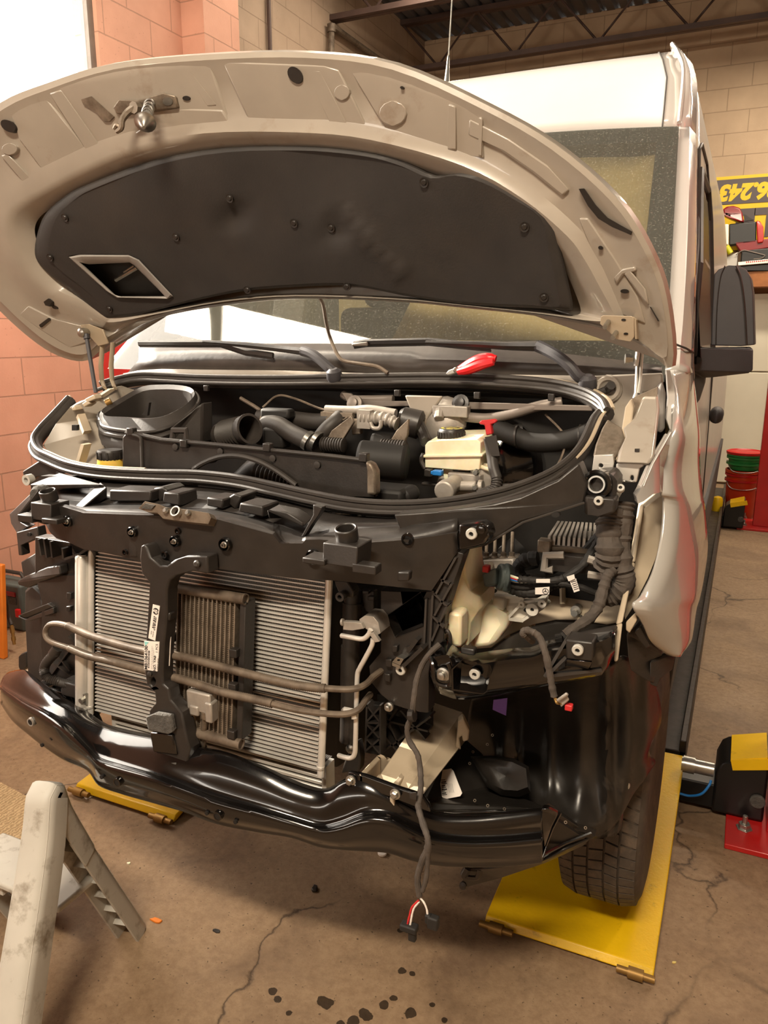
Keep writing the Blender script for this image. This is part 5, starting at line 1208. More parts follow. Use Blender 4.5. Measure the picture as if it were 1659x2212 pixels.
# air-conditioning pipe with its block
m = MB(); q = lambda *p: PY(*p)
m.tube(cr([q(738, 1373, -.42), q(760, 1377, -.43), q(783, 1380, -.43), q(795, 1372, -.43), q(801, 1360, -.43)], 6), .0055, 12)
m.tube(cr([q(806, 1380, -.43), q(803, 1395, -.43), q(790, 1420, -.43), q(777, 1444, -.43), q(772, 1460, -.43), q(770, 1520, -.435), q(768, 1600, -.44), q(766, 1628, -.44), q(758, 1637, -.44), q(745, 1636, -.44), q(732, 1632, -.43)], 6), .0055, 12)
acp = obj('aircon_pipe', m, M['alu'], van)
m = MB(); m.plate([(741, 1343), (762, 1344), (780, 1346), (786, 1358), (762, 1362), (741, 1360)], lambda a, b: PY(a, b, -.43), V(0, .012, 0)); m.plate([(776, 1338), (788, 1330), (806, 1332), (817, 1345), (822, 1368), (810, 1375), (796, 1362), (778, 1350)], lambda a, b: PY(a, b, -.42), V(0, .05, 0)); m.plate([(798, 1370), (806, 1366), (820, 1386), (810, 1388)], lambda a, b: PY(a, b, -.435), V(0, .01, 0)); m.rod(PY(738, 1344, -.43), PY(742, 1344, -.43), .008, 10); obj('pipe_block', m, M['cast'], acp, bevel=.004)
m = MB(); m.tube([PY(741, 1536, -.44), PY(744, 1534, -.45), PY(764, 1537, -.45), PY(766, 1552, -.45)], .004, 6, flat=1.8); obj('pipe_clip', m, M['alu'], acp)
slab([(745, 1640, -.34), (760, 1610, -.34), (772, 1604, -.34), (778, 1640, -.34), (776, 1668, -.34), (735, 1672, -.34)], V(0, .03, 0), 'black', 'pack_mount', bevel=.005)
m = MB(); c = PY(758, 1617, -.345); m.lathe(c, (0, -1, 0), [(.012, 0), (.012, .004), (.006, .008)], 12); obj('screw', m, M['steel'], van)

# wing brace: the black arm curving round to the wing, with two bolted pockets
yb = lambda a: -.40 + .00016*(a-930)
BT = [(930, 1404), (950, 1388), (966, 1384), (990, 1402), (1012, 1414), (1060, 1406), (1110, 1400), (1150, 1398), (1176, 1385), (1215, 1378), (1260, 1372), (1316, 1357), (1328, 1358), (1326, 1385), (1316, 1430), (1310, 1452), (1180, 1478), (1060, 1502), (985, 1512), (935, 1502), (925, 1455)]
m = MB()
NB = 30
top = lerp2([(a, b, 0) for a, b in BT[:13]], NB); bot = lerp2([(a, b, 0) for a, b in ([BT[0], BT[20], BT[19]] + BT[18:12:-1])], NB)
top = lerp2([(a, b, 0) for a, b in BT[:13]], NB); bot = lerp2([(928, 1420, 0), (930, 1480, 0), (936, 1504, 0), (985, 1512, 0), (1060, 1502, 0), (1180, 1478, 0), (1310, 1452, 0), (1320, 1420, 0), (1327, 1390, 0)], NB)
bot = [Vector((t.x, max(t.y + 20, b), 0)) for t, b in zip(top, [1460, 1490, 1500, 1505, 1509, 1511, 1511, 1510, 1508, 1506, 1503, 1501, 1499, 1496, 1494, 1491, 1488, 1486, 1483, 1480, 1477, 1475, 1472, 1470, 1467, 1464, 1461, 1458, 1440, 1410])]
for t_ in [0]:
    rows = [[PY(p.x, p.y, yb(p.x)+.13) + V(0, 0, -.01) for p in top], [PY(p.x, p.y, yb(p.x)+.03) for p in top], [PY(p.x, p.y+(q.y-p.y)*.25, yb(p.x)-.02) for p, q in zip(top, bot)], [PY(p.x, p.y+(q.y-p.y)*.7, yb(p.x)-.025) for p, q in zip(top, bot)], [PY(q.x, q.y, yb(q.x)-.005) for q in bot], [PY(q.x, q.y, yb(q.x)+.10) + V(0, 0, .01) for q in bot]]
m.grid(rows); wb = obj('wing_brace', m, M['gloss'], van, solid=.006, angle=50, label='black moulded arm under the wing')
def pocketframe(O, I, Y, d, par):
    mm = MB(); mm.grid([[PY(a, b, Y+.012) for a, b in O], [PY(a, b, Y-.006) for a, b in O], [PY(a*.85+c*.15, b*.85+e*.15, Y-.006) for (a, b), (c, e) in zip(O, I)], [PY(a, b, Y+d) for a, b in I]], closed=True)
    mm.add([PY(a, b, Y+d) for a, b in I], [tuple(range(len(I)))]); return obj('bolt_pocket', mm, M['gloss'], par, fix=True, angle=30)
p1 = pocketframe([(975, 1446), (1000, 1424), (1058, 1436), (1062, 1446), (1052, 1494), (1044, 1500), (976, 1492)], [(1000, 1450), (1002, 1426), (1054, 1438), (1054, 1446), (1048, 1486), (1044, 1490), (1000, 1470)], -.435, .03, wb)
washer(1026, 1456, -.415, .021, p1)
m = MB(); c = PY(956, 1458, -.43); m.lathe(c, (0, -1, .05), [(.015, -.006), (.015, 0), (.011, .001), (.011, .003), (.008, .003), (.0075, .011), (.004, .012)], 16); obj('hex_bolt', m, M['steel'], wb)
m = MB(); m.tube(cr([PY(930, 1420, -.42), PY(936, 1440, -.43), PY(940, 1470, -.435), PY(955, 1480, -.435), PY(972, 1478, -.435), PY(974, 1450, -.435), PY(968, 1432, -.435)], 5), .005, 8); obj('moulded_bead', m, M['gloss'], wb)
pocket([(1222, 1381), (1282, 1388), (1280, 1430), (1222, 1424)], -.395, .05, par=wb, name='bolt_pad'); washer(1248, 1404, -.40, .020, wb)
m = MB(); m.hexa([PY(1222, 1424, -.395), PY(1280, 1430, -.395), PY(1272, 1450, -.36), PY(1216, 1460, -.36)], [PY(1222, 1424, -.36), PY(1280, 1430, -.36), PY(1272, 1450, -.33), PY(1216, 1460, -.33)]); obj('pad_gusset', m, M['gloss'], wb, bevel=.003)
ribs([((1176, 1462, -.40), (1222, 1384, -.38)), ((1180, 1462, -.40), (1222, 1420, -.38)), ((1176, 1462, -.39), (1300, 1448, -.36))], .003, 'rubber', 'moulded_bead', wb)
slab([(1245, 1372, -.34), (1324, 1357, -.32), (1328, 1362, -.33), (1314, 1388, -.34), (1282, 1390, -.36)], V(0, .05, -.01), 'black2', 'brace_top', wb)
m = MB(); m.box(PY(1013, 1404, -.37), (.03, .02, .014)); obj('snap_catch', m, M['black'], wb, bevel=.003)

# wheel arch liner: ridged black moulding in front of the tyre
def lrow(L, n=44): return lerp2(L, n)
LR = [
 [(1018, 1512, -0.210), (1060, 1500, -0.210), (1180, 1476, -0.230), (1318, 1436, -0.230), (1345, 1416, -0.210), (1372, 1425, -0.130), (1400, 1446, -0.070), (1412, 1462, -0.010)],
 [(1012, 1545, -0.070), (1060, 1530, -0.090), (1180, 1512, -0.130), (1318, 1490, -0.150), (1350, 1470, -0.150), (1378, 1475, -0.090), (1402, 1490, -0.040), (1424, 1505, 0.030)],
 [(1008, 1590, -0.010), (1060, 1585, -0.040), (1180, 1575, -0.070), (1318, 1560, -0.090), (1352, 1545, -0.090), (1384, 1560, -0.060), (1408, 1578, -0.010), (1428, 1560, 0.060)],
 [(1002, 1640, -0.010), (1060, 1640, -0.040), (1180, 1650, -0.070), (1318, 1660, -0.080), (1352, 1650, -0.070), (1384, 1640, -0.030), (1398, 1640, 0.020), (1402, 1620, 0.070)],
 [(990, 1690, -0.070), (1060, 1700, -0.110), (1180, 1715, -0.110), (1310, 1720, -0.090), (1345, 1715, -0.070), (1362, 1700, -0.030), (1392, 1684, 0.010), (1415, 1650, 0.070)],
 [(960, 1735, -0.150), (1060, 1740, -0.180), (1180, 1752, -0.170), (1300, 1775, -0.110), (1335, 1775, -0.070), (1350, 1750, -0.030), (1352, 1720, -0.010), (1356, 1690, 0.010)],
 [(950, 1752, -0.270), (1060, 1758, -0.270), (1180, 1765, -0.240), (1240, 1800, -0.170), (1285, 1812, -0.110), (1330, 1806, -0.070), (1342, 1790, -0.030), (1346, 1770, -0.010)]]
def ridge(px):
    h = 0
    for c, w, a in ((1088, 10, -.010), (1118, 8, .012), (1186, 10, .008), (1250, 22, .012), (1310, 8, .012), (1330, 10, -.012), (1360, 8, .010), (1395, 8, .01)):
        h += a*math.exp(-((px-c)/w)**2)
    return h
rows = []
for L in LR:
    R = lrow(L, 60); rows.append(R)
full = []
cols_ = list(zip(*rows))
for c in cols_: full.append(cr(list(c), 5))
m = MB(); m.grid([[PY(p.x, p.y, p.z - ridge(p.x)) for p in c] for c in full]); lin_ = obj('wheel_arch_liner', m, M['liner'], van, solid=.004, angle=60, label='glossy black ribbed wheel arch liner')
# lower splash panel with dished pocket, sticker and screws
SPn = [(905, 1752, -0.330), (912, 1732, -0.310), (958, 1634, -0.150), (968, 1620, -0.130), (1005, 1600, -0.070), (1040, 1630, -0.070), (1060, 1700, -0.120), (1150, 1735, -0.190), (1180, 1748, -0.230), (1150, 1752, -0.290), (1010, 1758, -0.310), (950, 1758, -0.330)]
sp = slab(SPn, V(0, .012, -.004), 'liner', 'splash_panel', bevel=.003)
slab([(908, 1742, -0.330), (958, 1632, -0.160), (965, 1636, -0.160), (962, 1668, -0.170), (920, 1746, -0.320)], V(-.006, -.02, .005), 'liner', 'panel_flange', sp)
m = MB(); R0 = [(1016, 1634), (1060, 1632), (1110, 1638), (1142, 1656), (1146, 1712), (1120, 1722), (1082, 1718), (1052, 1700)]; R1 = [(1030, 1642), (1062, 1640), (1106, 1646), (1136, 1660), (1140, 1700), (1118, 1708), (1088, 1706), (1062, 1694)]
m.grid([[PY(a, b, -.145 - .0005*(b-1634)) for a, b in R0], [PY(a, b, -.17 - .0006*(b-1640)) for a, b in R1], [PY(a, b, -.168 - .0006*(b-1640)) for a, b in [(x*.5+1090*.5, y*.5+1675*.5) for x, y in R1]], [PY(1092, 1676, -0.185)]*8], closed=True); obj('panel_bulge', m, M['liner'], sp, angle=70)
m = MB(); LB = [(956, 1664), (974, 1661), (979, 1666), (998, 1714), (994, 1720), (956, 1727), (948, 1710)]
fL = lambda a, b: PY(a, b, -.225 - .0010*(b-1690)); m.plate(LB, fL, V(0, .002, 0)); m.mat(1)
for k in range(9): m.add([fL(953+k*.3, 1684+k*4) + V(0, -.001, 0), fL(962 + (k % 3)*2, 1683+k*4) + V(0, -.001, 0), fL(962 + (k % 3)*2, 1684.6+k*4+(k % 2)) + V(0, -.001, 0), fL(953+k*.3, 1685.6+k*4+(k % 2)) + V(0, -.001, 0)], [(0, 1, 2, 3)])
for k in range(4): m.add([fL(967+k*3, 1692) + V(0, -.001, 0), fL(967.5+k*3, 1692) + V(0, -.001, 0), fL(972+k*3, 1712) + V(0, -.001, 0), fL(971.5+k*3, 1712) + V(0, -.001, 0)], [(0, 1, 2, 3)])
obj('sticker', m, [M['label'], M['ink']], sp, smooth=False, fix=False, label='white barcode sticker with a clipped corner')
for a, b, y in ((1026, 1729, -0.270), (1054, 1740, -0.290), (1090, 1747, -0.270), (1022, 1624, -0.110), (1015, 1649, -0.130), (1064, 1588, -0.070), (1053, 1608, -0.080), (1222, 1776, -0.240), (1265, 1788, -0.200)):
    mm = MB(); c = PY(a, b, y-.015); mm.lathe(c, (0, -1, .4), [(.0022, .0), (.0036, .0), (.0036, .002), (.0022, .002)], 8, closed=True); obj('rivet_hole', mm, M['alu_d'], sp)
m = MB(); m.plate([(1066, 1512), (1096, 1508), (1093, 1546), (1064, 1533)], lambda a, b: PY(a, b, -.175), V(0, .002, 0)); obj('violet_tape', m, M['violet'], lin_, label='scrap of violet tape')
m = MB(); m.plate(ell(1356, 1698, 5, 7), lambda a, b: PY(a, b, -.05), V(0, .004, 0)); obj('slot', m, M['steel'], lin_)
# lower lip and air guide hanging below the beam end
slab([(1170, 1752, -0.310), (1182, 1748, -0.290), (1200, 1760, -0.250), (1240, 1790, -0.190), (1284, 1804, -0.150), (1286, 1808, -0.150), (1270, 1816, -0.160), (1178, 1858, -0.270), (1172, 1860, -0.290)], V(0, .02, .004), 'liner', 'corner_deflector')
slab([(1168, 1862, -0.310), (1280, 1808, -0.150), (1262, 1826, -0.170), (1180, 1864, -0.270), (1080, 1898, -0.270), (1002, 1919, -0.290), (994, 1914, -0.300), (1010, 1880, -0.310), (1060, 1876, -0.330)], V(0, .03, .004), 'liner', 'air_guide')
m = MB(); m.tube(cr([PY(1010, 1876, -0.320), PY(1003, 1893, -0.320), PY(1030, 1896, -0.310), PY(1038, 1876, -0.310)], 5), .006, 6, flat=1.6); c = PY(1001, 1912, -0.310); m.lathe(c, (0, -1, .3), [(.009, 0), (.009, .006), (.004, .008)], 10); obj('guide_clip', m, M['rubber'], van)
m = MB(); m.tube([PY(1176, 1845, -0.310), PY(1220, 1822, -0.230), PY(1276, 1800, -0.160)], .004, 6); m.tube([PY(1176, 1826, -0.310), PY(1190, 1790, -0.280), PY(1208, 1755, -0.250)], .006, 6); obj('deflector_bead', m, M['gloss'], van)
slab([(1168, 1748, -0.330), (1182, 1749, -0.330), (1205, 1760, -0.290), (1190, 1790, -0.310), (1176, 1832, -0.330), (1172, 1800, -0.340)], V(0, .02, 0), 'gloss', 'beam_end_cap', bevel=.004)

# tall cream wing rail and parts behind the wing edge
m = MB(); m.hexa([PY(1383, 1090, -.06), PY(1391, 1092, -.06), PY(1372, 1215, -.14), PY(1362, 1215, -.14)], [PY(1383, 1090, -.0), PY(1391, 1092, .0), PY(1372, 1215, -.08), PY(1362, 1215, -.08)]); m.hexa([PY(1362, 1215, -.14), PY(1372, 1215, -.14), PY(1345, 1345, -.26), PY(1330, 1350, -.26)], [PY(1362, 1215, -.08), PY(1372, 1215, -.08), PY(1345, 1345, -.2), PY(1330, 1350, -.2)]); m.hexa([PY(1330, 1350, -.26), PY(1345, 1345, -.26), PY(1335, 1428, -.32), PY(1326, 1430, -.32)], [PY(1330, 1350, -.22), PY(1345, 1345, -.22), PY(1335, 1428, -.28), PY(1326, 1430, -.28)])
obj('wing_rail', m, M['cream'], van, bevel=.004)
slab([(1390, 1098, -.02), (1430, 1068, -.02), (1434, 1100, -.02), (1428, 1180, -.05), (1400, 1250, -.1), (1368, 1312, -.16), (1350, 1340, -.2), (1352, 1300, -.18), (1372, 1215, -.10)], V(-.02, .08, 0), 'cream', 'wing_inner', bevel=.002)
slab([(1402, 1110, .0), (1430, 1062, .0), (1434, 1100, .0), (1424, 1190, -.04), (1412, 1140, -.02)], V(-.01, .05, 0), 'alu_d', 'wing_bracket', bevel=.002)
m = MB(); m.plate([(1352, 1345, ), (1372, 1325), (1376, 1340), (1360, 1368), (1352, 1362)], lambda a, b: PY(a, b, -.27), V(0, .01, 0)); obj('rail_foot', m, M['cream'], van, bevel=.002)
slab([(1352, 1370, -.24), (1380, 1340, -.22), (1410, 1390, -.16), (1432, 1412, -.10), (1420, 1432, -.12), (1412, 1478, -.15), (1395, 1472, -.18), (1362, 1450, -.22), (1356, 1420, -.24)], V(0, .04, 0), 'black', 'liner_bracket', bevel=.006)
slab([(1404, 1430, -.16), (1436, 1418, -.1), (1456, 1424, -.06), (1452, 1448, -.06), (1425, 1470, -.12), (1420, 1486, -.14), (1404, 1480, -.16)], V(0, .03, 0), 'black2', 'liner_clip', bevel=.004)
slab([(1370, 1365, -.25), (1384, 1352, -.24), (1404, 1398, -.2), (1396, 1402, -.21)], V(0, .02, 0), 'black', 'liner_bracket', bevel=.004)

# headlamp bay: electronics, tank, inner panel
slab([(1000, 1265, -.02), (1040, 1262, -.02), (1130, 1275, .0), (1190, 1280, .02), (1280, 1290, .03), (1345, 1300, .0), (1335, 1345, -.05), (1310, 1350, -.06), (1250, 1340, -.05), (1200, 1340, -.05), (1150, 1350, -.08), (1100, 1372, -.1), (1060, 1400, -.12), (1000, 1404, -.12)], V(0, .03, 0), 'cream', 'inner_panel', bevel=.003)
slab([(1060, 1405, -.2), (1100, 1374, -.18), (1150, 1352, -.16), (1200, 1342, -.15), (1260, 1345, -.15), (1320, 1352, -.16), (1326, 1375, -.2), (1180, 1400, -.22)], V(0, .06, -.035), 'liner', 'liner_crown', bevel=.004)
for a, b in ((1215, 1270), (1095, 1345), (1150, 1330)):
    mm = MB(); mm.tube([PY(a, b, -.02), PY(a+1, b+34, -.03)], .012, 8, flat=.6); obj('pressed_bead', mm, M['cream'], van)
m = MB(); c = PY(1248, 1314, -.02); m.rod(c, c + V(0, -.03, .004), .012, 12); m.rod(c + V(0, -.03, 0), c + V(0, -.045, .002), .008, 10); m.tube([c + V(.01, -.02, -.01), c + V(.05, -.02, -.05)], .004, 6); obj('ground_stud', m, M['steel'], van)
# washer tank: funnel, stepped body
tk = slab([(999, 1186, -.33), (1003, 1192, -.33), (1006, 1240, -.31), (1016, 1278, -.28), (1036, 1290, -.26), (1034, 1320, -.27), (1018, 1345, -.28), (1012, 1392, -.30), (1002, 1404, -.31), (970, 1398, -.32), (958, 1375, -.33), (961, 1325, -.33), (972, 1280, -.33), (988, 1225, -.33)], V(0, .12, 0), 'tank', 'washer_tank', bevel=.010, label='translucent cream washer bottle')
slab([(1012, 1345, -.22), (1036, 1300, -.2), (1090, 1330, -.18), (1098, 1350, -.18), (1066, 1398, -.22), (1012, 1404, -.24)], V(0, .12, 0), 'tank', 'tank_body', tk, bevel=.014)
slab([(1008, 1266, -.14), (1048, 1268, -.14), (1050, 1330, -.14), (1016, 1322, -.14)], V(0, .10, 0), 'tank', 'tank_body', tk, bevel=.010)
slab([(962, 1330, -.345), (975, 1322, -.345), (996, 1328, -.345), (996, 1400, -.345), (972, 1398, -.345), (958, 1372, -.345)], V(0, .05, 0), 'tank', 'tank_body', tk, bevel=.010)
m = MB(); m.tube(cr([PY(960, 1366, -.36), PY(966, 1362, -.365), (PY(972, 1372, -.365)), PY(974, 1392, -.36), PY(985, 1402, -.355)], 5), .004, 8); obj('tank_hose', m, M['rubber'], tk)
# white moulded bracket with its ribs
wbk = slab([(1054, 1272, -.14), (1068, 1270, -.14), (1130, 1278, -.13), (1170, 1290, -.12), (1184, 1296, -.12), (1184, 1306, -.12), (1172, 1318, -.125), (1130, 1342, -.14), (1098, 1340, -.15), (1090, 1310, -.15), (1064, 1300, -.15)], V(0, .012, 0), 'bracket_white', 'moulded_bracket', bevel=.003)
ribs([((1060, 1290, -.16), (1160, 1292, -.14)), ((1130, 1276, -.15), (1128, 1302, -.15)), ((1128, 1302, -.155), (1096, 1336, -.16)), ((1128, 1302, -.155), (1178, 1296, -.14)), ((1128, 1341, -.155), (1182, 1306, -.14)), ((1098, 1338, -.16), (1130, 1342, -.155))], .003, 'bracket_white', 'bracket_rib', wbk)
for a, b, r in ((1152, 1314, .012), (1129, 1303, .006), (1173, 1301, .008)):
    mm = MB(); c = PY(a, b, -.15); mm.lathe(c, (0, -1, 0), [(r*.4, 0), (r*1.3, 0), (r*1.2, .012), (r*.4, .012)], 16, closed=True); mm.mat(1); mm.lathe(c + V(0, -.004, 0), (0, -1, 0), [(r*.42, 0), (r*.42, .001)], 12); obj('bracket_boss', mm, [M['bracket_white'], M['deep']], wbk)
for a, b in ((1068, 1277), (1118, 1285), (1136, 1318)): mm = MB(); mm.plate(ell(a, b, 5, 4), lambda x, y: PY(x, y, -.147), V(0, .004, 0)); obj('bracket_hole', mm, M['deep'], wbk)
slab([(1064, 1290, -.17), (1090, 1296, -.17), (1088, 1320, -.17), (1062, 1314, -.17)], V(0, .03, 0), 'bracket_white', 'bracket_box', wbk, bevel=.004)
# finned control unit, brake hydraulics, plugs and looms
eq = [PY(1180, 1176, -.12), PY(1310, 1186, -.10), PY(1306, 1148, .05), PY(1202, 1142, .05)]
m = MB(); m.hexa(eq, [p + V(0, .01, -.035) for p in eq]); ecu = obj('control_unit', m, M['cast'], van, bevel=.004)
m = MB()
for k in range(12):
    t = k/11; a = eq[0].lerp(eq[1], .04+.92*t); b = eq[3].lerp(eq[2], .04+.92*t)
    m.hexa([a + V(-.003, 0, 0), a + V(.003, 0, 0), b + V(.003, 0, 0), b + V(-.003, 0, 0)], [a + V(-.003, .002, .020), a + V(.003, .002, .020), b + V(.003, 0, .020), b + V(-.003, 0, .020)])
obj('cooling_fins', m, M['cast'], ecu, smooth=False)
m = MB(); m.hexa([PY(1180, 1178, -.125), PY(1310, 1188, -.105), PY(1310, 1202, -.105), PY(1182, 1192, -.125)], [PY(1180, 1178, -.10), PY(1310, 1188, -.08), PY(1310, 1202, -.08), PY(1182, 1192, -.10)]); m.box(PY(1178, 1178, -.12), (.03, .03, .03)); obj('unit_base', m, M['alu_d'], ecu, bevel=.003)
slab([(1172, 1200, -.15), (1178, 1196, -.15), (1220, 1202, -.15), (1290, 1206, -.14), (1306, 1226, -.14), (1302, 1244, -.14), (1175, 1232, -.15)], V(0, .06, 0), 'black', 'unit_plug', ecu, bevel=.005)
m = MB(); m.tube([PY(1218, 1200, -.165), PY(1178, 1200, -.165), PY(1175, 1230, -.165), PY(1194, 1231, -.165)], .006, 6, flat=1.6); m.tube([PY(1270, 1208, -.16), PY(1296, 1216, -.16), PY(1304, 1232, -.16), PY(1300, 1246, -.16), PY(1270, 1242, -.16)], .006, 6, flat=1.6); obj('locking_lever', m, M['cast'], ecu)
absu = slab([(1042, 1210, -.06), (1110, 1208, -.06), (1114, 1250, -.06), (1100, 1256, -.06), (1050, 1240, -.06)], V(0, .10, 0), 'cast', 'brake_hydraulic_unit', bevel=.004)
for k, a in enumerate((1050, 1068, 1087, 1105)):
    mm = MB(); mm.rod(PY(a, 1205, -.03), PY(a+2, 1150, .02), .0045, 8); mm.lathe(PY(a, 1212, -.04), (0, 0, 1), [(.011, 0), (.011, .01), (.007, .014), (.007, .022)], 8); obj('brake_line', mm, M['alu_d'], absu)
m = MB(); c = PY(1061, 1220, -.07); m.rod(c, c + V(0, -.012, 0), .008, 10); obj('bleed_screw', m, M['alu_d'], absu)
m = MB(); m.rod(PY(1135, 1190, .05), PY(1090, 1230, .02), .05, 18); m.rod(PY(1000, 1210, .02), PY(1060, 1250, .05), .05, 14); m.box(PY(1200, 1250, .05), (.5, .12, .05)); obj('pump_motor', m, M['deep'], van)
m = MB(); m.hexa([PY(1040, 1240, -.24), PY(1070, 1226, -.24), PY(1072, 1262, -.24), PY(1046, 1268, -.24)], [PY(1070, 1226, -.16), PY(1098, 1230, -.16), PY(1096, 1266, -.16), PY(1068, 1268, -.16)]); m.rod(PY(1076, 1246, -.22), PY(1094, 1248, -.21), .030, 16); m.rod(PY(1090, 1248, -.21), PY(1102, 1249, -.21), .034, 8); plug = obj('round_connector', m, M['tool_grey'], van, bevel=.004, label='dark grey round multi-pin connector')
m = MB(); m.box(PY(1051, 1228, -.24), (.014, .02, .014)); obj('lock_tab', m, M['red_cap'], plug, bevel=.002)
for k, (c_, dy) in enumerate((('red_cap', 0), ('blue', 4), ('tank', -3), ('steel', 6))):
    mm = MB(); mm.tube(cr([PY(1094, 1244+dy, -.215), PY(1112, 1250+dy, -.215), PY(1128, 1254+dy*.6, -.215), PY(1150, 1256, -.215)], 4), .003, 6); obj('wire', mm, M[c_], plug)
# rear wheels
for sg in (1, -1):
    m = MB(); m.lathe((sg*.86, 4.2, .53), (1, 0, 0), [(.20, -.10), (.33, -.11), (.365, -.085), (.365, .085), (.33, .11), (.20, .10)], 48); obj('rear_tyre', m, M['tyre'], van)
def loom(L, r, mt, name, par=None, rf=None):
    P = cr([PY(*p) for p in L], 7); mm = MB(); R = random.Random(len(L)); off = [R.uniform(-.12, .12) for _ in P]
    mm.tube(P, r, 10, rf=(lambda t, i: r*(1+off[i])) if rf is None else rf); return obj(name, mm, M[mt], par or van)
loom([(1120, 1252, -.21), (1150, 1254, -.21), (1180, 1256, -.20), (1210, 1252, -.19), (1230, 1242, -.18), (1258, 1222, -.16), (1280, 1190, -.13), (1300, 1155, -.1)], .009, 'dk_wire', 'wiring_loom')
loom([(1100, 1262, -.20), (1130, 1268, -.20), (1170, 1264, -.19), (1206, 1260, -.19), (1250, 1268, -.18), (1290, 1282, -.16), (1320, 1278, -.14)], .008, 'dk_wire', 'wiring_loom')
loom([(1096, 1266, -.19), (1120, 1276, -.19), (1155, 1280, -.19), (1190, 1262, -.18), (1210, 1258, -.18)], .013, 'dk_wire', 'wiring_loom')
loom([(1162, 1206, -.12), (1140, 1208, -.12), (1122, 1222, -.12), (1122, 1245, -.12), (1140, 1256, -.12)], .016, 'dk_wire', 'wiring_loom')
loom([(1180, 1240, -.10), (1215, 1220, -.10), (1260, 1190, -.1), (1300, 1150, -.1)], .010, 'dk_wire', 'wiring_loom')
loom([(1322, 1100, -.16), (1318, 1125, -.17), (1316, 1150, -.18), (1316, 1195, -.19), (1310, 1225, -.18)], .028, 'tan_wire', 'wiring_loom')
loom([(1348, 1085, -.15), (1345, 1120, -.16), (1340, 1170, -.17), (1344, 1220, -.18), (1350, 1255, -.18), (1336, 1278, -.18), (1316, 1288, -.18), (1308, 1284, -.18)], .022, 'tan_wire', 'wiring_loom')
loom([(1326, 1228, -.20), (1312, 1245, -.21), (1304, 1270, -.22), (1292, 1310, -.24), (1270, 1338, -.27), (1240, 1358, -.30), (1222, 1372, -.31)], .012, 'tan_wire', 'wiring_loom')
m = MB(); m.rod(PY(1228, 1368, -.305), PY(1218, 1377, -.31), .012, 8); m.rod(PY(1215, 1372, -.31), PY(1200, 1374, -.31), .004, 6); m.rod(PY(1215, 1376, -.31), PY(1203, 1380, -.31), .004, 6); obj('loom_tail', m, M['dk_wire'], van)
lm = loom([(1150, 1385, -.40), (1138, 1374, -.42), (1130, 1368, -.43), (1134, 1362, -.43), (1148, 1364, -.43), (1166, 1378, -.43), (1178, 1410, -.44), (1186, 1445, -.44), (1192, 1480, -.44), (1197, 1504, -.44)], .0068, 'tan_wire', 'lamp_lead')
m = MB(); m.hexa([PY(1206, 1512, -.45), PY(1224, 1498, -.45), PY(1230, 1512, -.45), PY(1212, 1528, -.45)], [PY(1206, 1512, -.42), PY(1224, 1498, -.42), PY(1230, 1512, -.42), PY(1212, 1528, -.42)]); m.tube([PY(1204, 1514, -.455), PY(1226, 1498, -.455)], .004, 6); pl = obj('lead_plug', m, M['cast'], lm, bevel=.003)
m = MB(); m.box(PY(1229, 1527, -.44), (.014, .014, .012)); obj('lock_tab', m, M['red_cap'], pl, bevel=.002)
m = MB()
for dx in (0, 5): m.tube(cr([PY(1196, 1502, -.44), PY(1202+dx, 1518, -.445), PY(1208+dx, 1520, -.45)], 4), .0022, 6)
obj('wire', m, M['brass'], lm)
for q, y in (([(1158, 1251), (1188, 1251), (1188, 1259), (1158, 1259)], -.222), ([(1156, 1270), (1187, 1268), (1186, 1284), (1156, 1284)], -.225), ([(1224, 1246), (1240, 1241), (1242, 1250), (1228, 1256)], -.20), ([(1230, 1254), (1244, 1250), (1252, 1276), (1240, 1280)], -.195)):
    mm = MB(); f = lambda a, b: PY(a, b, y); mm.plate(q, f, V(0, .002, 0)); mm.mat(1)
    if q[0] == (1156, 1270):
        R = random.Random(4)
        cc_ = f(1178.5, 1277) + V(0, -.0008, 0)
        ringp = [cc_ + V(.0062*math.cos(a), 0, .0062*math.sin(a)) for a in [2*math.pi*k/16 for k in range(17)]]; mm.tube(ringp[:-1], .0007, 4, closed=True)
        for k in range(3):
            a = math.pi/2 + k*2*math.pi/3; tip = cc_ + V(.006*math.cos(a), 0, .006*math.sin(a)); n = V(-math.sin(a), 0, math.cos(a))*.0013; mm.add([cc_-n, cc_+n, tip], [(0, 1, 2)])
    elif q[0] == (1230, 1254):
        for k in range(5): mm.add([f(1234+k*1.5, 1257+k*4) + V(0, -.0008, 0), f(1245+k*1.2, 1254+k*4) + V(0, -.0008, 0), f(1245+k*1.2, 1255.4+k*4) + V(0, -.0008, 0), f(1234+k*1.5, 1258.4+k*4) + V(0, -.0008, 0)], [(0, 1, 2, 3)])
    obj('loom_tag', mm, [M['label'], M['ink']], van, smooth=False, fix=False, label='white paper tag on the loom')
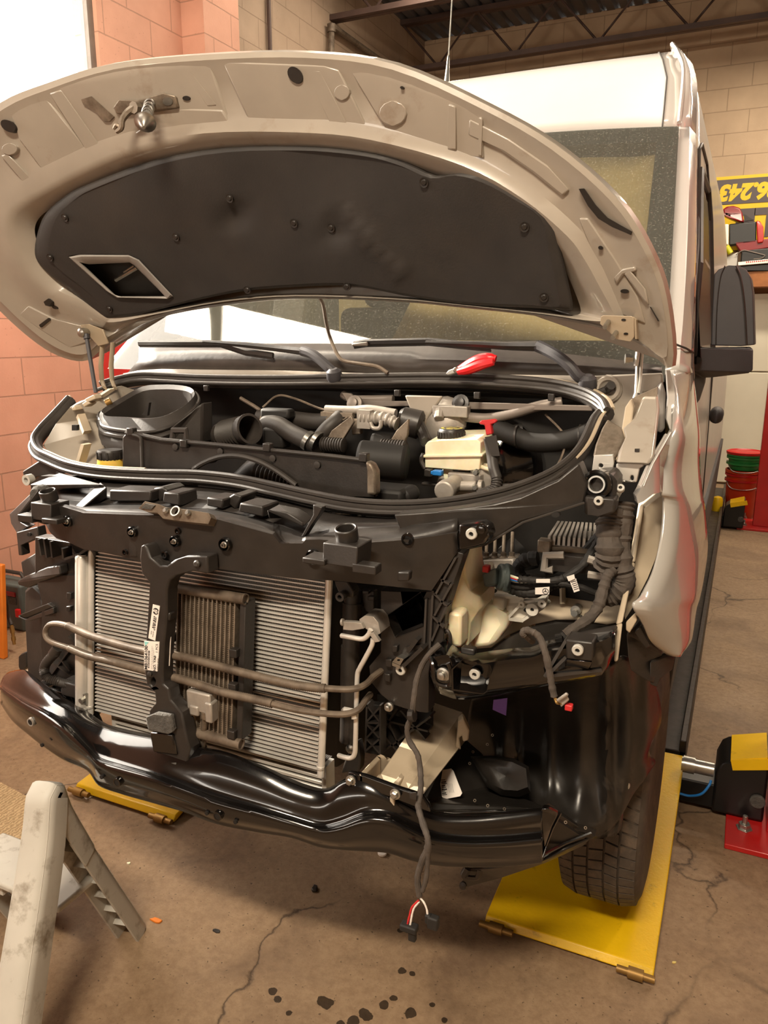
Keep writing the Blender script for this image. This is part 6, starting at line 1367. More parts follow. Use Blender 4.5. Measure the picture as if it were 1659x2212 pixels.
# loom that hangs down over the beam end
hl_ = loom([(950, 1392, -.40), (930, 1410, -.415), (912, 1436, -.42), (900, 1470, -.43), (894, 1510, -.44), (890, 1545, -.44), (880, 1572, -.44), (884, 1600, -.44), (902, 1630, -.45), (908, 1665, -.46), (909, 1700, -.50), (906, 1725, -.53), (904, 1745, -.545), (914, 1780, -.585), (924, 1812, -.60), (922, 1835, -.60), (912, 1860, -.60), (902, 1895, -.60), (906, 1935, -.60)], .0062, 'tan_wire', 'hanging_loom')
loom([(916, 1785, -.59), (926, 1820, -.605), (924, 1860, -.60), (920, 1900, -.60), (912, 1925, -.60)], .005, 'tan_wire', 'loom_branch', hl_)
for L, c_ in (([(908, 1940, -.60), (916, 1950, -.60), (922, 1965, -.60), (924, 1980, -.60)], 'label'), ([(904, 1945, -.60), (890, 1960, -.60), (884, 1980, -.60), (880, 1998, -.60)], 'red_cap'), ([(905, 1948, -.60), (893, 1965, -.60), (886, 1998, -.60)], 'label')): loom(L, .002, c_, 'wire', hl_)
m = MB(); m.box(PY(884, 2003, -.60), (.035, .02, .014)); m.box(PY(891, 2018, -.60), (.016, .012, .028)); m.box(PY(936, 1992, -.60), (.022, .016, .026)); m.box(PY(925, 1984, -.60), (.012, .012, .02)); obj('loose_plug', m, M['dk_wire'], hl_, bevel=.003)
m = MB(); m.hexa([PY(885, 1712, -.545), PY(900, 1710, -.545), PY(900, 1730, -.545), PY(885, 1726, -.545)], [PY(885, 1712, -.53), PY(900, 1710, -.53), PY(900, 1730, -.53), PY(885, 1726, -.53)]); m.rod(PY(884, 1545, -.445), PY(896, 1545, -.445), .014, 10); obj('loom_clip', m, M['black'], hl_, bevel=.002)

# front wheel
wx, wy, wz, wr = .893, .42, .428, .365
wheel = MB()
prof = [(.20, -.10), (.30, -.112), (.335, -.108), (.355, -.10), (wr, -.085), (wr, .085), (.355, .10), (.335, .110), (.30, .115), (.20, .10)]
wheel.lathe((wx, wy, wz), (1, 0, 0), prof, 72); wh = obj('front_tyre', wheel, M['tyre'], van, angle=50)
# tread blocks, in five ribs
m = MB(); NBK = 64
RB = [(-.098, -.062, .35), (-.056, -.024, .2), (-.018, .018, .2), (.024, .056, .2), (.062, .100, .35)]
for k in range(NBK):
    for (x0, x1, sk) in RB:
        a0 = 2*math.pi*(k+.06)/NBK; a1 = 2*math.pi*(k+.90)/NBK; da = sk*2*math.pi/NBK*(-1 if x0 < 0 else 1)
        ps = []
        for rr in (wr-.004, wr+.008):
            for (x, a) in ((x0, a0), (x1, a0+da), (x1, a1+da), (x0, a1)):
                r_ = rr - (.012 if abs(x) > .09 else 0)
                ps.append(V(wx + x, wy + r_*math.cos(a), wz + r_*math.sin(a)))
        m.hexa(ps[:4], ps[4:])
obj('tread', m, M['tyre'], wh, smooth=False)
m = MB(); m.lathe((wx, wy, wz), (1, 0, 0), [(.05, .06), (.08, .075), (.17, .04), (.195, .09), (.21, .10), (.205, .06), (.15, .0), (.05, .0)], 32); obj('wheel_rim', m, M['alu_d'], wh)

# ------------------------------------------------------------------ engine bay
slab([(150, 880, -.06), (165, 870, .0), (205, 852, .06), (232, 842, .12), (262, 832, .16), (262, 880, .12), (236, 900, .05), (215, 930, .0), (222, 980, -.06), (236, 1012, -.12), (165, 1004, -.14), (110, 985, -.14), (92, 962, -.12), (120, 915, -.08)], V(.02, .05, -.02), 'white_in', 'inner_wing_panel', bevel=.002)
ribs([((172, 880, -.02), (206, 862, .04)), ((206, 860, .04), (236, 840, .10)), ((166, 898, -.06), (180, 935, -.10)), ((178, 960, -.14), (166, 1000, -.16))], .006, 'cream', 'wing_panel_rib', van)
for q in ([(176, 872), (188, 864), (194, 872), (182, 880)], [(182, 862), (202, 852), (206, 862), (188, 870)], [(154, 880), (160, 876), (164, 886), (156, 888)]): pocket(q, -.06, .03, mt=M['cream'], name='seal_bracket', bev=.003, par=van)
m = MB(); m.plate([(155, 918), (166, 918), (166, 930), (155, 930)], lambda a, b: PY(a, b, -.115), V(0, .01, 0)); obj('square_hole', m, M['deep'], van)
m = MB(); m.rod(PY(229, 872, .02), PY(240, 866, .03), .012, 12); obj('brass_fitting', m, M['brass'], van)
# air filter housing, open at the top
RIM = [(216, 891), (258, 866), (307, 840), (350, 836), (385, 837), (416, 843), (428, 858), (424, 874), (400, 898), (363, 920), (320, 930), (270, 928), (226, 920), (217, 908)]
INR = [(226, 893), (264, 869), (309, 845), (350, 841), (384, 842), (408, 847), (416, 857), (408, 868), (386, 884), (352, 899), (318, 903), (275, 901), (236, 899), (228, 897)]
def fa(dz): return lambda a, b: PP(a, b, V(-.45, -.05, 1.462 + dz), V(0, -.38, 1))
R_ = [cr([(a, b, 0) for a, b in L], 3, True) for L in (RIM, INR)]
to = [fa(0)(p.x, p.y) for p in R_[0]]; ti = [fa(.012)(p.x, p.y) for p in R_[1]]
cen = sum(to, Vector((0, 0, 0)))/len(to)
m = MB(); m.grid([[p + (cen-p)*.12 + V(0, 0, -.30) for p in to], [p + (cen-p)*.04 + V(0, 0, -.065) for p in to], [p - (cen-p)*.03 + V(0, 0, -.06) for p in to], [p - (cen-p)*.03 + V(0, 0, -.045) for p in to], [p + V(0, 0, -.04) for p in to], to, [p.lerp(q, .6) + V(0, 0, .012) for p, q in zip(to, ti)], ti, [p + V(0, 0, -.10) for p in ti], [cen + V(0, 0, -.13)]*len(ti)], closed=True)
ab = obj('air_filter_box', m, M['black2'], van, angle=40)
m = MB(); m.tube([p + V(0, 0, -.022) for p in to], .009, 8, closed=True); m.tube([p + V(0, 0, -.004) for p in to], .007, 8, closed=True); obj('rubber_collar', m, M['rubber'], ab)
slab([(366, 925, -.06), (418, 885, -.02), (437, 868, .0), (437, 958, .0), (366, 956, -.05)], V(0, .05, 0), 'black2', 'filter_box_side', ab, bevel=.006)
m = MB(); m.plate([(312, 888), (306, 896), (318, 898), (322, 870)], lambda a, b: PY(a, b, .05), V(0, .01, 0)); obj('inner_rib', m, M['black'], ab)
# bellows of the intake pipe
P0, P1 = PY(478, 940, .06), PY(540, 926, .015)
ax = (P1-P0); Lb = ax.length; prof = [(.036, 0)]
for k in range(7): t = .15 + .62*k/7; prof += [(.036, t*Lb), (.042, (t+.03)*Lb), (.036, (t+.06)*Lb)]
prof += [(.039, .80*Lb), (.041, .82*Lb), (.041, .95*Lb), (.044, .96*Lb), (.044, 1.0*Lb), (.037, 1.0*Lb), (.035, .5*Lb), (.02, .4*Lb)]
m = MB(); m.lathe(P0, ax, prof, 32); m.tube(cr([PY(445, 985, .10), PY(452, 960, .09), P0 + V(-.02, .02, -.01), P0.lerp(P1, .12)], 6), .038, 18); obj('intake_bellows', m, M['black2'], van, angle=50)
# fan shroud
m = MB(); SH = [(264, 945), (272, 935), (285, 935), (350, 950), (440, 958), (560, 970), (720, 986), (786, 994), (800, 1004), (808, 1022), (810, 1075), (720, 1072), (640, 1052), (632, 1044), (600, 1020), (560, 998), (515, 986), (475, 988), (440, 1000), (418, 1014), (340, 1020), (264, 1016)]
m.plate(SH, lambda a, b: PY(a, b, -.16), V(0, .02, 0)); shr = obj('fan_shroud', m, M['black'], van, bevel=.004)
m = MB(); m.tube([PY(a, b, -.165) for a, b in SH[1:10]], .006, 8); m.tube(cr([PY(a, b, -.172) for a, b in ((418, 1014), (440, 1000), (475, 987), (515, 985), (560, 997), (600, 1019), (640, 1048))], 4), .007, 8); m.tube(cr([PY(285, 938, -.17), PY(302, 944, -.172), PY(306, 960, -.172), PY(308, 1015, -.172)], 4), .005, 8); obj('shroud_bead', m, M['black2'], shr)
m = MB(); m.plate([(788, 996), (802, 1002), (811, 1020), (812, 1070), (792, 1070), (792, 1020)], lambda a, b: PY(a, b, -.19), V(0, .03, 0)); obj('shroud_edge', m, M['alu_d'], shr, bevel=.006)
for a, b in ((285, 932), (579, 966), (787, 988), (400, 958)): mm = MB(); mm.box(PY(a, b, -.165), (.022, .02, .022)); obj('snap_catch', mm, M['black'], shr, bevel=.003)
m = MB(); m.tube([PY(372, 950, -.15), PY(374, 930, -.15), PY(402, 930, -.15), PY(402, 950, -.15)], .007, 6, flat=1.4); obj('cable_bracket', m, M['rubber'], shr)
for a, b in ((477, 975), (590, 990), (380, 965), (686, 1004)): mm = MB(); c = PY(a, b, -.162); mm.lathe(c, (0, -1, 0), [(.009, 0), (.009, .004), (.005, .005)], 12); obj('rivet', mm, M['black2'], shr)
# coolant bottle
m = MB(); c = PY(240, 1003, -.13) + V(0, 0, .006); m.lathe(c + V(0, 0, -.06), (0, 0, 1), [(.038, 0), (.042, .02), (.040, .05), (.036, .072)], 22); cb = obj('coolant_bottle', m, M['tank_y'], van, label='yellow coolant bottle')
m = MB(); pr_ = [(.036, .014), (.037, .018), (.037, .036), (.034, .042), (.01, .043)]; m.lathe(c + V(0, 0, -.005), (0, 0, 1), pr_, 24)
for k in range(12): a = 2*math.pi*k/12; m.box(c + V(.0365*math.cos(a), .0365*math.sin(a), .022), (.006, .006, .02), Matrix.Rotation(a, 3, 'Z'))
obj('bottle_cap', m, M['black'], cb)
# hoses over the engine
def hose(L, r, mt='black2', name='coolant_hose', par=None):
    mm = MB(); mm.tube(cr([PY(*p) for p in L], 8), r, 14); return obj(name, mm, M[mt], par or van)
hose([(575, 916, .12), (600, 918, .10), (630, 936, .08), (660, 950, .06), (685, 960, .05)], .026)
hose([(560, 902, .18), (620, 905, .18), (690, 912, .18), (735, 900, .18)], .026)
hose([(682, 975, .08), (690, 950, .08), (706, 928, .08), (726, 910, .10), (745, 890, .14)], .022)
hose([(520, 1045, -.06), (560, 1010, -.05), (590, 1008, -.05), (640, 1020, -.05)], .035)
m = MB(); P = cr([PY(556, 1020, -.08), PY(600, 1030, -.08), PY(640, 1042, -.08)], 20); m.tube(P, .03, 14, rf=lambda t, i: .03 if i % 4 < 2 else .025); obj('ribbed_hose', m, M['black2'], van, angle=60)
m = MB()
for a in (666, 684): m.rod(PY(a-4, 950, .05), PY(a+4, 955, .05), .029, 16)
obj('hose_clamp', m, M['steel'], van)
m = MB(); m.tube(cr([PY(520, 860, .2), PY(560, 885, .18), PY(566, 900, .16), PY(560, 925, .14), PY(578, 945, .12)], 5), .006, 8); m.tube(cr([PY(568, 880, .16), PY(600, 855, .18), PY(640, 862, .18), PY(700, 885, .16), PY(760, 890, .14)], 6), .0035, 6); m.tube(cr([PY(1178, 895, .2), PY(1216, 935, .18), PY(1220, 965, .16), PY(1200, 1010, .12), PY(1148, 1052, .05)], 6), .003, 6); obj('thin_cable', m, M['brown'], van)
m = MB(); m.box(PY(600, 893, .14), (.10, .04, .03)); m.box(PY(598, 945, .1), (.07, .05, .06)); m.box(PY(575, 935, .12), (.05, .05, .07)); obj('sensor_block', m, M['deep'], van, bevel=.008)
# brackets with ribbed dampers and the silver air-conditioning line
for (L, st_) in (([(700, 958), (716, 930), (758, 898), (764, 912), (740, 950), (722, 975)], (716, 960)), ([(838, 960), (856, 930), (882, 905), (880, 940), (862, 978), (845, 990)], (846, 965))):
    mm = MB(); mm.plate(L, lambda a, b: PY(a, b, .06), V(0, .012, 0)); br_ = obj('engine_bracket', mm, M['alu_d'], van, bevel=.002)
    mm = MB(); c = PY(st_[0], st_[1], .05); pr_ = []
    for k in range(9): pr_ += [(.017, k*.008), (.020, k*.008+.002), (.020, k*.008+.005), (.017, k*.008+.006)]
    mm.lathe(c + V(-.03, 0, 0), (1, 0, 0), pr_, 16); obj('ribbed_damper', mm, M['rubber'], br_, angle=60)
m = MB(); P = cr([PY(704, 884, .12), PY(760, 886, .12), PY(800, 884, .12), PY(855, 893, .12)], 6); m.tube(P, .012, 12); P = cr([PY(778, 902, .10), PY(800, 903, .10), PY(830, 905, .10), PY(858, 915, .10)], 10); m.tube(P, .017, 12, rf=lambda t, i: .019 if (i//2) % 2 else .015); m.tube(cr([PY(800, 912, .08), PY(806, 924, .08), PY(820, 924, .08), PY(824, 908, .08)], 5), .006, 8); m.box(PY(790, 905, .10), (.04, .03, .05)); obj('aircon_line', m, M['cast'], van)
slab([(758, 904, .10), (778, 906, .10), (778, 938, .10), (760, 940, .10)], V(0, .02, 0), 'alu_d', 'line_bracket')
m = MB(); m.rod(PY(775, 990, .02), PY(880, 1000, .05), .05, 18); m.rod(PY(800, 965, .08), PY(850, 970, .1), .04, 16); m.rod(PY(705, 970, .1), PY(740, 980, .1), .03, 14); m.box(PY(830, 1065, -.08), (.14, .1, .04)); m.rod(PY(868, 1075, -.1), PY(900, 1060, -.06), .02, 12); obj('engine_top', m, M['deep'], van, bevel=.01)
m = MB(); m.tube([PY(705, 905, .1), PY(715, 897, .1), PY(722, 906, .1), PY(732, 898, .1), PY(742, 907, .1), PY(752, 900, .1)], .003, 6); m.box(PY(730, 895, .11), (.10, .02, .012)); obj('heat_shield', m, M['alu_d'], van)
# wiper linkage
m = MB(); m.hexa([PY(770, 866, .22), PY(990, 866, .20), PY(990, 875, .20), PY(770, 880, .22)], [PY(770, 866, .25), PY(990, 866, .23), PY(990, 875, .23), PY(770, 880, .25)]); m.hexa([PY(1000, 868, .20), PY(1280, 876, .16), PY(1280, 888, .16), PY(1000, 884, .20)], [PY(1000, 868, .22), PY(1280, 876, .18), PY(1280, 888, .18), PY(1000, 884, .22)])
m.tube(cr([PY(740, 852, .25), PY(765, 862, .24), PY(850, 862, .24)], 5), .012, 10); m.tube(cr([PY(996, 898, .2), PY(1020, 902, .19), PY(1060, 903, .19), PY(1110, 893, .19), PY(1160, 878, .19), PY(1215, 868, .2)], 5), .0135, 12)
wl_ = obj('wiper_linkage', m, M['grey_metal'], van, bevel=.002)
for a, b in ((995, 871), (766, 872)):
    mm = MB(); c = PY(a, b, .195); mm.lathe(c, (0, -1, .3), [(.024, -.01), (.024, .004), (.015, .006), (.014, .016), (.008, .018)], 16); obj('link_joint', mm, M['black' if a > 900 else 'grey_metal'], wl_)
slab([(737, 848, .22), (757, 850, .22), (778, 872, .21), (770, 884, .21), (752, 872, .22)], V(0, .012, 0), 'grey_metal', 'link_plate', wl_)
m = MB(); m.plate([(873, 854), (956, 856), (936, 886), (922, 905), (918, 922), (900, 922), (906, 900), (884, 882)], lambda a, b: PY(a, b, .17), V(0, .015, 0)); bk_ = obj('scuttle_bracket', m, M['white_in'], van, bevel=.005)
m = MB(); c = PY(908, 914, .165); m.lathe(c, (0, -1, 0), [(.012, 0), (.012, .004), (.008, .006)], 14); obj('bolt', m, M['steel'], bk_)
m = MB(); m.lathe(PY(862, 906, .15), (PY(906, 918, .16)-PY(862, 906, .15)), [(.03, 0), (.038, .01), (.040, .06), (.030, .068)], 20); m.tube(cr([PY(905, 918, .15), PY(915, 940, .14), PY(920, 955, .12)], 4), .016, 10); obj('wiper_motor', m, M['black'], wl_)
m = MB(); m.lathe(PY(958, 905, .2), (0, -1, .3), [(.06, -.03), (.065, 0), (.05, .02), (.02, .03)], 18); m.box(PY(975, 888, .18), (.10, .03, .03)); m.rod(PY(950, 880, .18), PY(948, 905, .16), .014, 10)
for k in range(5): m.box(PY(938+k*12, 912, .19), (.005, .02, .03))
obj('gear_housing', m, M['cast'], wl_, bevel=.004)
# brake fluid reservoir, master cylinder, booster
m = MB(); F = [(918, 962), (924, 954), (952, 951), (1030, 949), (1038, 956), (1038, 985), (1036, 1014), (1008, 1017), (918, 1010)]
m.plate(F, lambda a, b: PY(a, b, .08), V(0, .13, .012)); rs = obj('brake_fluid_reservoir', m, M['tank'], van, bevel=.010, seg=4, label='cream plastic brake fluid reservoir')
m = MB(); m.hexa([PY(914, 983, .072), PY(1042, 981, .072), PY(1042, 987, .072), PY(914, 989, .072)], [PY(914, 983, .072) + V(0, .15, .01), PY(1042, 981, .072) + V(0, .15, .01), PY(1042, 987, .072) + V(0, .15, .01), PY(914, 989, .072) + V(0, .15, .01)]); obj('reservoir_seam', m, M['tank'], rs, bevel=.002)
m = MB(); m.plate([(956, 1010), (980, 1012), (966, 1046), (959, 1046)], lambda a, b: PY(a, b, .10), V(0, .02, 0)); m.rod(PY(1036, 1008, .10), PY(1062, 1015, .08), .006, 10); m.rod(PY(1058, 1014, .08), PY(1063, 1015, .08), .010, 10); m.rod(PY(1036, 1004, .12), PY(1055, 1006, .11), .006, 10); obj('reservoir_neck', m, M['tank'], rs, bevel=.003)
m = MB(); c = PY(975, 950, .13); m.lathe(c, (0, 0, 1), [(.034, 0), (.036, .004), (.036, .024), (.032, .030), (.01, .031)], 28)
for k in range(24): a = 2*math.pi*k/24; m.box(c + V(.036*math.cos(a), .036*math.sin(a), .012), (.003, .004, .02), Matrix.Rotation(a, 3, 'Z'))
m.mat(1)
for r0_, r1_ in ((.006, .009), (.012, .014), (.022, .029)):
    ns = 28
    for k in range(ns):
        if r0_ > .02 and k % 4 == 3: continue
        a0, a1 = 2*math.pi*k/ns, 2*math.pi*(k+1)/ns
        m.add([c + V(r*math.cos(a), r*math.sin(a), .0316) for r, a in ((r0_, a0), (r1_, a0), (r1_, a1), (r0_, a1))], [(0, 1, 2, 3)])
obj('reservoir_cap', m, [M['black'], mat('cap_print', '#b7a443', .6)], rs, label='black ribbed cap with yellow print')
m = MB(); m.lathe(PY(1062, 1012, .30), (0, -1, .1), [(.145, -.05), (.15, -.02), (.15, .01), (.135, .03), (.13, .04), (.08, .06), (.05, .07)], 40); bo = obj('brake_booster', m, M['gloss'], van)
m = MB(); m.lathe(PY(990, 1040, .2), (0, -1, .05), [(.055, 0), (.05, .03), (.03, .05), (.028, .1)], 20); a = PY(958, 1062, -.02); m.lathe(a, (0, 1, .1), [(.001, 0), (.024, .001), (.026, .004), (.026, .03), (.021, .032), (.021, .2)], 22); m.box(PY(1010, 1040, .1), (.09, .06, .05)); m.rod(PY(985, 1050, .06), PY(1030, 1050, .06), .014, 12); m.rod(PY(1034, 1050, .06), PY(1044, 1050, .06), .017, 8); m.box(PY(1045, 1030, .12), (.06, .05, .05)); mc = obj('master_cylinder', m, M['cast'], van, bevel=.003)
for a, b in ((987, 1056), (1029, 1020), (1028, 1052)): mm = MB(); c = PY(a, b, .05); mm.lathe(c, (0, -1, 0), [(.009, 0), (.009, .006), (.006, .012)], 8); obj('union_nut', mm, M['steel'], mc)
m = MB(); m.box(PY(946, 1021, .06), (.026, .02, .014)); m.box(PY(936, 1021, .065), (.012, .014, .01)); obj('blue_connector', m, M['blue'], mc, bevel=.003); m = MB(); m.box(PY(926, 1021, .07), (.02, .02, .02)); m.box(PY(935, 1046, .1), (.06, .02, .008)); obj('connector_socket', m, M['black'], mc, bevel=.003)
m = MB(); m.tube(cr([PY(1030, 1064, .02), PY(1060, 1052, .04), PY(1100, 1048, .06), PY(1120, 1050, .06), PY(1128, 1062, .04)], 5), .005, 8); m.tube(cr([PY(1020, 1072, .0), PY(1060, 1058, .03), PY(1090, 1055, .05), PY(1118, 1056, .05)], 5), .005, 8); m.tube(cr([PY(915, 980, .12), PY(910, 995, .12), PY(918, 1012, .12)], 5), .006, 8); obj('brake_pipe', m, M['rubber'], mc)
# red capped dipstick tube
m = MB(); P = cr([PY(1056, 946, .06), PY(1062, 980, .06), PY(1066, 1010, .05), PY(1073, 1035, .04), PY(1071, 1052, .03), PY(1060, 1066, .02)], 12); m.tube(P, .012, 12, rf=lambda t, i: .014 if t < .6 else (.015 if (i//2) % 2 else .012)); m.hexa([PY(1047, 944, .045), PY(1072, 940, .045), PY(1080, 985, .045), PY(1062, 986, .045)], [PY(1047, 944, .08), PY(1072, 940, .08), PY(1080, 985, .08), PY(1062, 986, .08)]); ds_ = obj('dipstick_tube', m, M['rubber'], van, bevel=.002)
m = MB(); m.plate([(1034, 913), (1038, 909), (1066, 906), (1072, 909), (1070, 914), (1060, 917), (1063, 938), (1050, 941), (1046, 918), (1036, 917)], lambda a, b: PY(a, b, .05), V(0, .018, 0)); obj('red_handle', m, M['red_cap'], ds_, bevel=.004, label='red T-shaped dipstick cap')
# sleeve loom against the bulkhead
hose([(1075, 925, .2), (1110, 942, .18), (1150, 955, .17), (1200, 955, .17), (1245, 945, .17), (1275, 935, .16)], .026, 'deep', 'cable_sleeve'); hose([(1075, 930, .2), (1100, 935, .2), (1130, 930, .21)], .02, 'deep', 'cable_sleeve')
m = MB()
for a, b in ((1117, 944), (1254, 942)): m.rod(PY(a-2, b, .17), PY(a+2, b, .17), .030, 14)
obj('cable_tie', m, M['black'], van)

# ------------------------------------------------------------------ wipers, pliers, cable on the scuttle
def wiper(arm, knee, foot, blade, label_):
    mm = MB(); P = cr([PY(*p) for p in arm], 5); mm.tube(P, .012, 8, flat=.8, rf=lambda t, i: .007 + .010*t); w = obj('wiper_arm', mm, M['rubber'], van)
    mm = MB(); mm.tube(cr([PY(*p) for p in knee], 6), .014, 10, rf=lambda t, i: .016 - .002*t); c = PY(*foot); mm.lathe(c + V(0, 0, -.02), (0, -.3, 1), [(.020, 0), (.024, .01), (.022, .03), (.012, .038)], 18); obj('arm_root', mm, M['brown_dark'], w)
    mm = MB(); P = [PY(*p) for p in blade]; mm.tube(P, .006, 6, flat=1.6); mm.tube([p + V(0, .004, -.010) for p in P], .003, 6); obj('wiper_blade', mm, M['black'], w); return w
wiper([(920, 740, .24), (1010, 743, .24), (1090, 747, .24), (1166, 748, .23)], [(1162, 748, .23), (1178, 755, .22), (1205, 770, .20), (1230, 790, .19), (1248, 812, .19), (1262, 820, .20)], (1270, 824, .20), [(764, 744, .26), (790, 740, .26), (925, 737, .26), (1060, 750, .25)], '')
wiper([(440, 738, .25), (520, 744, .25), (600, 752, .25), (658, 758, .24)], [(654, 758, .24), (672, 764, .23), (690, 776, .22), (712, 796, .21), (722, 804, .21)], (724, 808, .21), [(300, 742, .27), (400, 742, .27), (475, 742, .27), (530, 760, .26), (590, 768, .25)], '')
m = MB(); m.hexa([PY(760, 741, .245), PY(795, 738, .245), PY(795, 748, .245), PY(760, 748, .245)], [PY(760, 741, .27), PY(795, 738, .27), PY(795, 748, .27), PY(760, 748, .27)]); obj('blade_end', m, M['cast'], van, bevel=.004)
m = MB(); m.tube(cr([PY(690, 643, .24), PY(698, 660, .24), PY(705, 700, .235), PY(715, 735, .23), PY(730, 768, .22), (PY(745, 780, .215)), PY(780, 786, .21), PY(815, 792, .21), PY(838, 806, .205)], 8), .0055, 8)
tag(obj('loose_cable', m, M['brown']), 'thin dark cable snaking down the windscreen onto the scuttle', 'cable')
pr = thing('pliers', 'red-handled pliers lying open on the scuttle below the wiper', 'pliers', tuple(PY(1010, 800, .19)))
m = MB(); m.tube(cr([PY(990, 800, .20), PY(1010, 792, .20), PY(1035, 780, .19), PY(1060, 774, .185), PY(1071, 776, .185)], 5), .012, 10, rf=lambda t, i: .010 + .008*math.sin(min(1, t*1.15)*math.pi)); obj('grip', m, M['red_grip'], pr)
m = MB(); m.tube(cr([PY(990, 803, .18), PY(1012, 798, .175), PY(1040, 788, .17), PY(1066, 782, .17)], 5), .010, 10, rf=lambda t, i: .009 + .005*math.sin(t*math.pi)); obj('grip', m, M['red_grip'], pr)
m = MB(); m.plate([(961, 809), (968, 800), (984, 794), (998, 792), (1002, 799), (985, 806), (972, 810)], lambda a, b: PY(a, b, .185), V(0, .02, 0)); m.rod(PY(985, 799, .18), PY(985, 799, .21), .008, 12); obj('jaws', m, M['steel'], pr, bevel=.003)

# ------------------------------------------------------------------ left front corner (passenger side)
slab([(75, 1160, -.34), (110, 1162, -.36), (150, 1172, -.40), (205, 1192, -.40), (205, 1235, -.36), (165, 1245, -.36), (165, 1500, -.36), (120, 1495, -.36), (95, 1470, -.34), (88, 1400, -.34), (90, 1300, -.34), (75, 1240, -.33)], V(0, .04, 0), 'black', 'headlamp_carrier', bevel=.006)
slab([(52, 1275, -.24), (66, 1262, -.25), (90, 1285, -.26), (96, 1330, -.27), (98, 1482, -.27), (60, 1485, -.24), (52, 1340, -.22)], V(0, .05, 0), 'black2', 'wing_support', bevel=.01)
slab([(36, 1256, -.30), (56, 1244, -.31), (100, 1226, -.35), (128, 1222, -.38), (130, 1242, -.38), (90, 1258, -.34), (62, 1270, -.31), (40, 1264, -.30)], V(0, .03, 0), 'black', 'bumper_bracket', bevel=.004)
slab([(38, 1330, -.30), (102, 1304, -.36), (114, 1312, -.36), (56, 1336, -.30)], V(0, .04, .0), 'black2', 'bumper_bracket', bevel=.003)
slab([(38, 1331, -.30), (56, 1336, -.30), (114, 1312, -.36), (116, 1326, -.36), (62, 1343, -.31), (40, 1336, -.30)], V(0, .03, 0), 'black', 'bumper_bracket', bevel=.003)
slab([(45, 1214, -.26), (85, 1190, -.29), (98, 1215, -.30), (106, 1232, -.31), (70, 1240, -.28), (50, 1246, -.26)], V(0, .03, 0), 'black2', 'lamp_shelf', bevel=.003)
slab([(35, 1150, -.26), (80, 1138, -.29), (84, 1160, -.29), (45, 1178, -.26), (48, 1200, -.26), (40, 1200, -.25)], V(0, .03, 0), 'black', 'lamp_frame', bevel=.003)
m = MB(); m.plate(ell(62, 1155, 4, 4), lambda a, b: PY(a, b, -.285), V(0, .004, 0)); obj('screw_hole', m, M['deep'], van)
slab([(20, 1110, -.22), (70, 1062, -.28), (76, 1085, -.30), (44, 1128, -.26), (60, 1138, -.28), (36, 1152, -.24), (24, 1132, -.22)], V(0, .03, 0), 'black', 'lamp_frame', bevel=.003)
ribs([((82, 1165, -.36), (88, 1200, -.36)), ((94, 1165, -.37), (100, 1205, -.37)), ((108, 1170, -.38), (112, 1205, -.38)), ((138, 1208, -.40), (170, 1198, -.41)), ((170, 1198, -.41), (196, 1180, -.41)), ((134, 1185, -.41), (136, 1208, -.40))], .003, 'black2', 'stiffening_rib', van)
for q in ([(143, 1280), (152, 1281), (152, 1296), (142, 1294)], [(142, 1310), (152, 1310), (150, 1322), (142, 1320)]): pocket(q, -.37, .02, name='snap_catch', par=van, bev=.002)
ribs([((150, 1372, -.37), (160, 1390, -.37)), ((110, 1400, -.37), (150, 1450, -.37)), ((152, 1400, -.37), (108, 1460, -.37)), ((112, 1430, -.37), (162, 1470, -.37)), ((160, 1388, -.37), (146, 1375, -.37))], .0022, 'black2', 'lattice_rib', van)
m = MB(); P = cr([PY(122, 1408, -.44), PY(100, 1432, -.44), PY(96, 1452, -.44), PY(106, 1466, -.44), PY(130, 1474, -.43), PY(160, 1482, -.42)], 12); m.tube(P, .012, 10, rf=lambda t, i: .0135 if i % 2 else .011); m.tube(cr([PY(116, 1412, -.44), PY(126, 1398, -.44)], 2), .015, 8); obj('corrugated_loom', m, M['rubber'], van, angle=80)
m = MB(); m.tube(cr([PY(160, 1484, -.42), PY(185, 1490, -.40), PY(200, 1530, -.40), PY(214, 1560, -.40), PY(222, 1590, -.40)], 6), .010, 8); m.box(PY(170, 1485, -.41), (.08, .05, .04)); obj('loom_end', m, M['black'], van, bevel=.004)
m = MB(); m.tube(cr([PY(98, 1476, -.36), PY(130, 1470, -.36), PY(170, 1500, -.36), PY(210, 1545, -.36)], 4), .014, 8); obj('lower_hose', m, M['black'], van)
m = MB(); m.hexa([PY(80, 1478, -.2), PY(150, 1488, -.3), PY(215, 1575, -.3), PY(160, 1560, -.2)], [PY(80, 1478, .0), PY(150, 1488, -.1), PY(215, 1575, -.1), PY(160, 1560, .0)]); obj('chassis_leg', m, M['deep'], van, bevel=.006)
slab([(39, 1420, -.15), (46, 1412, -.15), (56, 1408, -.15), (58, 1440, -.15), (44, 1452, -.15), (39, 1440, -.15)], V(0, .04, 0), 'black', 'wheel_arch_edge', bevel=.004)
slab([(38, 1455, -.22), (46, 1462, -.24), (60, 1490, -.26), (64, 1506, -.28), (50, 1500, -.26)], V(0, .04, 0), 'cream', 'wing_tip', bevel=.004)
# dark sheet added behind the corner so that nothing shows daylight through the arch
slab([(100, 1165, -.20), (205, 1190, -.22), (205, 1600, -.22), (110, 1520, -.20), (60, 1440, -.16), (60, 1250, -.16)], V(0, .02, 0), 'deep', 'dark_backing', bevel=0)
w2 = wheel; m = MB(); m.lathe((-wx, wy, wz), (1, 0, 0), [(r, -t) for r, t in reversed(prof)], 60); obj('front_tyre', m, M['tyre'], van, angle=50)
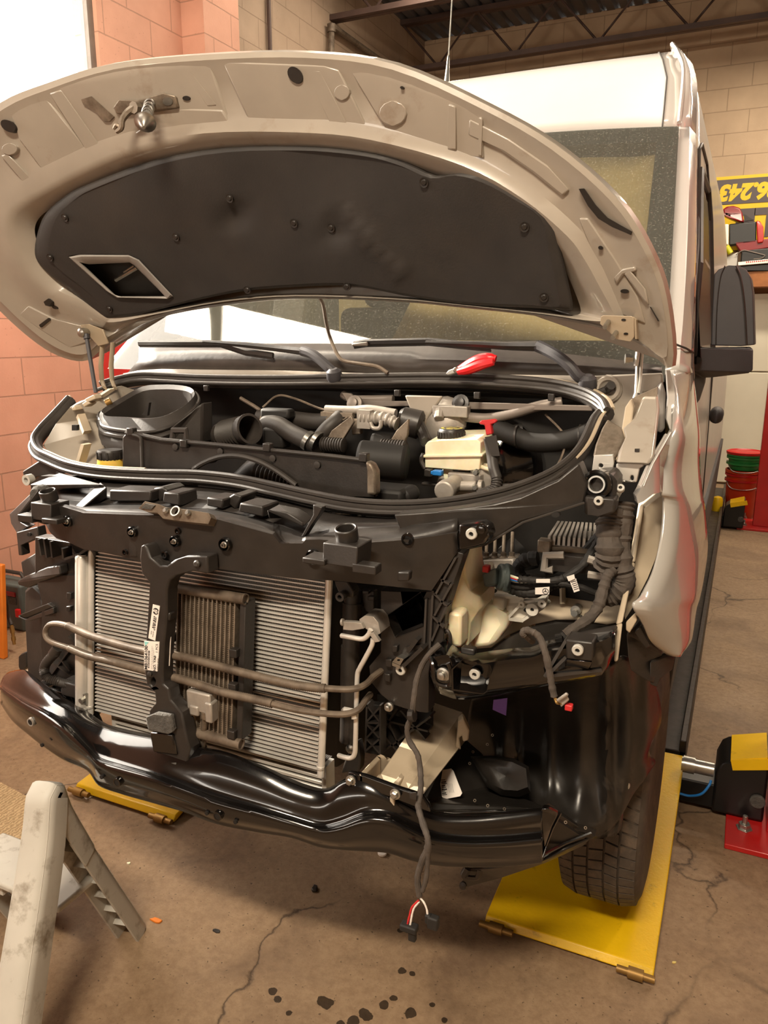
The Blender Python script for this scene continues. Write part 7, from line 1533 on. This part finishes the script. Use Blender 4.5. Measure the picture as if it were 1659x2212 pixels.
# ================================================================== THINGS AROUND THE VAN
# folding plastic step stool: an A of two moulded legs, two treads reaching to the left
st = thing('step_stool', 'dirty off-white plastic step stool standing open in front of the bumper', 'step stool', (-.6, -.6, 0))
SFR = PZ(288, 2012, 0); SFF = PZ(-5, 2440, 0); SA = PY(102, 1738, (SFR.y+SFF.y)/2 + .02)
def sweep(mb, path, sec, up):
    """carry a closed 2-D section (a along up x t, b along up) along a path"""
    path = [Vector(p) for p in path]; rows = []
    for i, p in enumerate(path):
        t = (path[min(i+1, len(path)-1)] - path[max(i-1, 0)]).normalized(); u = (up - t*up.dot(t)).normalized(); w = t.cross(u)
        rows.append([p + u*b + w*a for a, b in sec(i/(len(path)-1))])
    mb.grid(rows, closed=True); n = len(rows[0]); k = len(mb.v)-len(rows)*n
    mb.f.append(tuple(k+q for q in range(n))); mb.m.append(mb.cur); mb.f.append(tuple(k+(len(rows)-1)*n+q for q in reversed(range(n)))); mb.m.append(mb.cur)
def chan(w, d, t, r=.026):
    """channel section: rounded outer face at -d/2, open towards +d/2"""
    P = [(d/2, -w/2)] + [(-d/2+r - r*math.sin(math.radians(90*q/4)), -w/2+r - r*math.cos(math.radians(90*q/4))) for q in range(5)] + [(-d/2+r - r*math.cos(math.radians(90*q/4)), w/2-r + r*math.sin(math.radians(90*q/4))) for q in range(5)] + [(d/2, w/2), (d/2, w/2-t), (-d/2+t, w/2-t), (-d/2+t, -w/2+t), (d/2, -w/2+t)]
    return P
side = (SFR-SFF).cross(V(0, 0, 1)).normalized()
if side.x < 0: side = -side
dB = (SFR-SA).normalized(); dA = (SFF-SA).normalized()
inB = -(dB.cross(side)); inB = inB if inB.dot(SFF-SFR) > 0 else -inB
def legmesh(path, w0, w1, d0, d1, flip):
    mm = MB(); sweep(mm, path, lambda t: [((a if flip else -a), b) for a, b in chan(w0+(w1-w0)*t, d0+(d1-d0)*t, .007)], side); return mm
for nm, off in (('near', V(0, 0, 0)), ('far', side*-.42)):
    bend = [SA + dB*.10, SA + dB*.045 + V(0, 0, .012), SA + V(0, 0, .034), SA + dA*.045 + V(0, 0, .012), SA + dA*.10]
    mm = legmesh([p + off for p in cr([SA + dB*.12] + [SA + dB*.30, SFR], 3)], .066, .070, .060, .062, dB.cross(side).dot(SFF-SFR) > 0); obj('leg', mm, M['dirty_white'], st, angle=40)
    mm = legmesh([p + off for p in cr([SA + dB*.22, SA + dB*.06 + V(0, 0, .010), SA + V(0, 0, .030), SA + dA*.06 + V(0, 0, .012), SA + dA*.14, SA.lerp(SFF, .55), SFF], 5)], .072, .094, .064, .080, dA.cross(side).dot(SFR-SFF) > 0); obj('leg', mm, M['dirty_white'], st, angle=40)
    mm = MB(); mm.lathe(SA + off - side*.039 + dB*.05 + V(0, 0, -.012), side, [(.015, 0), (.024, .002), (.026, .008), (.026, .070), (.024, .076), (.015, .078)], 24); obj('hinge_cap', mm, M['dirty_white'], st, angle=50)
# the tread and cross pieces
def tread(t, name, wd, th, L=.42, p='r'):
    base = SA.lerp(SFR if p == 'r' else SFF, t); mm = MB(); d = V(-.94, -.0, 0)
    mm.hexa([base + V(-.0, -wd, 0), base + V(0, .03, 0), base + V(0, .03, 0) + d*L, base + V(0, -wd, 0) + d*L], [base + V(-.0, -wd, -th), base + V(0, .03, -th), base + V(0, .03, -th) + d*L, base + V(0, -wd, -th) + d*L]); return obj(name, mm, M['dirty_white'], st, bevel=.006)
mm = MB(); mm.hexa([SA.lerp(SFR, .26) + V(-.05, 0, .02), SA.lerp(SFR, .26) + V(-.02, 0, .02), SA.lerp(SFF, .26) + V(-.02, 0, .02), SA.lerp(SFF, .26) + V(-.05, 0, .02)], [SA.lerp(SFR, .26) + V(-.05, 0, -.04), SA.lerp(SFR, .26) + V(-.02, 0, -.04), SA.lerp(SFF, .26) + V(-.02, 0, -.04), SA.lerp(SFF, .26) + V(-.05, 0, -.04)]); obj('spreader_bar', mm, M['dirty_white'], st, bevel=.006)
tr_ = tread(.52, 'tread', .13, .02)
mm = MB(); b0 = SA.lerp(SFR, .52)
for k in range(4): mm.box(b0 + V(-.06-.09*k, -.05, -.04), (.012, .12, .04))
obj('tread_web', mm, M['dirty_white'], tr_, smooth=False)
for k, t_ in enumerate((.28, .40, .52, .64, .76, .88)):
    q = SA.lerp(SFR, t_); q2 = SA.lerp(SFR, t_+.045); mm = MB(); e = side*.028; n = inB*.024
    mm.hexa([q - e - n, q + e - n, q + e + n*.8, q - e + n*.8], [q2 - e - n, q2 - e*.0 + e - n, q2 - e*-.9 - n*.9, q2 - e - n*.9]); obj('leg_web', mm, M['dirty_white'], st, smooth=False)
# black caster wheel of a creeper behind the stool
cr_ = thing('caster_wheel', 'black scuffed wheel lying behind the stool leg', 'wheel', tuple(PZ(85, 1985, .05)))
c = PZ(85, 1960, .05); c.z = .052; mm = MB(); mm.lathe(c - V(.016, 0, 0), (1, .1, 0), [(.02, 0), (.048, .002), (.052, .008), (.052, .026), (.048, .032), (.02, .034)], 26); obj('tyre', mm, M['tyre'], cr_); mm = MB(); mm.lathe(c - V(.018, 0, 0), (1, .1, 0), [(.010, 0), (.03, .001), (.03, .038), (.010, .039)], 16); obj('hub', mm, M['steel'], cr_)
# woven mat on the floor at the left
t = NT('woven_mat'); wv = t.n('ShaderNodeTexWave'); wv.inputs['Scale'].default_value = 22; wv.inputs['Distortion'].default_value = 6; wv.inputs['Detail Scale'].default_value = 3; t.l(t.tc.outputs['Object'], wv.inputs['Vector'])
t.set(Base_Color=t.ramp(wv.outputs['Fac'], [(.2, lin('#a08866')[:3]), (.8, lin('#c3aa84')[:3])]), Roughness=.9); t.bump(wv.outputs['Fac'], .5, .004)
q = [PZ(0, 1690, .012), PZ(72, 1728, .012), PZ(60, 1830, .012), PZ(-60, 1960, .012), PZ(-160, 1800, .012)]
for p in q: p.z = .014
m = MB(); m.poly(q, (0, 0, -.013)); tag(obj('floor_mat', m, t.m), 'tan woven mat on the floor behind the step stool', 'mat')
# litter on the concrete
def bit(name, px, py, mt, label, cat, s=(.02, .012, .006), rot=.4, seed=1):
    R = random.Random(seed); c = PZ(px, py, 0); mm = MB(); pts = [V(s[0]*math.cos(a)*R.uniform(.6, 1), s[1]*math.sin(a)*R.uniform(.6, 1), 0) for a in [2*math.pi*k/9 for k in range(9)]]
    Rm = Matrix.Rotation(rot, 3, 'Z'); mm.poly([c + Rm @ p + V(0, 0, s[2]) for p in pts], (0, 0, -s[2])); return tag(obj(name, mm, M[mt], bevel=s[2]*.3), label, cat)
bit('leaf_scrap', 338, 1990, 'orange', 'curled orange scrap beside the right foot of the stool', 'scrap', (.026, .010, .006), .1)
bit('paper_scrap', 190, 1721, 'label', 'round white scrap on the floor below the far end of the bumper', 'scrap', (.02, .018, .006), .3, 2)
bit('dark_clip', 680, 1922, 'black', 'small black clip on the floor under the bumper', 'clip', (.012, .02, .01), .4, 3)
bit('rubber_chip', 468, 2012, 'black', 'flat dark chip on the floor in front of the van', 'chip', (.016, .008, .004), .2, 4)
bit('wood_chip', 278, 1866, 'tank', 'pale chip on the floor to the right of the stool hinge', 'chip', (.007, .006, .004), .2, 5)
bit('paint_flake', 1456, 2080, 'tank_y', 'small yellow flake on the floor right of the ramp', 'flake', (.008, .004, .003), .6, 6)
c = PZ(826, 1846, .0); mm = MB(); mm.lathe(c, (0, 0, 1), [(.012, 0), (.016, .004), (.016, .010), (.008, .012)], 14); tag(obj('bottle_lid', mm, M['label']), 'small white lid on the floor just below the bumper edge', 'lid')

# by the left wall: tool case, hoses, orange panel edge
tcs = thing('tool_case', 'grey-green tool case standing against the pink wall', 'tool case', (-1.6, .55, 0))
b0 = PZ(10, 1392, .0); yq = b0.y
def T(a, b): return PX(a, b, -1.62)
ca = PZ(52, 1366, 0)
XW = ca.x
m = MB(); x0, x1, z1 = XW-.36, XW, PY(50, 1268, ca.y).z
m.box(((x0+x1)/2, ca.y+.07, z1/2), (x1-x0, .14, z1)); obj('case_body', m, M['tool_grey'], tcs, bevel=.015)
m = MB(); m.box((x1-.1, ca.y-.003, z1*.80), (.13, .01, z1*.09)); obj('case_label', m, M['burgundy'], tcs); m = MB(); m.box((x1-.1, ca.y-.003, z1*.66), (.13, .008, z1*.16)); obj('label_lower', m, M['foam'], tcs)
m = MB(); m.tube([V(x1-.30, ca.y-.01, z1*.38), V(x1-.24, ca.y-.02, z1*.46), V(x1-.2, ca.y-.02, z1*.36), V(x1-.24, ca.y-.02, z1*.22), V(x1-.30, ca.y-.01, z1*.2)], .008, 8); m.tube([V(x1-.34, ca.y+.07, z1), V(x1-.3, ca.y+.07, z1+.05), V(x1-.06, ca.y+.07, z1+.05), V(x1-.02, ca.y+.07, z1)], .012, 8); obj('case_handle', m, M['rubber'], tcs)
m = MB(); m.box((x1-.02, ca.y-.01, z1*.42), (.03, .02, .05)); obj('latch', m, M['red_grip'], tcs, bevel=.004)
op = PZ(8, 1425, 0)
m = MB(); m.hexa([V(op.x-.18, op.y, 0), V(op.x-.0, op.y, 0), V(op.x-.0, op.y+.03, 0), V(op.x-.18, op.y+.03, 0)], [V(op.x-.18, op.y+.05, .52), V(op.x+.0, op.y+.05, .52), V(op.x+.0, op.y+.08, .52), V(op.x-.18, op.y+.08, .52)])
tag(obj('orange_panel', m, M['orange'], bevel=.006), 'orange board leaning at the left edge in front of the tool case', 'board')
for k, (mt, lb) in enumerate((('blue', 'blue air hose hanging beside the orange board'), ('rubber', 'black air hose hanging beside the tool case'))):
    t_ = thing('air_hose', lb, 'hose', tuple(PY(18+k*4, 1330, op.y)))
    m = MB(); dy = op.y + .09 + .02*k; m.tube(cr([PY(-6+k*6, 1255, dy), PY(4+k*8, 1290, dy), PY(8+k*10, 1330, dy), PY(9+k*(16), 1350, dy-.01)], 6), .010, 10); obj('hose', m, M[mt], t_)
    m = MB(); a = PY(9+k*16, 1350, dy-.01); b = PY(11+k*20, 1392, dy-.02); m.rod(a, b, .009, 10); m.rod(a.lerp(b, .1), a.lerp(b, .4), .012, 6); m.rod(a.lerp(b, .6), a.lerp(b, .8), .012, 12); obj('coupling', m, M['brass'], t_)

# buckets by the far post
bx = PZ(1604, 1120, 0); by = 6.25
bc = V(PY(1603, 1000, by).x + .02, by, 0)
def bucket(z0, h, mt, label, name='bucket', lid=None, rim=None):
    t = thing(name, label, 'bucket', (bc.x, bc.y, z0), 'stacked plastic buckets')
    m = MB(); m.lathe((bc.x, bc.y, z0), (0, 0, 1), [(.125, 0), (.128, .01), (.148, h-.03), (.160, h-.03), (.160, h), (.150, h), (.148, h-.02), (.125, .02)], 36); obj('shell', m, M[mt], t)
    if rim:
        m = MB()
        for zz in (h-.11, h-.055): m.lathe((bc.x, bc.y, z0+zz), (0, 0, 1), [(.140, 0), (.160, 0), (.160, .018), (.140, .018)], 36, closed=True)
        obj('rib', m, M[rim], t)
    if lid:
        m = MB(); m.lathe((bc.x, bc.y, z0+h-.012), (0, 0, 1), [(.165, 0), (.168, .022), (.150, .03), (.140, .02), (.03, .02), (.0001, .024)], 36); obj('lid', m, M[lid], t)
    m = MB(); m.tube(cr([V(bc.x-.155, bc.y-.02, z0+h-.08), V(bc.x-.10, bc.y-.15, z0+h-.16), V(bc.x+.02, bc.y-.18, z0+h-.17), V(bc.x+.12, bc.y-.13, z0+h-.15), V(bc.x+.155, bc.y-.02, z0+h-.08)], 5), .004, 6); obj('handle', m, M['steel'], t)
    return t
bucket(0.0, .46, 'bucket_or', 'orange plastic bucket at the bottom of the stack by the far post', rim='bucket_rd')
bucket(.462, .16, 'bucket_gn', 'green plastic bucket with a red lid on top of the orange one', lid='bucket_rd', rim='bucket_gn')
# shelf on the back wall and what lies on it
SY = BY - .35
zt = PY(1640, 586, SY).z
sx0 = PY(1545, 586, SY).x
m = MB(); m.box((sx0+1.4, SY+.17, zt-.08), (2.8, .33, .16)); tag(obj('wall_shelf', m, M['wood'], bevel=.004), 'brown wooden shelf on the back wall behind the wing mirror', 'shelf')
def shelfbox(q, d, mt, name, label, cat, bevel=.01, y=SY, base=None):
    F = [PY(a, b, y) for a, b in q]
    mm = MB(); mm.hexa(F, [p + V(0, d, 0) for p in F]); return tag(obj(name, mm, M[mt], bevel=bevel), label, cat)
lbx = shelfbox([(1568, 556), (1594, 544), (1592, 578), (1568, 586)], .2, 'washer_white', 'white_box', 'white electronics box on the shelf beside the light bar', 'box')
shelfbox([(1602, 540), (1665, 535), (1665, 586), (1598, 586)], .25, 'lift_black', 'black_box', 'black open crate on the shelf under the red car part', 'crate')
lb = thing('light_bar', 'grey light bar with a row of small lamps lying on the shelf', 'light bar', tuple(PY(1600, 570, SY-.06)))
m = MB(); F = [PY(1594, 566, SY-.06), PY(1665, 559, SY-.06), PY(1665, 568, SY-.06), PY(1594, 574, SY-.06)]; m.hexa(F, [p + V(0, .05, 0) for p in F]); obj('bar', m, M['alu'], lb, bevel=.004)
m = MB()
for k in range(12): m.box(PY(1613+k*4.2, 566.4-k*.38, SY-.064), (.011, .006, .012))
obj('lamp_row', m, M['red_cap'], lb)
rd = shelfbox([(1585, 522), (1665, 515), (1665, 535), (1600, 545)], .22, 'burgundy', 'red_trim', 'dark red car trim lying on the black crate', 'car part')
shelfbox([(1575, 484), (1634, 478), (1634, 524), (1575, 530)], .15, 'lift_black', 'car_lamp', 'black back of a car lamp above the shelf', 'car lamp')
m = MB(); m.plate([(1634, 476), (1642, 478), (1649, 490), (1650, 516), (1648, 524), (1636, 526)], lambda a, b: PY(a, b, SY-.02), V(0, .15, 0)); tag(obj('car_lamp', m, M['red_paint'], bevel=.01), 'bright red curved car lamp to the right of the black lamp back', 'car lamp')
shelfbox([(1566, 484), (1574, 484), (1574, 530), (1567, 528)], .1, 'label', 'carton', 'pale carton standing left of the black lamp back', 'carton')
wm = thing('spare_mirror', 'dark red spare wing mirror on top of the car lamps', 'mirror', tuple(PY(1585, 470, SY)))
m = MB(); m.plate([(1561, 452), (1570, 446), (1584, 444), (1598, 449), (1604, 460), (1606, 474), (1608, 480), (1596, 479), (1580, 473), (1564, 466)], lambda a, b: PY(a, b, SY), V(0, .15, 0)); obj('shell', m, M['burgundy'], wm, bevel=.03, seg=3)
m = MB(); m.plate([(1606, 462), (1628, 475), (1608, 478)], lambda a, b: PY(a, b, SY+.02), V(0, .05, 0)); obj('mount', m, M['black'], wm)
m = MB(); m.tube(cr([PY(1590, 550, SY-.02), PY(1605, 541, SY-.03), PY(1620, 543, SY-.03), PY(1640, 548, SY-.03), PY(1652, 552, SY-.03), PY(1644, 558, SY-.03), PY(1628, 560, SY-.03)], 6), .006, 6); tag(obj('cable', m, M['grey_metal']), 'grey cable looped over the light bar on the shelf', 'cable')
m = MB(); c = PY(1574, 540, SY-.02); m.rod(PY(1569, 532, SY-.02), PY(1579, 548, SY-.02), .03, 12); tag(obj('yellow_bottle', m, mat('lime', '#b9b81e', .4), bevel=.006), 'lime yellow bottle lying left of the white electronics box', 'bottle')
# advertising banner hung upside down
SYW = BY - .03
def S(a, b): return PY(a, b, SYW)
sx0, sx1 = S(1535, 400).x, 2.6
zt_, zb_ = S(1600, 379).z, S(1600, 540).z
sg = thing('banner', 'yellow and dark banner hung upside down on the back wall', 'banner', ((sx0+sx1)/2, SYW, (zt_+zb_)/2))
m = MB(); m.box(((sx0+sx1)/2, SYW+.005, (zt_+zb_)/2), (sx1-sx0, .01, zt_-zb_)); bn = obj('sheet', m, mat('banner_yellow', '#d8b511', .5), sg, smooth=False)
zb1, zb2 = S(1600, 386).z, S(1600, 440).z
m = MB(); m.box(((sx0+sx1)/2, SYW-.003, (zb1+zb2)/2), (sx1-sx0, .006, zb1-zb2)); obj('dark_stripe', m, mat('banner_dark', '#4b4243', .5), sg, smooth=False)
m = MB(); o = S(1558, 414); h = (zb1-zb2)*.86
m.text('86.243', V(S(1556, 412).x, SYW-.008, (zb1+zb2)/2), V(-1, 0, 0), V(0, 0, -1), h*1.0, bold=.012, shear=.18, align='RIGHT')
obj('lettering', m, mat('banner_yellow_ink', '#d8b511', .5), sg, smooth=False, fix=False)
m = MB(); m.text('LE', V(S(1590, 478).x, SYW-.008, S(1590, 480).z), V(-1, 0, 0), V(0, 0, -1), (zb1-zb2)*1.5, bold=.02, align='RIGHT'); obj('large_lettering', m, mat('banner_dark_ink', '#4b4243', .5), sg, smooth=False, fix=False)
